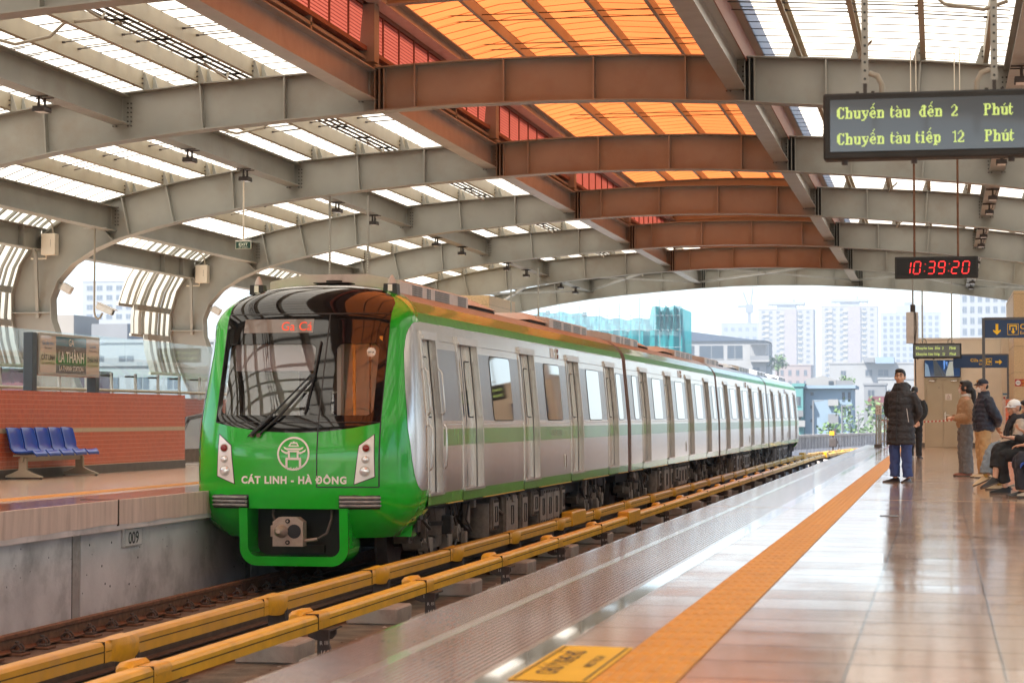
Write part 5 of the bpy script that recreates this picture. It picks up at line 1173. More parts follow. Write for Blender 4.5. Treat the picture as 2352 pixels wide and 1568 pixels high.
# LED departure displays: dot-matrix letters, 14 rows, row 9 from the top of the capitals is the x-height baseline
GL = {}
def glyph(ch, rows, top=0): GL[ch] = (rows.split('/'), top)
glyph('C', '0011101/0110011/1110001/1110000/1110000/1110000/1110000/1110001/0110011/0011110')
glyph('h', '1110000/0110000/0110000/0111110/0111011/0110011/0110011/0110011/0110011/1111111')
glyph('u', '1110111/0110011/0110011/0110011/0110011/0110111/0011111', 3)
glyph('y', '1111011/0110001/0110010/0011010/0011110/0001100/0001100/0011000/1110000', 3)
glyph('e', '001110/011011/110011/111111/110000/011001/001110', 3)
glyph('n', '1111110/0111011/0110011/0110011/0110011/0110011/1111111', 3)
glyph('t', '0100/0100/1100/1111/1100/1100/1100/1100/1101/0110', 0)
glyph('a', '011110/110011/000111/011011/110011/110011/011111', 3)
glyph('d', '0001110/0011111/0000110/0011110/0110110/1100110/1100110/1100110/0110110/0011111')
glyph('P', '1111110/0110011/0110011/0110011/0111110/0110000/0110000/0110000/0110000/1111000')
glyph('i', '0110/0110/0000/1110/0110/0110/0110/0110/0110/1111')
glyph('p', '1111110/0111011/0110011/0110011/0110011/0111011/0111110/0110000/1111000', 3)
glyph('2', '001100/010010/100011/000011/000011/000110/001100/011000/110001/111111')
glyph('1', '0010/1110/0010/0010/0010/0010/0010/0010/0010/0111')
DIA = {'ế': ('e', [(1, 1), (2, 0), (3, 0), (4, 1), (3, -2), (4, -3)]), 'à': ('a', [(1, -0), (2, 1)]), 'ú': ('u', [(4, 0), (3, 1)]), 'đ': ('d', [])}
def led_line(mb, x, z, words, px, py, yf, mat):
    for wx, w in words:
        cx = x + wx
        for ch in w:
            base, dots = DIA.get(ch, (ch, [])); rows, top = GL[base]; W_ = len(rows[0])
            pts = [(c, top + r_) for r_, row in enumerate(rows) for c, b in enumerate(row) if b == '1'] + dots
            for c, r_ in pts:
                a, b = cx + c * px, z - r_ * py; mb.add([(a, yf, b - py * .9), (a + px * .9, yf, b - py * .9), (a + px * .9, yf, b), (a, yf, b)], [(0, 1, 2, 3)], mat)
            cx += (W_ + 1) * px
def display(y, label, xo=0.0, rod_top=5.6, big=False, cat='departure display'):
    r = thing('departure_display', label, cat, (-.05 + xo, y, 3.07), 0, 'LED departure displays'); w, h = 1.37, .435
    mb = MB(); mb.cbox((0, 0, -h / 2), (w, .16, h), 'black_matte', .012); 
    for x in (-.55, -.1, .52): mb.cyl((x, -.02, -h - .03), (x, -.02, -h), .02, 'bracket', 8)
    cs_ = mb.build('casing', r)
    mb = MB(); mb.box(-w / 2 + .045, w / 2 - .045, -.088, -.081, -h + .05, -.045, 'screen_glass'); sc = mb.build('screen', r)
    mb = MB(); lx = -.595
    P1 = [(0, 'Chuyến'), (.345, 'tàu'), (.53, 'đến'), (.735, '2'), (.94, 'Phút')]; P2 = [(0, 'Chuyến'), (.345, 'tàu'), (.507, 'tiếp'), (.742, '12'), (.945, 'Phút')]
    for zz, ws in ((-.095, P1), (-.265, P2)): led_line(mb, lx, zz, ws, .0066, .0076, -.0905, 'green_led')
    mb.build('lettering', sc)
    mb = MB(); L = rod_top - 3.07
    for x in (-.415, .415):
        mb.box(x - .022, x + .022, -.015, .015, .07, L, 'steel_paint'); mb.box(x - .012, x + .012, -.012, .012, 0, .08, 'bracket')
        for k in range(26): z = .10 + .055 * k; mb.cyl((x, -.0165, z), (x, -.0155, z), .009, 'exit_text' if not big else 'black', 8)
        s = -1 if x > 0 else 1; mb.tube([(x + s * .025, 0, .14), (x + s * .08, 0, .12), (x + s * .11, 0, .06), (x + s * .11, 0, .0)], .018, 'cable_grey', 8)
        for q in (-.05, .05): mb.cyl((x + q, 0, 0), (x + q, 0, .02), .012, 'bracket', 6)
    mb.build('hanger', r)
    return r
display(14.3, 'large LED departure display with yellow-green text, high up and cut by the frame', big=True)
display(63.3, 'distant LED departure display hanging below the red clock, in front of the blue exit sign', big=False)
display(43.7, 'LED display over the far platform behind the train, two long rods above it', -12.11, 5.6)
display(63.3, 'farther LED display over the far platform, its thin rods showing above the train roof', -12.11, 5.4)
ck = thing('digital_clock', 'black digital clock showing 10:39:20 in red, hung on two rusty rods', 'clock', (-.03, 33.85, 3.42))
mb = MB(); mb.cbox((0, 0, -.165), (1.26, .12, .335), 'black_matte', .01); mb.box(-.6, .6, -.064, -.0605, -.285, -.03, 'clock_glass'); cb_ = mb.build('casing', ck)
mb = MB(); SEG = {'0': 'abcdef', '1': 'bc', '2': 'abged', '3': 'abgcd', '9': 'abcdfg'}
def seg7(mb, ch, x, z, w, h, m):
    t = .017; S = {'a': ((0, h), (w, h)), 'b': ((w, h), (w, h / 2)), 'c': ((w, h / 2), (w, 0)), 'd': ((0, 0), (w, 0)), 'e': ((0, 0), (0, h / 2)), 'f': ((0, h / 2), (0, h)), 'g': ((0, h / 2), (w, h / 2))}
    for s in SEG[ch]:
        (a, b), (c, d) = S[s]; v = Vector((c - a, d - b)); v.normalize(); a += v.x * .014; c -= v.x * .014; b += v.y * .014; d -= v.y * .014; n = Vector((-v.y, v.x)) * t / 2
        pl = [(a - n.x, b - n.y), (c - n.x, d - n.y), (c + v.x * .006, d + v.y * .006), (c + n.x, d + n.y), (a + n.x, b + n.y), (a - v.x * .006, b - v.y * .006)]
        mb.add([(x + p + q * .13, -.0655, z + q) for p, q in pl], [list(range(6))], m)
for ch, x in (('1', -.50), ('0', -.352), ('3', -.135), ('9', .018), ('2', .225), ('0', .385)): seg7(mb, ch, x, -.262, .095, .185, 'red_led')
for x in (-.185, .18):
    for z in (-.115, -.222): mb.cyl((x + (z + .26) * .13, -.0655, z), (x + (z + .26) * .13, -.0645, z), .012, 'red_led_dim', 10)
mb.build('digits', cb_)
mb = MB()
for x in (-.33, .33):
    mb.tube([(x, .0, 0), (x, .0, 2.35)], .017, 'rust', 8); mb.cbox((x, 0, 2.4), (.12, .1, .1), 'steel_paint', .01)
    for q in (-.04, .04): mb.tube([(x + q, -.19, 2.38), (x + q, -.19, 3.18), (x + q, .0, 3.22)], .008, 'cream', 6)
mb.build('hanger', ck)
# blue exit signs
def exit_board(name, label, x0, x1, y, z0, z1, px, draw, posts):
    r = thing(name, label, 'exit sign', (px, y, -.04)); 
    mb = MB(); mb.cbox(((x0 + x1) / 2, y, (z0 + z1) / 2), (x1 - x0, .10, z1 - z0), 'sign_blue', .006); mb.cbox(((x0 + x1) / 2, y, z1 + .02), (x1 - x0 + .01, .11, .05), 'sign_post', .005); p = gi(mb, 'sign_panel', r)
    mb = MB(); draw(mb, y - .0535); gi(mb, 'lettering', r, p)
    for q in posts: mb = MB(); mb.cbox((q, y, (z1 + .04 - .04) / 2), (.055, .09, z1 + .08), 'sign_post', .005); gi(mb, 'post', r)
def arrow(mb, y, cx, cz, ang, L, w, m='sign_yellow'):
    pl = [(-L / 2, -w / 2), (L * .12, -w / 2), (L * .02, -L * .34), (L * .16, -L * .34), (L / 2, 0), (L * .16, L * .34), (L * .02, L * .34), (L * .12, w / 2), (-L / 2, w / 2)]; c, s = math.cos(ang), math.sin(ang)
    mb.add([(cx + p * c - q * s, y, cz + p * s + q * c) for p, q in pl], [list(range(9))], m)
def bar(mb, y, x0, x1, z0, z1, m='sign_yellow'): mb.add([(x0, y, z0), (x1, y, z0), (x1, y, z1), (x0, y, z1)], [(0, 1, 2, 3)], m)
def frame_(mb, y, x0, x1, z0, z1, t): bar(mb, y, x0, x1, z0, z0 + t); bar(mb, y, x0, x1, z1 - t, z1); bar(mb, y, x0, x0 + t, z0 + t, z1 - t); bar(mb, y, x1 - t, x1, z0 + t, z1 - t)
def d1(mb, y):
    arrow(mb, y, 1.085, 2.615, -math.pi / 2, .21, .05); frame_(mb, y, 1.28, 1.485, 2.51, 2.72, .008)
    bar(mb, y, 1.315, 1.455, 2.67, 2.695); bar(mb, y, 1.315, 1.335, 2.60, 2.67); bar(mb, y, 1.435, 1.455, 2.60, 2.67); arrow(mb, y, 1.385, 2.585, -math.pi / 2, .11, .03)
    mb.text('Cửa ra', .14, 'sign_yellow', lambda u, v: (1.51 + u, y, 2.62 + v), .015, 'LEFT'); mb.text('Exit', .085, 'sign_yellow', lambda u, v: (1.51 + u, y, 2.52 + v), 0, 'LEFT')
exit_board('exit_board', 'blue exit board with a yellow down arrow on a dark post, at the frame edge', .86, 2.3, 42.0, 2.455, 2.80, .835, d1, (.835,))
def d2(mb, y):
    mb.text('Cửa ra', .13, 'sign_yellow', lambda u, v: (.90 + u, y, 2.57 + v), .02, 'LEFT'); mb.text('Exit', .085, 'sign_yellow', lambda u, v: (1.145 + u, y, 2.47 + v), 0, 'LEFT')
    frame_(mb, y, 1.32, 1.515, 2.465, 2.67, .008); bar(mb, y, 1.35, 1.45, 2.625, 2.645); bar(mb, y, 1.35, 1.45, 2.49, 2.51); bar(mb, y, 1.35, 1.37, 2.51, 2.625); arrow(mb, y, 1.44, 2.567, 0, .12, .03); arrow(mb, y, 1.71, 2.557, 0, .2, .045)
exit_board('exit_board', 'farther blue exit board with a yellow arrow pointing to the stone shaft', .41, 1.955, 64.5, 2.39, 2.75, 1.97, d2, (1.97,))
sp_ = thing('hanging_cabinet', 'tall narrow beige cabinet hung from the last arch beside the far towers', 'cabinet', (-.83, 70, 4.3)); 
mb = MB(); mb.cbox((0, 0, -.5), (.38, .16, 1.0), 'unit_grey', .01); mb.box(.05, .075, -.084, -.08, -1.0, 0, 'under_dark'); mb.build('casing', sp_); mb = MB(); mb.cbox((.02, 0, .12), (.16, .1, .24), 'bracket', .01); mb.tube([(.02, 0, .2), (.02, 0, 1.2)], .03, 'steel_paint', 6); mb.tube([(.1, -.09, 0), (.12, -.1, -.5), (.08, -.1, -1.0), (.1, -.05, -2.4)], .02, 'hose', 6); mb.build('hanger', sp_)
# ================================================================ ROOM AT THE END OF THE NEAR PLATFORM
rm = thing('platform_room', 'cream walled room with a double door at the end of the near platform', 'room', (1.2, 73, -.03)); 
mb = MB(); mb.box(-.8, 1.95, 71.3, 75, -.05, 3.46, 'cream'); mb.box(1.95, 2.4, 70.6, 75, -.05, 3.46, 'cream'); mb.box(-.82, 2.4, 71.28, 75.02, 3.46, 3.52, 'white_paint'); gi(mb, 'wall', rm)
mb = MB(); mb.box(-.812, -.47, 71.285, 71.3, -.05, .12, 'dark_base'); mb.box(.715, 1.95, 71.285, 71.3, -.05, .12, 'dark_base'); gi(mb, 'skirting', rm)
mb = MB(); t_ = .06
for a, b, c, d in ((-.47, -.41, -.03, 2.24), (.655, .715, -.03, 2.24), (-.41, .655, 2.17, 2.24)): mb.box(a, b, 71.24, 71.3, c, d, 'khaki_door')
gi(mb, 'door_frame', rm)
for a, b in ((-.405, .118), (.124, .65)):
    mb = MB(); mb.cbox(((a + b) / 2, 71.27, 1.07), (b - a, .04, 2.18), 'khaki_door', .004); dr = gi(mb, 'door', rm); mb = MB()
    xx = a + .08 if a < 0 else b - .28; mb.cbox((xx + .1, 71.235, 2.12), (.2, .05, .05), 'stainless_plain', .006); mb.tube([(xx + .1, 71.22, 2.15), (xx + .28, 71.2, 2.19), (xx + .1, 71.25, 2.2)], .008, 'stainless_plain', 6)
    if a > 0: mb.cbox((a + .06, 71.24, .98), (.045, .02, .26), 'stainless_plain', .006); mb.cyl((a + .06, 71.21, 1.02), (a + .2, 71.21, 1.02), .012, 'stainless_plain', 8)
    gi(mb, 'handle', rm, dr)
mb = MB(); bar(mb, 71.243, -.04, .03, 1.90, 1.91, 'black'); gi(mb, 'door_slot', rm)
mb = MB(); bar(mb, 71.244, .19, .40, 1.50, 1.705, 'white_paint'); pl = [(.295, 1.67), (.245, 1.585), (.345, 1.585)]; mb.add([(x, 71.241, z) for x, z in pl], [(0, 2, 1)], 'red_light'); pl = [(.295, 1.655), (.258, 1.592), (.332, 1.592)]; mb.add([(x, 71.2395, z) for x, z in pl], [(0, 2, 1)], 'white_paint')
bar(mb, 71.241, .23, .36, 1.55, 1.557, 'black_letter'); bar(mb, 71.241, .25, .34, 1.53, 1.536, 'black_letter'); tag(mb.build('warning_notice'), 'white paper notice with a red warning triangle on the khaki door', 'notice')
tv = thing('monitor', 'wide wall monitor showing a dark platform view above the khaki door', 'monitor', (.11, 71.25, 2.52)); mb = MB(); mb.cbox((0, 0, 0), (1.16, .07, .56), 'black', .008); mb.build('casing', tv)
P('tv_picture', (0.01, 0.015, 0.03), 0.1, coat=.5, emit=((0.02, 0.05, 0.12), .25)); P('tv_light', (.2, .3, .4), .2, emit=((0.18, 0.32, 0.5), .15)); P('tv_bright', (.2, .3, .4), .2, emit=((0.05, 0.30, 0.95), .2)); P('tv_track', (.02, .02, .02), .2, emit=((.08, .09, .10), .2)); P('tv_pale', (.3, .3, .3), .2, emit=((.33, .38, .34), .2))
mb = MB(); y = -.0365; bar(mb, y, -.56, .56, -.26, .26, 'tv_picture')
def tv_poly(pts, m, d): mb.add([(x, y - d, z) for x, z in pts], [list(range(len(pts)))], m)
tv_poly([(-.56, -.25), (-.38, -.25), (-.46, .12), (-.56, .2)], 'tv_light', .001); tv_poly([(-.30, .26), (-.24, .26), (.02, -.25), (-.26, -.25)], 'tv_track', .001); tv_poly([(-.24, .26), (-.20, .26), (.12, -.25), (.04, -.25)], 'tv_track', .0012)
tv_poly([(.03, .26), (.09, .26), (.08, .02), (.04, -.05)], 'tv_bright', .001); tv_poly([(.22, .22), (.33, .24), (.36, -.24), (.1, -.24), (.12, -.1)], 'tv_pale', .001); tv_poly([(.1, .22), (.16, .22), (.15, .05)], 'tv_bright', .0014); mb.build('screen', tv)
wallpiece('stub_wall', 'short red tiled wall with a white stripe behind the waiting passengers', 1.8, 2.1, 61.4, 64.2, -.05, 1.45, 'red_tile_x', .06, .66, .74)
mb = MB(); bar(mb, 71.0, 0, 1, 0, 1, 'white_paint') if False else None
mb = MB(); yb_ = 65.985; P('fire_red', (.45, .02, .015), .4); bar(mb, yb_, 2.22, 2.85, 1.87, 2.08, 'fire_red'); mb.cyl((2.31, yb_ - .003, 1.975), (2.31, yb_ - .001, 1.975), .075, 'white_paint', 20); bar(mb, yb_ - .004, 2.26, 2.36, 1.965, 1.985, 'sign_blue'); mb.text('CẤM HÚT THUỐC', .07, 'sign_yellow', lambda u, v: (2.41 + u, yb_ - .003, 1.985 + v), .012, 'LEFT'); mb.text('NO SMOKING', .07, 'sign_yellow', lambda u, v: (2.41 + u, yb_ - .003, 1.89 + v), .012, 'LEFT'); tag(mb.build('wall_sign'), 'red and yellow no smoking sign on the tan granite shaft', 'sign')
mb = MB(); yb_ = 70.585; bar(mb, yb_, 1.98, 2.36, 1.42, 1.72, 'unit_grey'); bar(mb, yb_ - .003, 1.99, 2.35, 1.66, 1.71, 'letter_blue')
for k in range(4): bar(mb, yb_ - .003, 2.0 + .088 * k, 2.078 + .088 * k, 1.45, 1.64, 'white_paint'); bar(mb, yb_ - .005, 2.012 + .088 * k, 2.066 + .088 * k, 1.53, 1.60, ('fire_red', 'letter_blue', 'board_dark', 'letter_olive')[k])
tag(mb.build('notice_board'), 'grey notice board with four small pictures on the cream wall', 'notice board')
# gate post with control box, railing, barrier tape
gt = thing('barrier_gate', 'stainless steel gate with a control box post at the platform end', 'gate', (-1.9, 69, -.01)); 
mb = MB()
for dx in (-.05, .02, .08): mb.cyl((dx, 0, 0), (dx, 0, 1.05), .028, 'stainless_post', 10)
mb.cbox((.0, 0, .05), (.24, .2, .12), 'dark_base', .01); mb.build('post', gt); mb = MB(); mb.cbox((.02, 0, 1.19), (.19, .16, .30), 'unit_grey', .008)
for a, b in ((-.03, 1.26), (.05, 1.28), (-.02, 1.17), (.06, 1.12), (.06, 1.2)): mb.box(a - .018, a + .018, -.084, -.0805, b - .015, b + .015, 'rust')
mb.build('control_box', gt); mb = MB()
for x0 in (.2, .28): mb.tube([(x0, 0, .02), (x0, 0, .93), (x0 + .05, 0, 1.0), (x0 + .85, 0, 1.0), (x0 + .9, 0, .93), (x0 + .9, 0, .02)], .025, 'stainless_post', 8)
mb.cyl((.1, 0, .2), (.25, 0, .2), .018, 'stainless_post', 8); mb.cyl((.1, 0, .8), (.25, 0, .8), .018, 'stainless_post', 8); mb.cbox((.55, -.05, .55), (.09, .06, .3), 'cover_yellow_bright', .01); mb.build('railing', gt)
mb = MB(); P('tape_red', (.55, .03, .02), .5); n = 40
for i in range(n):
    x0, x1 = lerp(-1.9, .45, i / n), lerp(-1.9, .45, (i + 1) / n); z = lambda x: .84 - .06 * math.sin((x + 1.9) / 2.35 * math.pi); mb.add([(x0, 69.1, z(x0)), (x1, 69.1, z(x1)), (x1, 69.1, z(x1) + .045), (x0, 69.1, z(x0) + .045)], [(0, 1, 2, 3)], 'tape_red' if i % 2 == 0 or i < 18 else 'white_paint')
tag(mb.build('barrier_tape'), 'red and white striped barrier tape strung across the platform end', 'tape')
# caution mark by the tactile path
mb = MB(); zc = lambda x: zr(x) + .0035
cy = lambda x, y, d=0: (x, y, zc(x) + d)
mb.add([cy(-1.555, 7.75), cy(-1.255, 7.75), cy(-1.255, 8.95), cy(-1.555, 8.95)], [(0, 1, 2, 3)], 'caution_yellow')
for a in (-1.535, -1.277): mb.add([cy(a - .004, 7.78, .002), cy(a + .004, 7.78, .002), cy(a + .004, 8.92, .002), cy(a - .004, 8.92, .002)], [(0, 1, 2, 3)], 'black_letter')
mb.text('CHÚ Ý KHE HỞ', .115, 'black_letter', lambda u, v: cy(-1.415 - v, 8.35 + u, .002), .012); mb.text('MIND THE GAP', .055, 'black_letter', lambda u, v: cy(-1.315 - v, 8.40 + u, .002), .008)
tag(mb.build('caution_mark'), 'yellow floor sticker warning CHÚ Ý KHE HỞ beside the tactile strip', 'floor sticker')
mb = MB(); bar_ = [cy(-.58, 21.4, .001), cy(-.40, 21.4, .001), cy(-.40, 21.62, .001), cy(-.58, 21.62, .001)]; mb.add(bar_, [(0, 1, 2, 3)], 'sign_blue')
tag(mb.build('floor_marker'), 'small dark blue floor sticker on the tiles in front of the standing man', 'floor sticker')
# ================================================================ PEOPLE
def remesh(mb, name, parent, mat, voxel=.012, smooth=4, factor=.5, fold=0.0, fs=(10, 10, 6)):
    o = mb.build(name, None); m = o.modifiers.new('r', 'REMESH'); m.mode = 'VOXEL'; m.voxel_size = voxel; m.use_smooth_shade = True
    s = o.modifiers.new('s', 'SMOOTH'); s.iterations = smooth; s.factor = factor
    dg = bpy.context.evaluated_depsgraph_get(); me = bpy.data.meshes.new_from_object(o.evaluated_get(dg)); old = o.data
    o.modifiers.clear(); o.data = me; bpy.data.meshes.remove(old); me.name = name; me.materials.clear(); me.materials.append(MATS[mat]); me.polygons.foreach_set('use_smooth', [True] * len(me.polygons)); o.parent = parent
    if fold:
        sd0 = len(name) * 3.1 + len(COL.objects) * .37; nn = [(v.co.copy(), v.normal.copy()) for v in me.vertices]
        for v, (c, n_) in zip(me.vertices, nn):
            q = V((c.x * fs[0] + sd0, c.y * fs[1], c.z * fs[2])); k = abs(noise.noise(q)) * 1.6 - .4 + .5 * noise.noise(q * 2.3); v.co = c + n_ * (k * fold)
        me.update()
    return o
P('skin', (0.60, 0.36, 0.25), 0.5, var=.06, scale=12); P('skin_warm', (0.55, 0.29, 0.18), 0.5, var=.06, scale=12); P('lips', (0.36, 0.14, 0.11), .5); P('hair', (0.012, 0.010, 0.010), 0.42, var=.3, scale=60, stretch=(1, 1, .1)); P('eye', (0.015, 0.012, 0.012), .15); P('eye_white', (.62, .58, .54), .3)
P('coat_dark', (0.026, 0.024, 0.027), 0.62, var=.25, scale=30, bump=.4, bscale=45); P('trouser_blue', (0.035, 0.065, 0.205), .75, var=.12, scale=10, bump=.2, bscale=30); P('shoe_brown', (0.03, 0.016, 0.012), .3, var=.2)
P('knit_tan', (0.40, 0.255, 0.145), .85, var=.12, scale=40, bump=.5, bscale=70); P('denim_grey', (0.15, 0.155, 0.16), .85, var=.18, scale=18, bump=.2, bscale=60); P('fur_pink', (0.34, 0.14, 0.095), .9, var=.2, scale=60, bump=.8, bscale=60)
P('navy', (0.010, 0.014, 0.032), .45, var=.2, scale=15, bump=.2, bscale=30); P('navy_cap', (0.008, 0.011, 0.026), .7); P('khaki', (0.46, 0.30, 0.145), .8, var=.1, scale=12, bump=.2, bscale=30); P('mask_white', (0.74, 0.70, 0.67), .7); P('cream_shoe', (0.56, 0.42, 0.25), .6, var=.1)
P('cap_white', (0.76, 0.73, 0.70), .7); P('scarf_black', (0.014, 0.014, 0.018), .8, var=.3, scale=30); P('sleeve_beige', (0.47, 0.39, 0.31), .75, var=.1, scale=15); P('denim_pale', (0.20, 0.245, 0.285), .85, var=.16, scale=18, bump=.2, bscale=60)
P('black_cloth', (0.010, 0.010, 0.011), .75, var=.3, scale=20); P('shoe_black', (0.014, 0.013, 0.013), .5); P('sock_ochre', (.36, .22, .05), .8); P('camo_grey', (0.26, 0.23, 0.20), .8, var=.5, scale=18); P('phone', (0.6, 0.5, 0.4), .3); P('uniform', (0.018, 0.020, 0.03), .7); P('ochre', (.45, .27, .06), .7); P('sole', (.10, .07, .05), .6)
V = Vector
def limb(mb, pts, rad, n=14, mat='skin', ref=None):
    # smooth the joint path a little before sweeping
    P_ = [V(p) for p in pts]; out = []; rr = []
    for i in range(len(P_) - 1):
        k = 4
        for j in range(k):
            t = j / k; p0 = P_[max(i - 1, 0)]; p1, p2 = P_[i], P_[i + 1]; p3 = P_[min(i + 2, len(P_) - 1)]
            q = .5 * ((2 * p1) + (p2 - p0) * t + (2 * p0 - 5 * p1 + 4 * p2 - p3) * t * t + (3 * p1 - p0 - 3 * p2 + p3) * t ** 3)
            out.append(q); a, b = rad[i], rad[i + 1]; a = a if isinstance(a, tuple) else (a, a); b = b if isinstance(b, tuple) else (b, b); rr.append((lerp(a[0], b[0], t), lerp(a[1], b[1], t)))
    out.append(P_[-1]); r = rad[-1]; rr.append(r if isinstance(r, tuple) else (r, r)); mb.tube(out, rr, mat, n, ref=ref)
def rings(mb, tab, n=24, mat='skin', puff=0, per=.1):
    # tab: (z, cx, cy, rx, ry); optional horizontal quilting
    z0, z1 = tab[0][0], tab[-1][0]; N_ = max(2, int((z1 - z0) / .018)) if puff else max(2, int((z1 - z0) / .03)); rows = []
    g = lambda z, k: interp([(t[0], t[k]) for t in tab], z)
    for i in range(N_ + 1):
        z = lerp(z0, z1, i / N_); e = puff * (abs(math.sin(math.pi * z / per)) - .6) if puff else 0
        rows.append([(g(z, 1) + (g(z, 3) + e) * math.cos(2 * math.pi * k / n), g(z, 2) + (g(z, 4) + e) * math.sin(2 * math.pi * k / n), z) for k in range(n)])
    mb.grid(rows, mat, True, True, True); k = mb.mi(mat); b = len(mb.v) - n * len(rows); mb.f += [[b + i for i in range(n)][::-1][::-1], [b + (len(rows) - 1) * n + i for i in range(n)]]; mb.m += [k, k]; mb.sm += [False, False]
def hand(mb, w, d, nrm, s=1, curl=.5, mat='skin'):
    d = V(d).normalized(); nrm = V(nrm); nrm = (nrm - d * nrm.dot(d)).normalized(); sd_ = d.cross(nrm) * s; w = V(w)
    mb.tube([w - d * .02, w + d * .03, w + d * .07, w + d * .092], [(.024, .018), (.034, .016), (.040, .015), (.036, .012)], mat, 12, ref=sd_)
    for i, L in enumerate((.068, .078, .072, .055)):
        o = (i - 1.5) * .0195; b = w + d * .088 + sd_ * o; c1 = b + d * L * .4 + nrm * curl * .010; c2 = c1 + (d * math.cos(curl * 1.2) + nrm * math.sin(curl * 1.2)) * L * .35; c3 = c2 + (d * math.cos(curl * 2.2) + nrm * math.sin(curl * 2.2)) * L * .28
        mb.tube([b - d * .012, b, c1, c2, c3], [.0095, .0095, .009, .008, .006], mat, 8)
    b = w + d * .03 - sd_ * .03; mb.tube([b, b - sd_ * .022 + d * .022, b - sd_ * .028 + d * .05 + nrm * .012, b - sd_ * .022 + d * .074 + nrm * .02], [.014, .012, .0105, .008], mat, 8)
def head_fn(c, yaw, pitch=0.0, roll=0.0):
    m = Matrix.Translation(c) @ Matrix.Rotation(yaw, 4, 'Z') @ Matrix.Rotation(pitch, 4, 'X') @ Matrix.Rotation(roll, 4, 'Y'); return lambda x, y, z: tuple(m @ V((x, y, z)))
def head(mb, f, mat='skin', s=1.0):
    B_ = lambda c, r: mb.ball(c, r, mat, 20, 14, f)
    B_((0, .012, .03), (.074 * s, .092, .088)); B_((0, -.015, -.03), (.062 * s, .072, .078)); B_((0, -.035, -.085), (.038, .038, .030)); B_((0, -.02, -.06), (.056 * s, .06, .045))
    mb.tube([(0, -.082, .022), (0, -.097, -.008), (0, -.106, -.025), (0, -.088, -.034)], [.009, .012, .015, .010], mat, 10, fn=f)
    for q in (-1, 1): mb.ball((q * .076, .012, -.005), (.012, .024, .034), mat, 10, 8, f); mb.ball((q * .045, -.062, -.018), (.026, .02, .022), mat, 10, 8, f); mb.ball((q * .014, -.093, -.029), (.008, .010, .007), mat, 8, 6, f)
    mb.tube([(-.045, -.078, .036), (0, -.09, .036), (.045, -.078, .036)], .012, mat, 8, fn=f)
def face(root, body, f, brow=1.0):
    mb = MB()
    for q in (-1, 1):
        mb.ball((q * .031, -.081, .012), (.0135, .006, .0065), 'eye_white', 10, 8, f); mb.ball((q * .031, -.0855, .012), (.0065, .003, .006), 'eye', 8, 6, f); mb.tube([(q * .016, -.088, .0195), (q * .031, -.0895, .022), (q * .047, -.081, .017)], .0028, 'eye', 6, fn=f)
    mb.build('eyes', body)
    mb = MB()
    for q in (-1, 1): mb.tube([(q * .013, -.097, .038), (q * .032, -.0955, .045), (q * .052, -.081, .037)], [.004, .005 * brow, .003], 'hair', 6, fn=f)
    mb.build('eyebrows', body)
    mb = MB(); mb.tube([(-.020, -.082, -.060), (-.009, -.0885, -.058), (0, -.090, -.0592), (.009, -.0885, -.058), (.020, -.082, -.060)], [.0015, .0035, .004, .0035, .0015], 'lips', 8, fn=f); mb.build('mouth', body)
def short_hair(root, f, fringe=.0, mat='hair'):
    mb = MB(); B_ = lambda c, r: mb.ball(c, r, mat, 20, 14, f)
    B_((0, .022, .052), (.080, .094, .078)); B_((0, -.03, .093), (.066, .062, .036)); B_((-.02, -.055, .092), (.045, .035, .028)); B_((0, .07, .01), (.066, .045, .07))
    for q in (-1, 1): B_((q * .070, .02, .03), (.012, .05, .05))
    return remesh(mb, 'hair', root, mat, .009, 2)
def shoe(root, heel, toe, mat, h=.085, w=.05, name='shoe', sole='sole', up=(0, 0, 1)):
    a, b = V(heel), V(toe); d = (b - a); L = d.length; d.normalize(); u = V(up); u = (u - d * u.dot(d)).normalized(); s = d.cross(u); mb = MB()
    def q(t, k, z): return tuple(a + d * (t * L) + s * (k * w) + u * z)
    st = [(-.02, .55, .02, .75), (.05, .85, .02, 1.0), (.2, .9, .015, 1.0), (.4, .85, .015, .82), (.6, 1.0, .015, .62), (.8, .98, .018, .50), (.93, .72, .022, .40), (1.0, .35, .03, .30)]
    rows = []
    for t, k, z0, z1 in st: rows.append([q(t, k * math.cos(an) * (1 if math.sin(an) < .2 else .86), z0 + (h * z1 - z0) * max(0, math.sin(an)) if math.sin(an) > 0 else .014) for an in [2 * math.pi * j / 14 for j in range(14)]])
    mb.grid(rows, mat, True, True); n = 14; 
    for r_ in (rows[0][::-1], rows[-1]): mb.add(r_, [list(range(n))], mat)
    rows = [[q(t, k * 1.06 * sx, z) for sx, z in ((-1, 0), (1, 0), (1, .02), (-1, .02))] for t, k, _, _ in st]; mb.grid(rows, sole, False, True)
    for r_ in (rows[0], rows[-1]): mb.add(r_, [(0, 1, 2, 3)], sole)
    return mb.build(name, root)
def person(label, loc, rz, group='people on the near platform', cat='person'): return thing('person', label, cat, loc, rz, group)
def stand_body(root, hf, neck, mat, arms, legs, hands, hips=.9, shoulders=1.36, s=1.0):
    mb = MB(); head(mb, hf, mat, s); limb(mb, [(neck[0], neck[1], neck[2] - .10), neck, hf(0, .015, -.05)], [.06, .052, .05], mat=mat)
    rings(mb, [(hips - .08, 0, .0, .15, .11), (hips + .1, 0, 0, .15, .10), (hips + .22, 0, 0, .135, .095), (shoulders - .12, 0, 0, .165, .105), (shoulders, 0, .01, .15, .075), (shoulders + .07, neck[0], neck[1], .06, .055)], mat=mat)
    for a in arms: limb(mb, a, [.052, .044, .034, .026], mat=mat)
    for l in legs: limb(mb, l, [.082, .068, .05, .046, .033], mat=mat)
    for h in hands: hand(mb, *h, mat=mat)
    return remesh(mb, 'body', root, mat, .0085, 2)
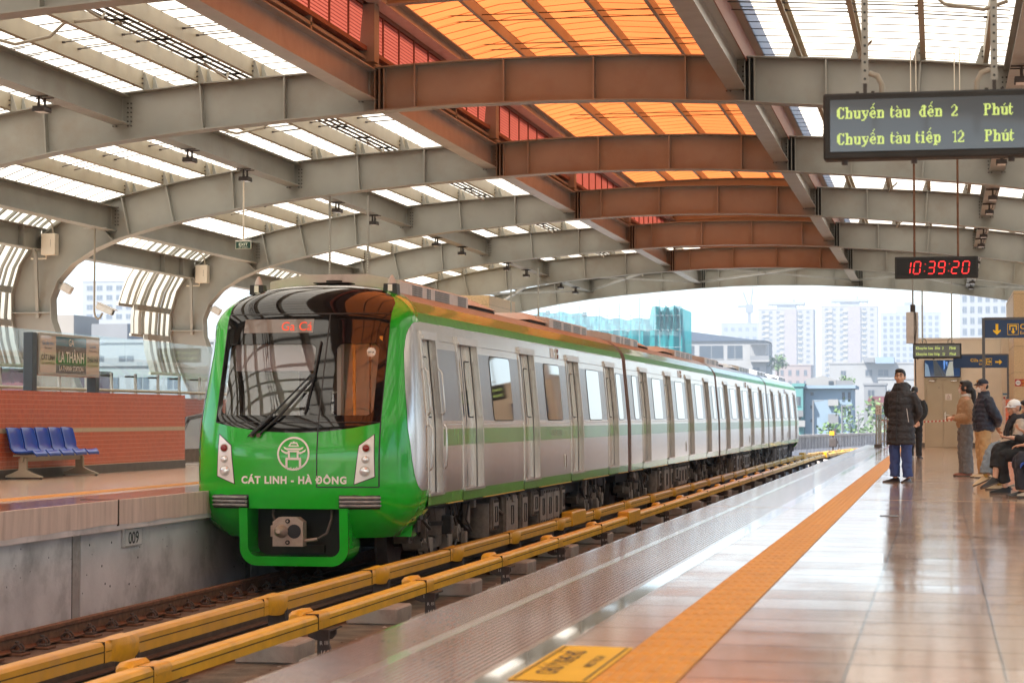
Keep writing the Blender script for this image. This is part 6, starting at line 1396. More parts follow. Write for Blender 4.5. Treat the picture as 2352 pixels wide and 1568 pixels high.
# ---- man in a long dark coat and blue trousers
p1 = person('man in long dark padded coat and blue trousers standing with hands behind his back', (-.565, 32.55, -.022), R(-22))
hf = head_fn((0.0, -.01, 1.565), R(12), R(-2))
arms = [[(q * .165, .01, 1.335), (q * .222, .05, 1.19), (q * .232, .115, 1.02), (q * .06, .19, .88)] for q in (-1, 1)]
legs = [[(q * .085, 0, .90), (q * .09, -.01, .66), (q * .095, -.015, .47), (q * .095, .0, .30), (q * .10, .015, .07)] for q in (-1, 1)]
b = stand_body(p1, hf, (0, .012, 1.44), 'skin', arms, legs, [((.05, .19, .88), (-1, .1, -.2), (0, 1, 0), 1), ((-.03, .21, .86), (1, .1, -.15), (0, 1, 0), -1)]); face(p1, b, hf); short_hair(p1, hf)
mb = MB(); rings(mb, [(.565, 0, .005, .215, .150), (.60, 0, .005, .226, .160), (.75, 0, .01, .214, .152), (.95, 0, .01, .190, .138), (1.12, 0, .01, .188, .140), (1.24, 0, .012, .196, .138), (1.32, 0, .014, .196, .118), (1.38, 0, .014, .150, .100), (1.42, 0, .014, .108, .100), (1.48, 0, .012, .098, .102)], 28, 'coat_dark', .013, .105)
for a in arms: limb(mb, [a[0], a[1], a[2], V(a[3]) + (V(a[2]) - V(a[3])) * .12], [.066, .068, .064, .05], 14, 'coat_dark')
mb.ball((0, .11, 1.415), (.13, .075, .075), 'coat_dark'); mb.ball((0, .06, 1.45), (.12, .09, .05), 'coat_dark'); remesh(mb, 'coat', p1, 'coat_dark', .010, 1, .5, .010, (11, 11, 14))
mb = MB(); mb.tube([(0, -.160, .60), (0, -.158, .75), (0, -.142, .95), (0, -.142, 1.2), (0, -.115, 1.33), (0, -.10, 1.46)], .006, 'black', 6); mb.tube([(.15, -.125, 1.10), (.175, -.115, .90)], .005, 'unit_grey', 6); mb.build('zip', p1)
mb = MB()
for l in legs: limb(mb, [(l[0][0], 0, .88), (l[1][0] * 1.0, -.005, .66), (l[2][0], -.008, .47), (l[3][0], .004, .28), (l[4][0], .012, .09)], [.10, .092, .082, .078, (.078, .085)], 16, 'trouser_blue')
remesh(mb, 'trousers', p1, 'trouser_blue', .011, 2, .5, .014, (9, 9, 9))
shoe(p1, (-.06, .065, .0), (-.215, -.165, 0), 'shoe_brown', .085, .045); shoe(p1, (.10, .085, 0), (.10, -.19, 0), 'shoe_brown', .085, .045)
mb = MB(); mb.ball((.082, -.002, -.012), (.008, .010, .010), 'mask_white', 8, 6, hf); mb.tube([(.084, -.006, -.015), (.082, -.012, -.04)], .004, 'mask_white', 6, fn=hf); mb.build('earphone', p1)
# ---- person behind him, back turned
p2 = person('person in dark jacket and trousers half hidden behind the man in the coat', (-.565, 51.5, -.02), R(165))
hf = head_fn((0, -.01, 1.565), R(5)); arms = [[(q * .17, .01, 1.34), (q * .24, .03, 1.2), (q * .255, .09, 1.04), (q * .15, .17, .86)] for q in (-1, 1)]
b = stand_body(p2, hf, (0, .012, 1.44), 'skin', arms, legs, [((-.15, .18, .86), (.5, .2, -.8), (0, 1, 0), 1), ((.15, .18, .86), (-.5, .2, -.8), (0, 1, 0), -1)]); face(p2, b, hf); short_hair(p2, hf)
mb = MB(); rings(mb, [(.78, 0, .005, .20, .14), (.95, 0, .01, .20, .135), (1.12, 0, .01, .205, .14), (1.24, 0, .012, .215, .14), (1.32, 0, .014, .20, .12), (1.385, 0, .014, .15, .10), (1.43, 0, .014, .09, .09)], 24, 'black_cloth')
for a in arms: limb(mb, a, [.082, .08, .07, .052], 14, 'black_cloth')
remesh(mb, 'jacket', p2, 'black_cloth', .013, 2, .5, .011, (11, 11, 10))
mb = MB()
for l in legs: limb(mb, [(l[0][0], 0, .88), (l[1][0], -.005, .66), (l[2][0], -.008, .47), (l[3][0], .004, .28), (l[4][0], .012, .06)], [.10, .09, .078, .07, .07], 14, 'black_cloth')
remesh(mb, 'trousers', p2, 'black_cloth', .013, 2, .5, .014, (9, 9, 9))
for q in (-1, 1): shoe(p2, (q * .10, .085, 0), (q * .11, -.18, 0), 'shoe_black')
# ---- woman in tan jacket and wide grey jeans, facing the track
p3 = person('woman in tan fleece jacket and wide grey jeans with a black ponytail', (.42, 36.5, -.028), R(-78))
hf = head_fn((0.01, -.0, 1.465), R(-22), R(-3)); legs3 = [[(q * .08, 0, .84), (q * .085, -.012, .62), (q * .09, -.02, .44), (q * .095, .0, .28), (q * .10, .012, .07)] for q in (-1, 1)]
arms = [[(q * .15, .01, 1.25), (q * .20, .03, 1.10), (q * .20, .01, .98), (q * .055, -.21, .965)] for q in (-1, 1)]
b = stand_body(p3, hf, (0, .015, 1.345), 'skin_warm', arms, legs3, [((.05, -.21, .965), (-.75, -.6, .0), (0, -.3, -1), 1), ((-.05, -.20, .975), (.75, -.6, .0), (0, -.3, -1), -1)], .84, 1.27, .94); face(p3, b, hf, .7)
mb = MB(); B_ = lambda c, r: mb.ball(c, r, 'hair', 20, 14, hf)
B_((0, .025, .045), (.083, .098, .083)); B_((0, .055, -.02), (.075, .06, .085)); B_((0, -.045, .085), (.068, .052, .034))
for q in (-1, 1): B_((q * .072, -.01, -.0), (.014, .05, .07))
mb.tube([hf(0, .10, .0), hf(0, .135, -.05), hf(0, .15, -.14), hf(0, .14, -.24), hf(0, .125, -.30)], [.03, .045, .045, .034, .012], 'hair', 12); remesh(mb, 'hair', p3, 'hair', .009, 2)
def mask(root, f, s=1.0):
    mb = MB(); rows = []
    for v in range(7):
        t = v / 6; z = lerp(-.012, -.095, t); ro = []
        for u in range(11):
            a = lerp(-1, 1, u / 10); ro.append((a * .064 * s * (1 - .18 * abs(t - .4)), -.060 - .055 * (1 - a * a) * (1 - .35 * abs(t - .45) * 2), z + .008 * a * a * (1 - 2 * t)))
        rows.append([f(*p) for p in ro])
    mb.grid(rows, 'mask_white', True)
    for q in (-1, 1): mb.tube([(q * .060 * s, -.062, -.03), (q * .078, -.01, -.012)], .0025, 'mask_white', 5, fn=f); mb.tube([(q * .055 * s, -.062, -.08), (q * .076, -.005, -.03)], .0025, 'mask_white', 5, fn=f)
    return mb.build('face_mask', root)
mask(p3, hf, .95)
mb = MB(); rings(mb, [(.80, 0, .0, .158, .125), (.83, 0, 0, .178, .142), (.95, 0, 0, .185, .145), (1.08, 0, .0, .18, .14), (1.18, 0, .005, .18, .13), (1.25, 0, .01, .16, .11), (1.30, 0, .012, .10, .085), (1.325, 0, .014, .075, .075)], 24, 'knit_tan')
for a in arms: limb(mb, [a[0], a[1], a[2], V(a[3]) + (V(a[2]) - V(a[3])) * .15], [.075, .078, .078, .058], 14, 'knit_tan')
remesh(mb, 'jacket', p3, 'knit_tan', .011, 2, .5, .011, (11, 11, 10)); mb = MB(); mb.tube([(0, .016, 1.31), (0, .012, 1.345), (0, .008, 1.365)], [.078, .07, .066], 'mask_white', 20, False); mb.build('collar', p3)
mb = MB()
for k in range(4): mb.ball((.0, -.148 + .004 * k, .90 + .10 * k), (.009, .004, .009), 'unit_grey', 8, 6)
mb.build('buttons', p3)
mb = MB()
for l in legs3: limb(mb, [(l[0][0], 0, .86), (l[1][0] * 1.05, .0, .62), (l[2][0] * 1.05, -.01, .44), (l[3][0] * 1.05, .005, .26), (l[4][0] * 1.05, .012, .05)], [(.105, .115), .108, .10, .10, (.10, .105)], 16, 'denim_grey')
rings(mb, [(.72, 0, 0, .17, .13), (.80, 0, 0, .165, .125), (.88, 0, 0, .15, .115)], 20, 'denim_grey'); remesh(mb, 'jeans', p3, 'denim_grey', .011, 2, .5, .014, (9, 9, 9))
for q in (-1, 1): shoe(p3, (q * .10, .075, 0), (q * .115, -.18, 0), 'fur_pink', .10, .06, 'slipper')
# ---- man in navy puffer, cap and mask
p4 = person('man in navy puffer jacket, black cap and white mask with khaki trousers', (.70, 35.75, -.03), R(-72))
hf = head_fn((0.0, -.02, 1.48), R(8), R(2)); L4 = [[(q * .085, 0, .86), (q * .09, -.01, .63), (q * .095, -.018, .45), (q * .10, .0, .28), (q * .10, .012, .07)] for q in (-1, 1)]
arms = [[(q * .165, .02, 1.27), (q * .235, .06, 1.12), (q * .24, .15, .96), (q * .06, .21, .84)] for q in (-1, 1)]
b = stand_body(p4, hf, (0, .005, 1.36), 'skin_warm', arms, L4, [((.05, .22, .83), (-.9, .2, -.4), (0, 1, 0), 1), ((-.04, .235, .80), (.7, .2, -.6), (0, 1, 0), -1)], .86, 1.29); face(p4, b, hf); mask(p4, hf, 1.05)
def cap(root, f, mat, brim=1.0):
    mb = MB(); rows = []
    for i in range(9):
        th = math.pi / 2 * i / 8; rows.append([f(.084 * math.cos(th) * math.cos(a), .012 + .102 * math.cos(th) * math.sin(a), .038 + .085 * math.sin(th)) for a in [2 * math.pi * k / 24 for k in range(24)]])
    mb.grid(rows, mat, True, True); rows = []
    for t in range(5):
        k = t / 4; rows.append([f((.074 - .006 * k) * math.sin(a), -.085 * math.cos(a) * (1 + .0) + .012 - k * .075 * brim * math.cos(a) ** .7, .045 - .012 * k - .016 * (math.sin(a) ** 2)) for a in [lerp(-1.35, 1.35, j / 12) for j in range(13)]])
    mb.grid(rows, mat, True); mb.grid([[tuple(V(p) - V((0, 0, .006))) for p in r_] for r_ in rows], mat, True, False, True); mb.ball((0, .012, .124), (.008, .008, .005), mat, 8, 6, f)
    return mb.build('cap', root)
c_ = cap(p4, hf, 'navy_cap'); mb = MB(); mb.ball((0, -.083, .085), (.022, .012, .016), 'cover_yellow', 10, 8, hf); mb.build('badge', c_)
short = MB(); short.ball((0, .06, -.005), (.07, .045, .05), 'hair', 14, 10, hf); short.build('hair', p4)
mb = MB(); rings(mb, [(.745, 0, .01, .178, .15), (.78, 0, .01, .20, .17), (.95, 0, .0, .205, .175), (1.08, 0, .0, .205, .165), (1.18, 0, .012, .21, .155), (1.26, 0, .014, .19, .125), (1.315, 0, .012, .13, .10), (1.35, 0, .008, .095, .095), (1.40, 0, .005, .088, .09)], 28, 'navy', .010, .075)
for a in arms: limb(mb, [a[0], a[1], a[2], V(a[3]) + (V(a[2]) - V(a[3])) * .14], [.085, .085, .078, .058], 14, 'navy')
remesh(mb, 'puffer_jacket', p4, 'navy', .0095, 1, .5, .011, (11, 11, 10))
mb = MB()
for l in L4: limb(mb, [(l[0][0], 0, .84), (l[1][0], -.005, .63), (l[2][0], -.01, .45), (l[3][0], .0, .26), (l[4][0], .012, .07)], [.108, .10, .085, .075, .07], 16, 'khaki')
rings(mb, [(.72, 0, .01, .165, .14), (.80, 0, .01, .16, .135)], 20, 'khaki'); remesh(mb, 'trousers', p4, 'khaki', .011, 2, .5, .014, (9, 9, 9))
for q in (-1, 1): shoe(p4, (q * .10, .075, 0), (q * .115, -.19, 0), 'cream_shoe', .09, .05)
# ---- seated people: local frame faces -Y, seat height .45
def seat_body(root, hf, neck, mat, arms, legs, hands, lean=0.0, s=1.0):
    mb = MB(); head(mb, hf, mat, s); limb(mb, [(neck[0], neck[1] + .02, neck[2] - .10), neck, hf(0, .015, -.05)], [.06, .052, .05], mat=mat)
    rings(mb, [(.44, 0, .06, .16, .12), (.60, 0, .05, .15, .105), (.75, 0, .03, .14, .10), (.88, 0, .02, .165, .105), (neck[2] - .09, 0, neck[1] + .005, .15, .075), (neck[2] - .02, neck[0], neck[1], .06, .055)], mat=mat)
    for a in arms: limb(mb, a, [.052, .044, .034, .026], mat=mat)
    for l in legs: limb(mb, l, [.09, .075, .055, .05, .033], mat=mat)
    for h in hands: hand(mb, *h, mat=mat)
    return remesh(mb, 'body', root, mat, .0085, 2)
# man with the white cap
p5 = person('seated man in white cap with dark scarf, beige sleeves and pale jeans, legs crossed', (1.06, 30.0, -.03), R(-82))
hf = head_fn((0, -.07, 1.10), R(30), R(4)); arms = [[(q * .17, .0, .93), (q * .23, -.02, .80), (q * .22, -.10, .68), (q * .06, -.27, .62)] for q in (-1, 1)]
legs5 = [[(-.09, .03, .50), (-.08, -.16, .55), (.02, -.34, .53), (.08, -.42, .36), (.10, -.45, .19)], [(.09, .03, .48), (.09, -.16, .48), (.08, -.33, .46), (.06, -.30, .28), (.05, -.28, .07)]]
b = seat_body(p5, hf, (0, -.02, .99), 'skin_warm', arms, legs5, [((.06, -.27, .62), (-.8, -.5, -.1), (0, -.3, -1), 1), ((-.06, -.26, .64), (.8, -.5, -.1), (0, -.3, -1), -1)]); face(p5, b, hf)
c_ = cap(p5, hf, 'cap_white'); mb = MB(); mb.text('KZ', .032, 'black_letter', lambda u, v: hf(u, -.093 + .6 * v, .072 + v * .9), .012); mb.build('lettering', c_)
mb = MB(); mb.ball((0, .06, .0), (.07, .045, .05), 'hair', 14, 10, hf); mb.build('hair', p5)
mb = MB(); rings(mb, [(.42, 0, .06, .19, .15), (.58, 0, .05, .19, .14), (.75, 0, .03, .19, .14), (.86, 0, .015, .195, .135), (.93, 0, .0, .17, .11), (.98, 0, -.01, .10, .085)], 24, 'sleeve_beige', .006, .09)
for a in arms: limb(mb, [a[0], a[1], a[2], V(a[3]) + (V(a[2]) - V(a[3])) * .15], [.08, .078, .07, .05], 14, 'sleeve_beige')
remesh(mb, 'jacket', p5, 'sleeve_beige', .011, 2, .5, .011, (11, 11, 10))
mb = MB(); limb(mb, [(-.10, .06, .97), (0, .085, 1.0), (.10, .06, .97)], [.05, .055, .05], 12, 'scarf_black'); limb(mb, [(-.10, .06, .97), (-.09, -.07, .95), (-.05, -.16, .82), (-.06, -.20, .62), (-.10, -.20, .50)], [.05, .055, (.07, .03), (.08, .03), (.07, .02)], 12, 'scarf_black', (1, 0, 0)); limb(mb, [(.10, .06, .97), (.09, -.07, .95), (.06, -.16, .80), (.06, -.19, .58), (.08, -.21, .46)], [.05, .055, (.07, .03), (.08, .03), (.07, .02)], 12, 'scarf_black', (1, 0, 0)); limb(mb, [(-.08, -.06, 1.0), (0, -.10, .98), (.08, -.06, 1.0)], [.04, .045, .04], 10, 'scarf_black'); remesh(mb, 'scarf', p5, 'scarf_black', .011, 2, .5, .011, (11, 11, 10))
mb = MB(); limb(mb, [(-.09, .04, .50), (-.08, -.16, .56), (.02, -.35, .54), (.08, -.435, .36), (.105, -.465, .22)], [.11, .10, .085, .085, (.09, .095)], 16, 'denim_pale'); limb(mb, [(.09, .04, .48), (.09, -.16, .48), (.08, -.34, .465), (.06, -.31, .28), (.05, -.285, .10)], [.11, .10, .085, .08, .085], 16, 'denim_pale'); rings(mb, [(.41, 0, .06, .185, .14), (.56, 0, .05, .165, .125)], 20, 'denim_pale'); remesh(mb, 'jeans', p5, 'denim_pale', .011, 2, .5, .014, (9, 9, 9))
shoe(p5, (.09, -.43, .13), (.13, -.64, .04), 'cream_shoe', .09, .048, 'shoe', 'sole', (0, -.5, 1)); shoe(p5, (.05, -.22, 0), (.06, -.47, 0), 'cream_shoe', .09, .048)
mb = MB(); mb.tube([(.102, -.47, .22), (.10, -.46, .17)], [.036, .036], 'sock_ochre', 10); mb.tube([(.05, -.285, .11), (.05, -.28, .06)], [.038, .038], 'sock_ochre', 10); mb.build('socks', p5)
mb = MB(); mb.cbox((0, 0, 0), (.34, .12, .27), 'black_cloth', .04, lambda x, y, z: (1.02 + x * .55 * .5 - z * .35, 30.42 + y, .50 + z * .8 + x * .4)); o = tag(mb.build('handbag'), 'black handbag on the lap beside the khaki trousers of the man with the mask', 'bag')
# woman in black, looking at her phone
p6 = person('seated woman in black jacket and black cropped trousers holding a phone', (1.20, 28.4, -.03), R(-80))
hf = head_fn((-.02, -.06, 1.10), R(-25), R(14)); arms = [[(q * .155, .02, .93), (q * .20, -.0, .80), (q * .19, -.10, .69), (q * .05, -.31, .72)] for q in (-1, 1)]
legs6 = [[(-.085, .03, .50), (-.075, -.22, .57), (.015, -.45, .56), (.06, -.50, .38), (.09, -.53, .20)], [(.085, .03, .48), (.09, -.2, .49), (.085, -.42, .48), (.08, -.42, .28), (.075, -.40, .08)]]
b = seat_body(p6, hf, (-.005, -.015, .99), 'skin', arms, legs6, [((.05, -.31, .72), (-.4, -.9, .0), (0, .2, 1), 1, .9), ((-.05, -.31, .72), (.3, -.9, .0), (0, .2, 1), -1, .9)], s=.94); face(p6, b, hf, .7)
mb = MB(); B_ = lambda c, r: mb.ball(c, r, 'hair', 20, 14, hf); B_((0, .025, .045), (.086, .102, .085)); B_((0, .06, -.05), (.085, .065, .12)); B_((0, -.05, .085), (.07, .05, .034))
for q in (-1, 1): mb.tube([hf(q * .075, -.03, .04), hf(q * .085, -.02, -.06), hf(q * .09, .0, -.18), hf(q * .08, .02, -.26)], [.025, .034, .036, .018], 'hair', 10)
mb.tube([hf(0, .08, 0), hf(0, .11, -.12), hf(0, .10, -.26)], [.08, (.085, .05), (.06, .03)], 'hair', 14, ref=(0, 1, 0)); remesh(mb, 'hair', p6, 'hair', .009, 2)
mb = MB(); rings(mb, [(.40, 0, .06, .19, .15), (.58, 0, .05, .18, .135), (.75, 0, .03, .175, .13), (.86, 0, .02, .18, .125), (.93, 0, .01, .16, .10), (.985, 0, -.0, .09, .08)], 24, 'black_cloth')
for a in arms: limb(mb, [a[0], a[1], a[2], V(a[3]) + (V(a[2]) - V(a[3])) * .2], [.075, .072, .066, .05], 14, 'black_cloth')
remesh(mb, 'jacket', p6, 'black_cloth', .011, 2, .5, .011, (11, 11, 10)); mb = MB(); limb(mb, [(-.06, -.04, .99), (-.01, -.085, .95), (.05, -.04, .99)], [.03, .04, .03], 10, 'ochre'); mb.build('neckerchief', p6)
mb = MB(); limb(mb, [(-.085, .04, .50), (-.075, -.22, .58), (.015, -.46, .575), (.055, -.51, .40), (.075, -.53, .33)], [.105, .095, .08, .075, .078], 16, 'black_cloth'); limb(mb, [(.085, .04, .48), (.09, -.2, .49), (.085, -.43, .485), (.08, -.425, .30), (.076, -.405, .15)], [.105, .095, .08, .072, .075], 16, 'black_cloth'); rings(mb, [(.41, 0, .06, .18, .14), (.56, 0, .05, .165, .125)], 20, 'black_cloth'); remesh(mb, 'trousers', p6, 'black_cloth', .011, 2, .5, .014, (9, 9, 9))
shoe(p6, (.085, -.49, .14), (.13, -.72, .06), 'shoe_black', .10, .05, 'shoe', 'sole', (0, -.35, 1)); shoe(p6, (.075, -.34, 0), (.085, -.60, 0), 'shoe_black', .10, .05)
mb = MB(); mb.cbox((0, 0, 0), (.075, .155, .009), 'phone', .004, lambda x, y, z: (1.20 - .42 * .985 + y * .95, 28.4 + .08 + x, .715 + z - y * .25)); tag(mb.build('mobile_phone'), 'pale mobile phone held by the seated woman in black', 'phone')
# nearest passenger, mostly outside the frame
p7 = person('seated passenger in a grey patterned sleeve beside the woman in black, mostly outside the frame', (1.33, 27.2, -.03), R(-85))
hf = head_fn((0, -.05, 1.10), R(0), R(8)); arms = [[(q * .17, .0, .93), (q * .22, -.02, .78), (q * .21, -.10, .66), (q * .10, -.33, .64)] for q in (-1, 1)]; arms[0][3] = (-.06, -.30, .80)
legs7 = [[(q * .09, .03, .48), (q * .10, -.2, .48), (q * .10, -.36, .46), (q * .10, -.36, .28), (q * .10, -.34, .07)] for q in (-1, 1)]
b = seat_body(p7, hf, (0, -.01, .99), 'skin_warm', arms, legs7, [((.10, -.33, .64), (-.3, -.9, -.1), (0, 0, -1), 1), ((-.06, -.30, .80), (.2, -.8, .4), (0, .3, 1), -1, .9)]); face(p7, b, hf); short_hair(p7, hf)
mb = MB(); rings(mb, [(.42, 0, .06, .19, .15), (.58, 0, .05, .19, .14), (.75, 0, .03, .19, .14), (.86, 0, .015, .195, .135), (.93, 0, .0, .17, .11), (.99, 0, -.01, .09, .085)], 24, 'camo_grey')
for a in arms: limb(mb, [a[0], a[1], a[2], V(a[3]) + (V(a[2]) - V(a[3])) * .12], [.08, .075, .066, .048], 14, 'camo_grey')
remesh(mb, 'jacket', p7, 'camo_grey', .012, 2, .5, .011, (11, 11, 10)); mb = MB()
for l in legs7: limb(mb, [V(p) for p in l[:4]] + [V(l[4]) + V((0, 0, .03))], [.105, .095, .08, .07, .07], 14, 'uniform')
rings(mb, [(.41, 0, .06, .18, .14), (.56, 0, .05, .165, .125)], 20, 'uniform'); remesh(mb, 'trousers', p7, 'uniform', .012, 2, .5, .014, (9, 9, 9))
for q in (-1, 1): shoe(p7, (q * .10, -.28, 0), (q * .11, -.52, 0), 'shoe_black')
bench(1.22, 26.75, -.035, 7, True, 'row of blue moulded seats under the waiting passengers, mostly outside the frame')
# the driver, seen faintly through the windscreen
p8 = person('train driver in dark uniform and peaked cap behind the windscreen', (TR + .03, 27.65, .35), 0, 'people in the train cab')
hf = head_fn((0, -.04, 1.07), R(15), 0); arms = [[(q * .17, .0, .90), (q * .22, -.02, .76), (q * .2, -.1, .64), (q * .12, -.28, .62)] for q in (-1, 1)]
b = seat_body(p8, hf, (0, -.0, .96), 'skin', arms, [[(q * .09, .03, .48), (q * .10, -.1, .48), (q * .10, -.2, .46), (q * .10, -.2, .35), (q * .10, -.18, .2)] for q in (-1, 1)], [((q * .12, -.28, .62), (-q * .2, -.9, -.2), (0, 0, -1), q) for q in (-1, 1)]); face(p8, b, hf)
mb = MB(); rings(mb, [(.42, 0, .06, .18, .14), (.75, 0, .03, .185, .13), (.86, 0, .015, .19, .125), (.93, 0, .0, .15, .10), (.96, 0, -.0, .08, .075)], 24, 'uniform')
for a in arms: limb(mb, a, [.075, .07, .06, .045], 12, 'uniform')
remesh(mb, 'uniform_jacket', p8, 'uniform', .014, 2); c_ = cap(p8, hf, 'uniform', .7); mb = MB(); mb.tube([hf(.088 * math.sin(a), .012 - .102 * math.cos(a), .05) for a in [lerp(-1.5, 1.5, k / 10) for k in range(11)]], .006, 'cover_yellow', 6); mb.build('braid', c_)
# ================================================================ CITY BEYOND
P('render_white', (0.203, 0.203, 0.203), .8, var=.06, scale=.3); P('render_cream', (0.203, 0.179, 0.154), .8, var=.06, scale=.2); P('render_pink', (0.191, 0.145, 0.133), .8, var=.06, scale=.2); P('render_blue', (0.157, 0.218, 0.278), .8, var=.08, scale=.4); P('render_teal', (0.068, 0.188, 0.188), .8, var=.1, scale=.5); P('roof_blue', (0.037, 0.053, 0.082), .6, var=.1); P('roof_red', (0.113, 0.026, 0.031), .8, var=.2, scale=2); P('city_window', (0.037, 0.049, 0.064), .25); P('city_grey', (0.135, 0.139, 0.147), .8, var=.1, scale=.3); P('concrete_far', (0.157, 0.157, 0.162), .9); P('crane_steel', (0.082, 0.075, 0.071), .6)
P('yellow_balcony', (0.248, 0.207, 0.135), .8)
P('leaf', (0.055, 0.105, 0.03), .6, var=.45, scale=3); P('leaf_light', (0.09, 0.15, 0.05), .6, var=.4, scale=3); P('bark', (.09, .06, .04), .9)
BD = 'buildings beyond the station'
def building(name, label, x0, x1, yf, dep, zb, zt, wall, wins, roof=None, cat='building', extra=None, grp=BD):
    """wins: list of (x0, x1, z0, z1) on the front; every window is a part"""
    r = thing(name, label, cat, ((x0 + x1) / 2, yf, zb), 0, grp)
    def add(mb, n, p=None): return gi(mb, n, r, p)
    mb = MB(); mb.cbox(((x0 + x1) / 2, yf + dep / 2, (zb + zt) / 2), (x1 - x0, dep, zt - zb), wall, .05); add(mb, 'wall')
    cache = {}
    for (a, b, c, d) in wins[:100]:
        k = (round(b - a, 2), round(d - c, 2))
        if k not in cache:
            mb = MB(); w, h = k; mb.box(-w / 2, w / 2, -.04, .05, -h / 2, h / 2, 'city_window')
            t = min(.08, w * .06); mb.box(-w / 2 - t, w / 2 + t, -.10, .05, -h / 2 - t * 1.4, -h / 2, wall); mb.box(-t / 2, t / 2, -.06, -.041, -h / 2, h / 2, 'render_white'); o = mb.build('window', r); cache[k] = o
        else: o = cache[k].copy(); COL.objects.link(o)
        o.location = ((a + b) / 2 - r.location.x, 0, (c + d) / 2 - zb)
    mb = MB()
    if roof is None: mb.box(x0 - .15, x1 + .15, yf - .15, yf + dep, zt, zt + .35, wall); add(mb, 'parapet')
    else: roof(mb); add(mb, 'roof')
    if extra: extra(add)
    return r
def grid_w(x0, x1, z0, z1, nx, nz, fx=.5, fz=.5):
    W_ = (x1 - x0) / nx; H_ = (z1 - z0) / nz; return [(x0 + W_ * (i + .5 - fx / 2), x0 + W_ * (i + .5 + fx / 2), z0 + H_ * (k + .5 - fz / 2), z0 + H_ * (k + .5 + fz / 2)) for k in range(nz) for i in range(nx)]
def tower(x0, x1, y, zt, label, wall, nx=7, nz=14, side='render_pink', fl=3.2):
    w = x1 - x0; zb = -12; top0 = zt - nz * fl
    def extra(add):
        mb = MB(); mb.box(x0 + w * .17, x1 - w * .17, y + 3, y + 16, zt + 3.0, zt + 4.6, 'render_white'); mb.box(x0 + w * .33, x1 - w * .33, y + 4, y + 15, zt, zt + 3.0, 'render_white')
        for u in (.18, .26, .74, .82): mb.box(x0 + w * u - .2, x0 + w * u + .2, y + 4, y + 5, zt, zt + 3, 'render_white')
        mb.box(x0 + w * .62, x0 + w * .66, y + 5, y + 8, zt + 4.6, zt + 6.2, 'city_grey'); add(mb, 'roof_house')
        mb = MB(); mb.box(x0 + w * .48, x0 + w * .70, y - 1.2, y + 2, zb, zt, side); add(mb, 'bay')
        mb = MB()
        for k in range(nz):
            z = top0 + fl * k
            for a, b in ((.08, .2), (.38, .47), (.72, .8)): mb.box(x0 + w * a, x0 + w * b, y - .8, y, z, z + 1.0, 'yellow_balcony')
        o = add(mb, 'balconies'); o['kind'] = 'stuff'
    ws = [t for t in grid_w(x0 + w * .03, x1 - w * .03, top0, zt, nx, nz, .42, .42) if not (x0 + w * .46 < (t[0] + t[1]) / 2 < x0 + w * .71)]
    return building('apartment_tower', label, x0, x1, y, 22, zb, zt, wall, ws[::-1], extra=extra, cat='apartment tower')
tower(-102.6, -70.8, 1250, 63, 'pale apartment tower with an open roof terrace, beside the tower crane', 'render_cream')
tower(-66.4, -34.4, 1250, 64.3, 'pale apartment tower with an open roof terrace, between the other two tower blocks', 'render_cream')
building('apartment_tower', 'bluish white curved tower behind the hanging beige cabinet', -35.4, 1.5, 1350, 24, -12, 65, 'render_white', grid_w(-34.5, .8, 22, 64, 9, 11, .55, .6)[::-1], cat='apartment tower', extra=lambda add: (lambda mb: (mb.box(-26, -8, 1354, 1366, 65.3, 70, 'render_white'), mb.box(-21, -15, 1356, 1362, 70, 72, 'city_grey'), add(mb, 'roof_house')))(MB()))
building('apartment_tower', 'tall white tower with blue windows rising behind the roof arch and the clock rods', 8.6, 34, 900, 20, -12, 74, 'render_white', grid_w(8.9, 33.5, 20, 74, 8, 12, .55, .6), cat='apartment tower')
building('unfinished_block', 'hazy unfinished concrete block under the tower crane', -148.8, -122, 1500, 25, -12, 66, 'concrete_far', grid_w(-148, -123, 40, 65, 5, 4, .5, .4))
cr = thing('tower_crane', 'hazy tower crane with two raised jibs above the unfinished block', 'crane', (-129.5, 1505, 66)); mb = MB()
mb.box(-1.2, 1.2, -1.2, 1.2, 0, 9, 'crane_steel'); mb.cbox((0, 0, 10.5), (5, 4, 6), 'crane_steel', .3); gi_ = lambda mb, n: mb.build(n, cr); gi_(mb, 'mast')
mb = MB(); mb.tube([(-1, 0, 13), (-4.2, 0, 22)], .8, 'crane_steel', 4); mb.tube([(1, 0, 13), (2.6, 0, 25)], .8, 'crane_steel', 4); gi_(mb, 'jib'); mb = MB(); mb.cbox((-4.5, 0, 12), (7, 2.5, 1.6), 'crane_steel', .2); gi_(mb, 'counterweight')
# white building with a blue roof
def wr(mb):
    mb.prism([(-51.3, 16.1), (-33.4, 16.1), (-37.6, 16.5), (-49.8, 18.2), (-51.3, 18.2)], 'Y', 429.6, 444, 'roof_blue')
def wx(add):
    mb = MB(); mb.box(-36.8, -33.0, 428.6, 432, 11.9, 12.25, 'render_white'); mb.box(-36.8, -33.0, 428.6, 428.7, 12.25, 13.1, 'city_grey')
    for k in range(12): mb.box(-36.7 + .32 * k, -36.62 + .32 * k, 428.65, 428.7, 12.9, 15.3, 'city_grey')
    mb.box(-36.8, -33, 428.6, 431, 15.3, 15.45, 'city_grey'); add(mb, 'balcony')
ww = [(-50.6, -48.0, 12.6, 15.2), (-47.0, -42.2, 12.6, 15.2), (-41.4, -38.4, 12.6, 15.2), (-50.6, -48.6, 8.4, 10.6), (-46.6, -44.0, 8.4, 10.8), (-43.4, -41.6, 8.2, 10.8), (-40.2, -38.0, 8.2, 10.8), (-36.4, -35.0, 8.4, 10.8), (-36.6, -35, 4.4, 6.8), (-40, -38, 4.4, 6.8), (-44, -42, 4.4, 6.8)]
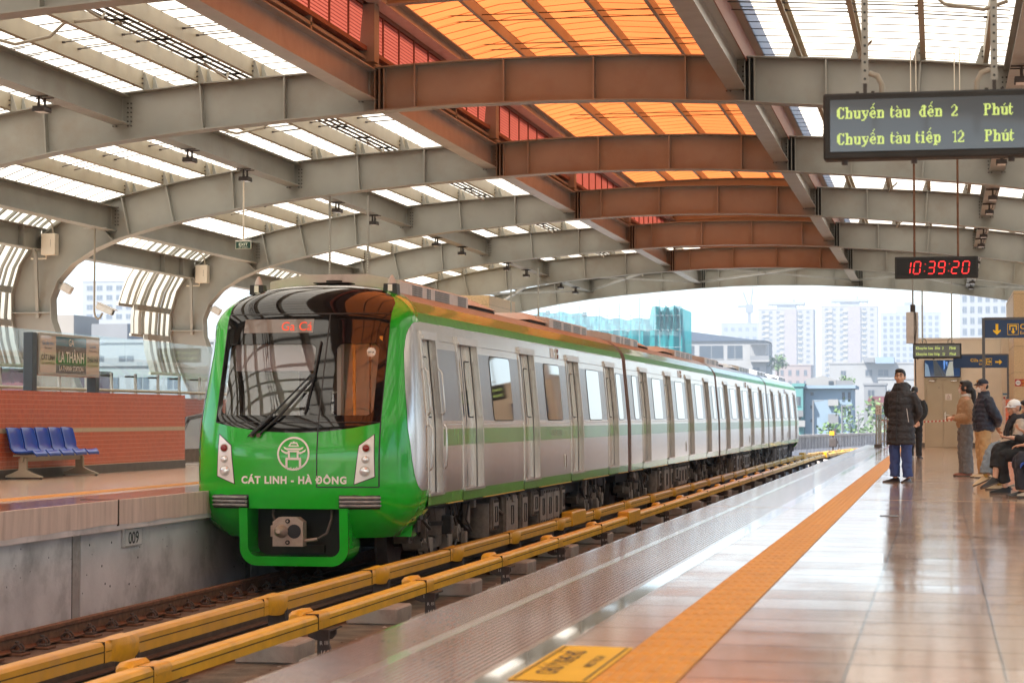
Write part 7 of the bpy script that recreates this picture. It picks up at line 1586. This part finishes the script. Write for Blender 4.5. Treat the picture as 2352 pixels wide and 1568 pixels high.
building('office_building', 'white three storey building with wide windows and a dark blue sloping roof', -51.1, -33.7, 430, 16, -12, 16.1, 'render_white', ww, wr, extra=wx)
building('low_building', 'faded pinkish low block beside the white building with the blue roof', -52, -40.5, 700, 15, -12, 17.5, 'render_pink', grid_w(-51, -41, 10, 17, 4, 2, .4, .5))
building('low_building', 'long pale grey building below the apartment towers', -25.7, -5.0, 520, 20, -12, 13.6, 'render_white', [(-17.2, -15.6, 10.7, 12.2), (-14.2, -11.8, 10.7, 12.2), (-23, -21.8, 10.5, 12)], extra=lambda add: (lambda mb: (mb.box(-14.7, -10.4, 515, 524, 13.6, 15.1, 'render_blue'), mb.box(-17.5, -15, 516, 520, 13.9, 15, 'city_grey'), add(mb, 'roof_house')))(MB()))
building('low_building', 'pale block with a boxy upper storey behind the standing man', -11.5, 2.0, 420, 16, -12, 8.2, 'render_white', [(-9.6, -8.6, 5, 6.2), (-7, -5.6, 5, 6.2)])
building('low_building', 'reddish brown rooftop hut beyond the green trees', -12.2, -8.6, 360, 6, -12, 6.2, 'city_grey', [(-11.5, -10.5, 4.4, 5.4)])
def hx(add):
    mb = MB(); mb.box(-14.9, -9.0, 239.2, 250, 4.1, 4.45, 'render_blue'); mb.prism([(-14.5, 4.45), (-11.2, 4.45), (-11.2, 5.05), (-12.6, 5.55), (-14.5, 5.15)], 'Y', 241, 249, 'render_white'); mb.box(-11.1, -9.3, 239.6, 239.7, 4.45, 5.0, 'city_grey'); mb.box(-12.0, -11.5, 240.9, 241.05, 4.6, 4.95, 'city_window'); add(mb, 'roof')
    mb = MB(); mb.box(-12.0, -10.9, 239.5, 240, .2, 1.3, 'city_grey'); mb.box(-12.0, -10.9, 239.5, 240, 2.2, 2.9, 'render_white'); add(mb, 'balcony')
building('town_house', 'light blue town house with a projecting cornice beyond the viaduct', -14.6, -9.4, 240, 9, -12, 4.1, 'render_blue', [(-13.95, -13.6, 3.35, 3.7), (-13.95, -13.6, 1.9, 2.25), (-13.95, -13.6, .4, .75), (-10.5, -10.1, .9, 2.3), (-9.85, -9.5, .9, 2.3), (-10.5, -10.15, -.5, .3), (-9.9, -9.55, -.5, .3), (-10.5, -10.2, 2.8, 3.7), (-9.85, -9.55, 2.8, 3.7)], extra=hx)
building('town_house', 'narrow teal town house squeezed between the train and the blue house', -15.7, -14.62, 238, 8, -12, 4.3, 'render_teal', [(-15.5, -14.9, 2.2, 3.2), (-15.5, -14.9, .5, 1.5)], extra=lambda add: (lambda mb: (mb.box(-15.3, -14.4, 237.2, 238, -.1, .6, 'render_white'), mb.box(-15.2, -14.6, 237.3, 238, 1.0, 1.7, 'city_grey'), add(mb, 'balcony')))(MB()))
building('town_house', 'white house with a dark red pitched roof behind the standing man', -9.6, -6.4, 300, 7, -12, 2.6, 'render_white', [(-8.9, -8.3, .8, 2.0), (-7.8, -7.2, .8, 2.0)], lambda mb: mb.prism([(-9.9, 2.6), (-6.1, 2.6), (-6.3, 2.75), (-7.0, 3.8), (-9.4, 3.8), (-9.8, 2.75)], 'Y', 299.5, 307.5, 'roof_red'))
# scaffolding wrapped in teal netting
P('scaffold_pole', (.12, .17, .19), .6)
def net(name, col, a):
    m = bpy.data.materials.new(name); m.use_nodes = True; nt = m.node_tree; N = nt.nodes; L = nt.links; N.remove(N['Principled BSDF']); tp = N.new('ShaderNodeBsdfTransparent'); tr = N.new('ShaderNodeBsdfTranslucent'); df = N.new('ShaderNodeBsdfDiffuse'); tr.inputs[0].default_value = df.inputs[0].default_value = (*col, 1)
    m1 = N.new('ShaderNodeMixShader'); m1.inputs[0].default_value = .5; L.new(df.outputs[0], m1.inputs[1]); L.new(tr.outputs[0], m1.inputs[2]); m2 = N.new('ShaderNodeMixShader'); L.new(tp.outputs[0], m2.inputs[1]); L.new(m1.outputs[0], m2.inputs[2])
    nz = N.new('ShaderNodeTexNoise'); nz.inputs['Scale'].default_value = .6; mr = N.new('ShaderNodeMapRange'); mr.inputs[3].default_value = a - .12; mr.inputs[4].default_value = a + .12; tc = N.new('ShaderNodeTexCoord'); L.new(tc.outputs['Object'], nz.inputs[0]); L.new(nz.outputs[0], mr.inputs[0]); L.new(mr.outputs[0], m2.inputs[0]); L.new(m2.outputs[0], N['Material Output'].inputs[0]); MATS[name] = m
net('net_teal', (0.03, 0.30, 0.32), .88); net('net_pale', (0.10, 0.38, 0.42), .72)
sc = thing('scaffolding', 'scaffolding wrapped in teal netting around a building site behind the train', 'scaffolding', (-40, 258, -12)); rnd = random.Random(4)
def netsheet(z0, z1f, mt, y, x0=-50.2, x1=-30.2, top=None, nm='netting'):
    mb = MB(); n = 60; rows = []
    for j in range(9):
        t = j / 8; rows.append([(lerp(x0, x1, i / n), y + .35 * math.sin(i * 1.7 + j * .3) + .25 * math.sin(i * .53), lerp(z0, z1f(i / n), t) + .12 * math.sin(i * .9) * (1 if j in (0, 8) else 0)) for i in range(n + 1)])
    mb.grid(rows, mt, True); gi(mb, nm, sc)
netsheet(2, lambda t: 11.4, 'net_teal', 257.5); netsheet(11.4, lambda t: 13.0 + (1.2 if t > .8 else .9 * math.sin(t * 7) * .5 + .2), 'net_pale', 257.6); netsheet(11.3, lambda t: 14.0 + .3 * math.sin(t * 19), 'net_teal', 257.3, -33.4, -30.2)
mb = MB(); mb.grid([[(-30.2, 257.3 + 2 * k, z) for k in range(6)] for z in (2, 8, 14)], 'net_teal', True); gi(mb, 'netting', sc)
mb = MB(); mb.box(-60, -31.5, 259, 272, -12, 10.8, 'concrete_far'); gi(mb, 'wall', sc)
mb = MB()
for x in [-50 + 2.45 * k for k in range(9)]: h = 14.6 + rnd.uniform(-.4, .8); mb.cyl((x, 257.0, -2), (x, 257.0, h), .05, 'scaffold_pole', 5)
for x in [-49.2 + 1.4 * k for k in range(14)]: mb.cyl((x, 258.6, 4), (x, 258.6, 13.2 + rnd.uniform(0, 1)), .03, 'scaffold_pole', 5)
for z in (5.4, 7.4, 9.4, 11.4, 13.1): mb.cyl((-51, 257.0, z), (-30.2, 257.0, z + rnd.uniform(-.1, .1)), .035, 'scaffold_pole', 5)
for x, z in ((-46.5, 13.6), (-42, 13.4)): mb.cbox((x, 257, z), (.5, .2, .5), 'scaffold_pole', .02)
gi(mb, 'poles', sc)
# trees: trunk, limbs and leaf sprays
def tree(label, x, y, zb, h, rad, seed, leaf='leaf', n=900, grp='trees beyond the viaduct', s=.22):
    r = thing('leafy_tree', label, 'tree', (x, y, zb), 0, grp); rn = random.Random(seed); mb = MB(); tips = []
    mb.tube([(0, 0, 0), (.1, 0, h * .3), (.0, .1, h * .55), (.1, 0, h * .8)], [.22, .17, .12, .05], 'bark', 8)
    for i in range(9):
        a = rn.uniform(0, 6.28); z0 = h * rn.uniform(.3, .7); L = rad * rn.uniform(.6, 1.0); e = (math.cos(a) * L, math.sin(a) * L, z0 + h * rn.uniform(.08, .3)); mb.tube([(0, 0, z0), (e[0] * .5, e[1] * .5, z0 + (e[2] - z0) * .6), e], [.08, .05, .02], 'bark', 6); tips.append(e)
    mb.build('trunk', r); mb = MB(); cl = [(t[0], t[1], t[2], rn.uniform(.5, .9) * rad * .6) for t in tips] + [(rn.uniform(-.6, .6) * rad, rn.uniform(-.6, .6) * rad, h * rn.uniform(.5, 1), rn.uniform(.3, .55) * rad) for _ in range(9)]
    for i in range(n):
        cx, cy, cz, cr_ = rn.choice(cl); d = V((rn.gauss(0, 1), rn.gauss(0, 1), rn.gauss(0, 1))).normalized() * cr_ * rn.random() ** .4; p = V((cx, cy, cz)) + d; u = V((rn.gauss(0, 1), rn.gauss(0, 1), rn.gauss(0, .6))).normalized(); v = u.orthogonal().normalized(); k = s * rn.uniform(.6, 1.4)
        mb.add([(p + u * k)[:], (p + v * k * .5)[:], (p - u * k)[:], (p - v * k * .5)[:]], [(0, 1, 2, 3)], leaf if rn.random() < .6 else 'leaf_light')
    mb.build('crown', r)
tree('leafy green tree beside the light blue house, just beyond the viaduct parapet', -7.3, 196, -12, 13.6, 2.6, 1); tree('lower green tree at the foot of the light blue house', -9.4, 200, -12, 12.0, 2.2, 2); tree('green tree half hidden behind the standing man in the coat', -4.6, 205, -12, 14.2, 2.8, 3)
tree('bushy roof garden tree on the balcony of the white building', -31.6, 432, 8.2, 5.0, 1.8, 5, n=500, s=.25); tree('small roof garden shrub on top of the light blue house', -10.2, 243, 4.2, 1.1, .8, 6, n=300, s=.12)
for i, (x, y, h) in enumerate(((-9.1, 160, 2.2), (-7.8, 178, 1.9), (-7.0, 192, 1.2))):
    mb = MB(); mb.tube([(x, y, -1.5), (x, y, h)], [.08, .06], 'city_grey', 8); mb.tube([(x, y, h - .1), (x + .8, y, h)], .03, 'city_grey', 6); mb.cbox((x, y, -1.1), (.3, .3, .9), 'concrete_far', .03)
    tag(mb.build('viaduct_mast'), ('tall grey mast standing in front of the light blue house', 'thin grey mast on the viaduct between the tall mast and the trees', 'short thin mast on the viaduct in front of the trees')[i], 'mast')
sg = thing('track_signal', 'small yellow signal box on a dark stand by the viaduct parapet', 'signal', (-6.0, 125, -1.5)); mb = MB(); mb.cbox((-.05, 0, 1.52), (.28, .2, .24), 'cover_yellow_bright', .02); mb.build('signal_box', sg); mb = MB(); mb.cyl((0, 0, 0), (0, 0, 1.4), .05, 'bracket', 8); mb.cbox((.13, 0, 1.62), (.16, .18, .36), 'bracket', .02); mb.cbox((0, 0, 1.0), (.42, .2, .5), 'bracket', .03); mb.tube([(.2, 0, 1.2), (.34, 0, .8), (.2, 0, .3)], .03, 'bracket', 6); mb.build('stand', sg)
# beyond the far platform's glass
building('apartment_tower', 'hazy blue tower seen through the opening behind the far platform', -290, -263, 700, 20, -12, 47.5, 'render_white', grid_w(-289, -264, 24, 47, 7, 7, .6, .5)[::-1], cat='apartment tower')
building('low_building', 'white flat roofed building behind the glass balustrade with rooftop tanks', -105, -72, 210, 20, -12, 8.6, 'render_white', grid_w(-100, -74, 2, 8, 8, 2, .5, .5), extra=lambda add: (lambda mb: (mb.box(-95, -90, 215, 222, 8.9, 11.8, 'render_cream'), mb.box(-88, -84, 215, 220, 8.9, 10.8, 'city_grey'), mb.cyl((-80, 216, 8.9), (-80, 216, 11), 1.2, 'stainless_plain', 14), add(mb, 'roof_house')))(MB()))
def st_roof(mb):
    for k in range(18): x = -56 + k * .48; mb.add([(x, 109.5, 3.65), (x + .24, 109.5, 3.65), (x + .24, 118, 5.4), (x, 118, 5.4)], [(0, 1, 2, 3)], 'render_white'); mb.add([(x + .24, 109.5, 3.6), (x + .48, 109.5, 3.6), (x + .48, 118, 5.35), (x + .24, 118, 5.35)], [(0, 1, 2, 3)], 'city_grey')
building('low_building', 'house with ribbed white metal roof and dark red wall beyond the glass', -56, -47.4, 110, 9, -12, 3.6, 'roof_red', [(-54, -53, 1.5, 2.8)], st_roof)
building('low_building', 'pale stepped block behind the middle of the glass balustrade', -70, -52, 170, 14, -12, 5.2, 'render_white', grid_w(-69, -53, 0, 5, 6, 2, .4, .4))
# ================================================================ AIR
hz = MB(); hz.box(-900, 900, -60, 1620, -13.2, 98, 'black'); ho = hz.build('haze', None, 'stuff')
hm = bpy.data.materials.new('haze'); hm.use_nodes = True; nt = hm.node_tree; nt.nodes.remove(nt.nodes['Principled BSDF']); pv = nt.nodes.new('ShaderNodeVolumePrincipled'); pv.inputs['Color'].default_value = (0.80, 0.90, 1.0, 1); pv.inputs['Density'].default_value = 0.0006; pv.inputs['Anisotropy'].default_value = 0.2
nt.links.new(pv.outputs[0], nt.nodes['Material Output'].inputs['Volume']); ho.data.materials.clear(); ho.data.materials.append(hm)
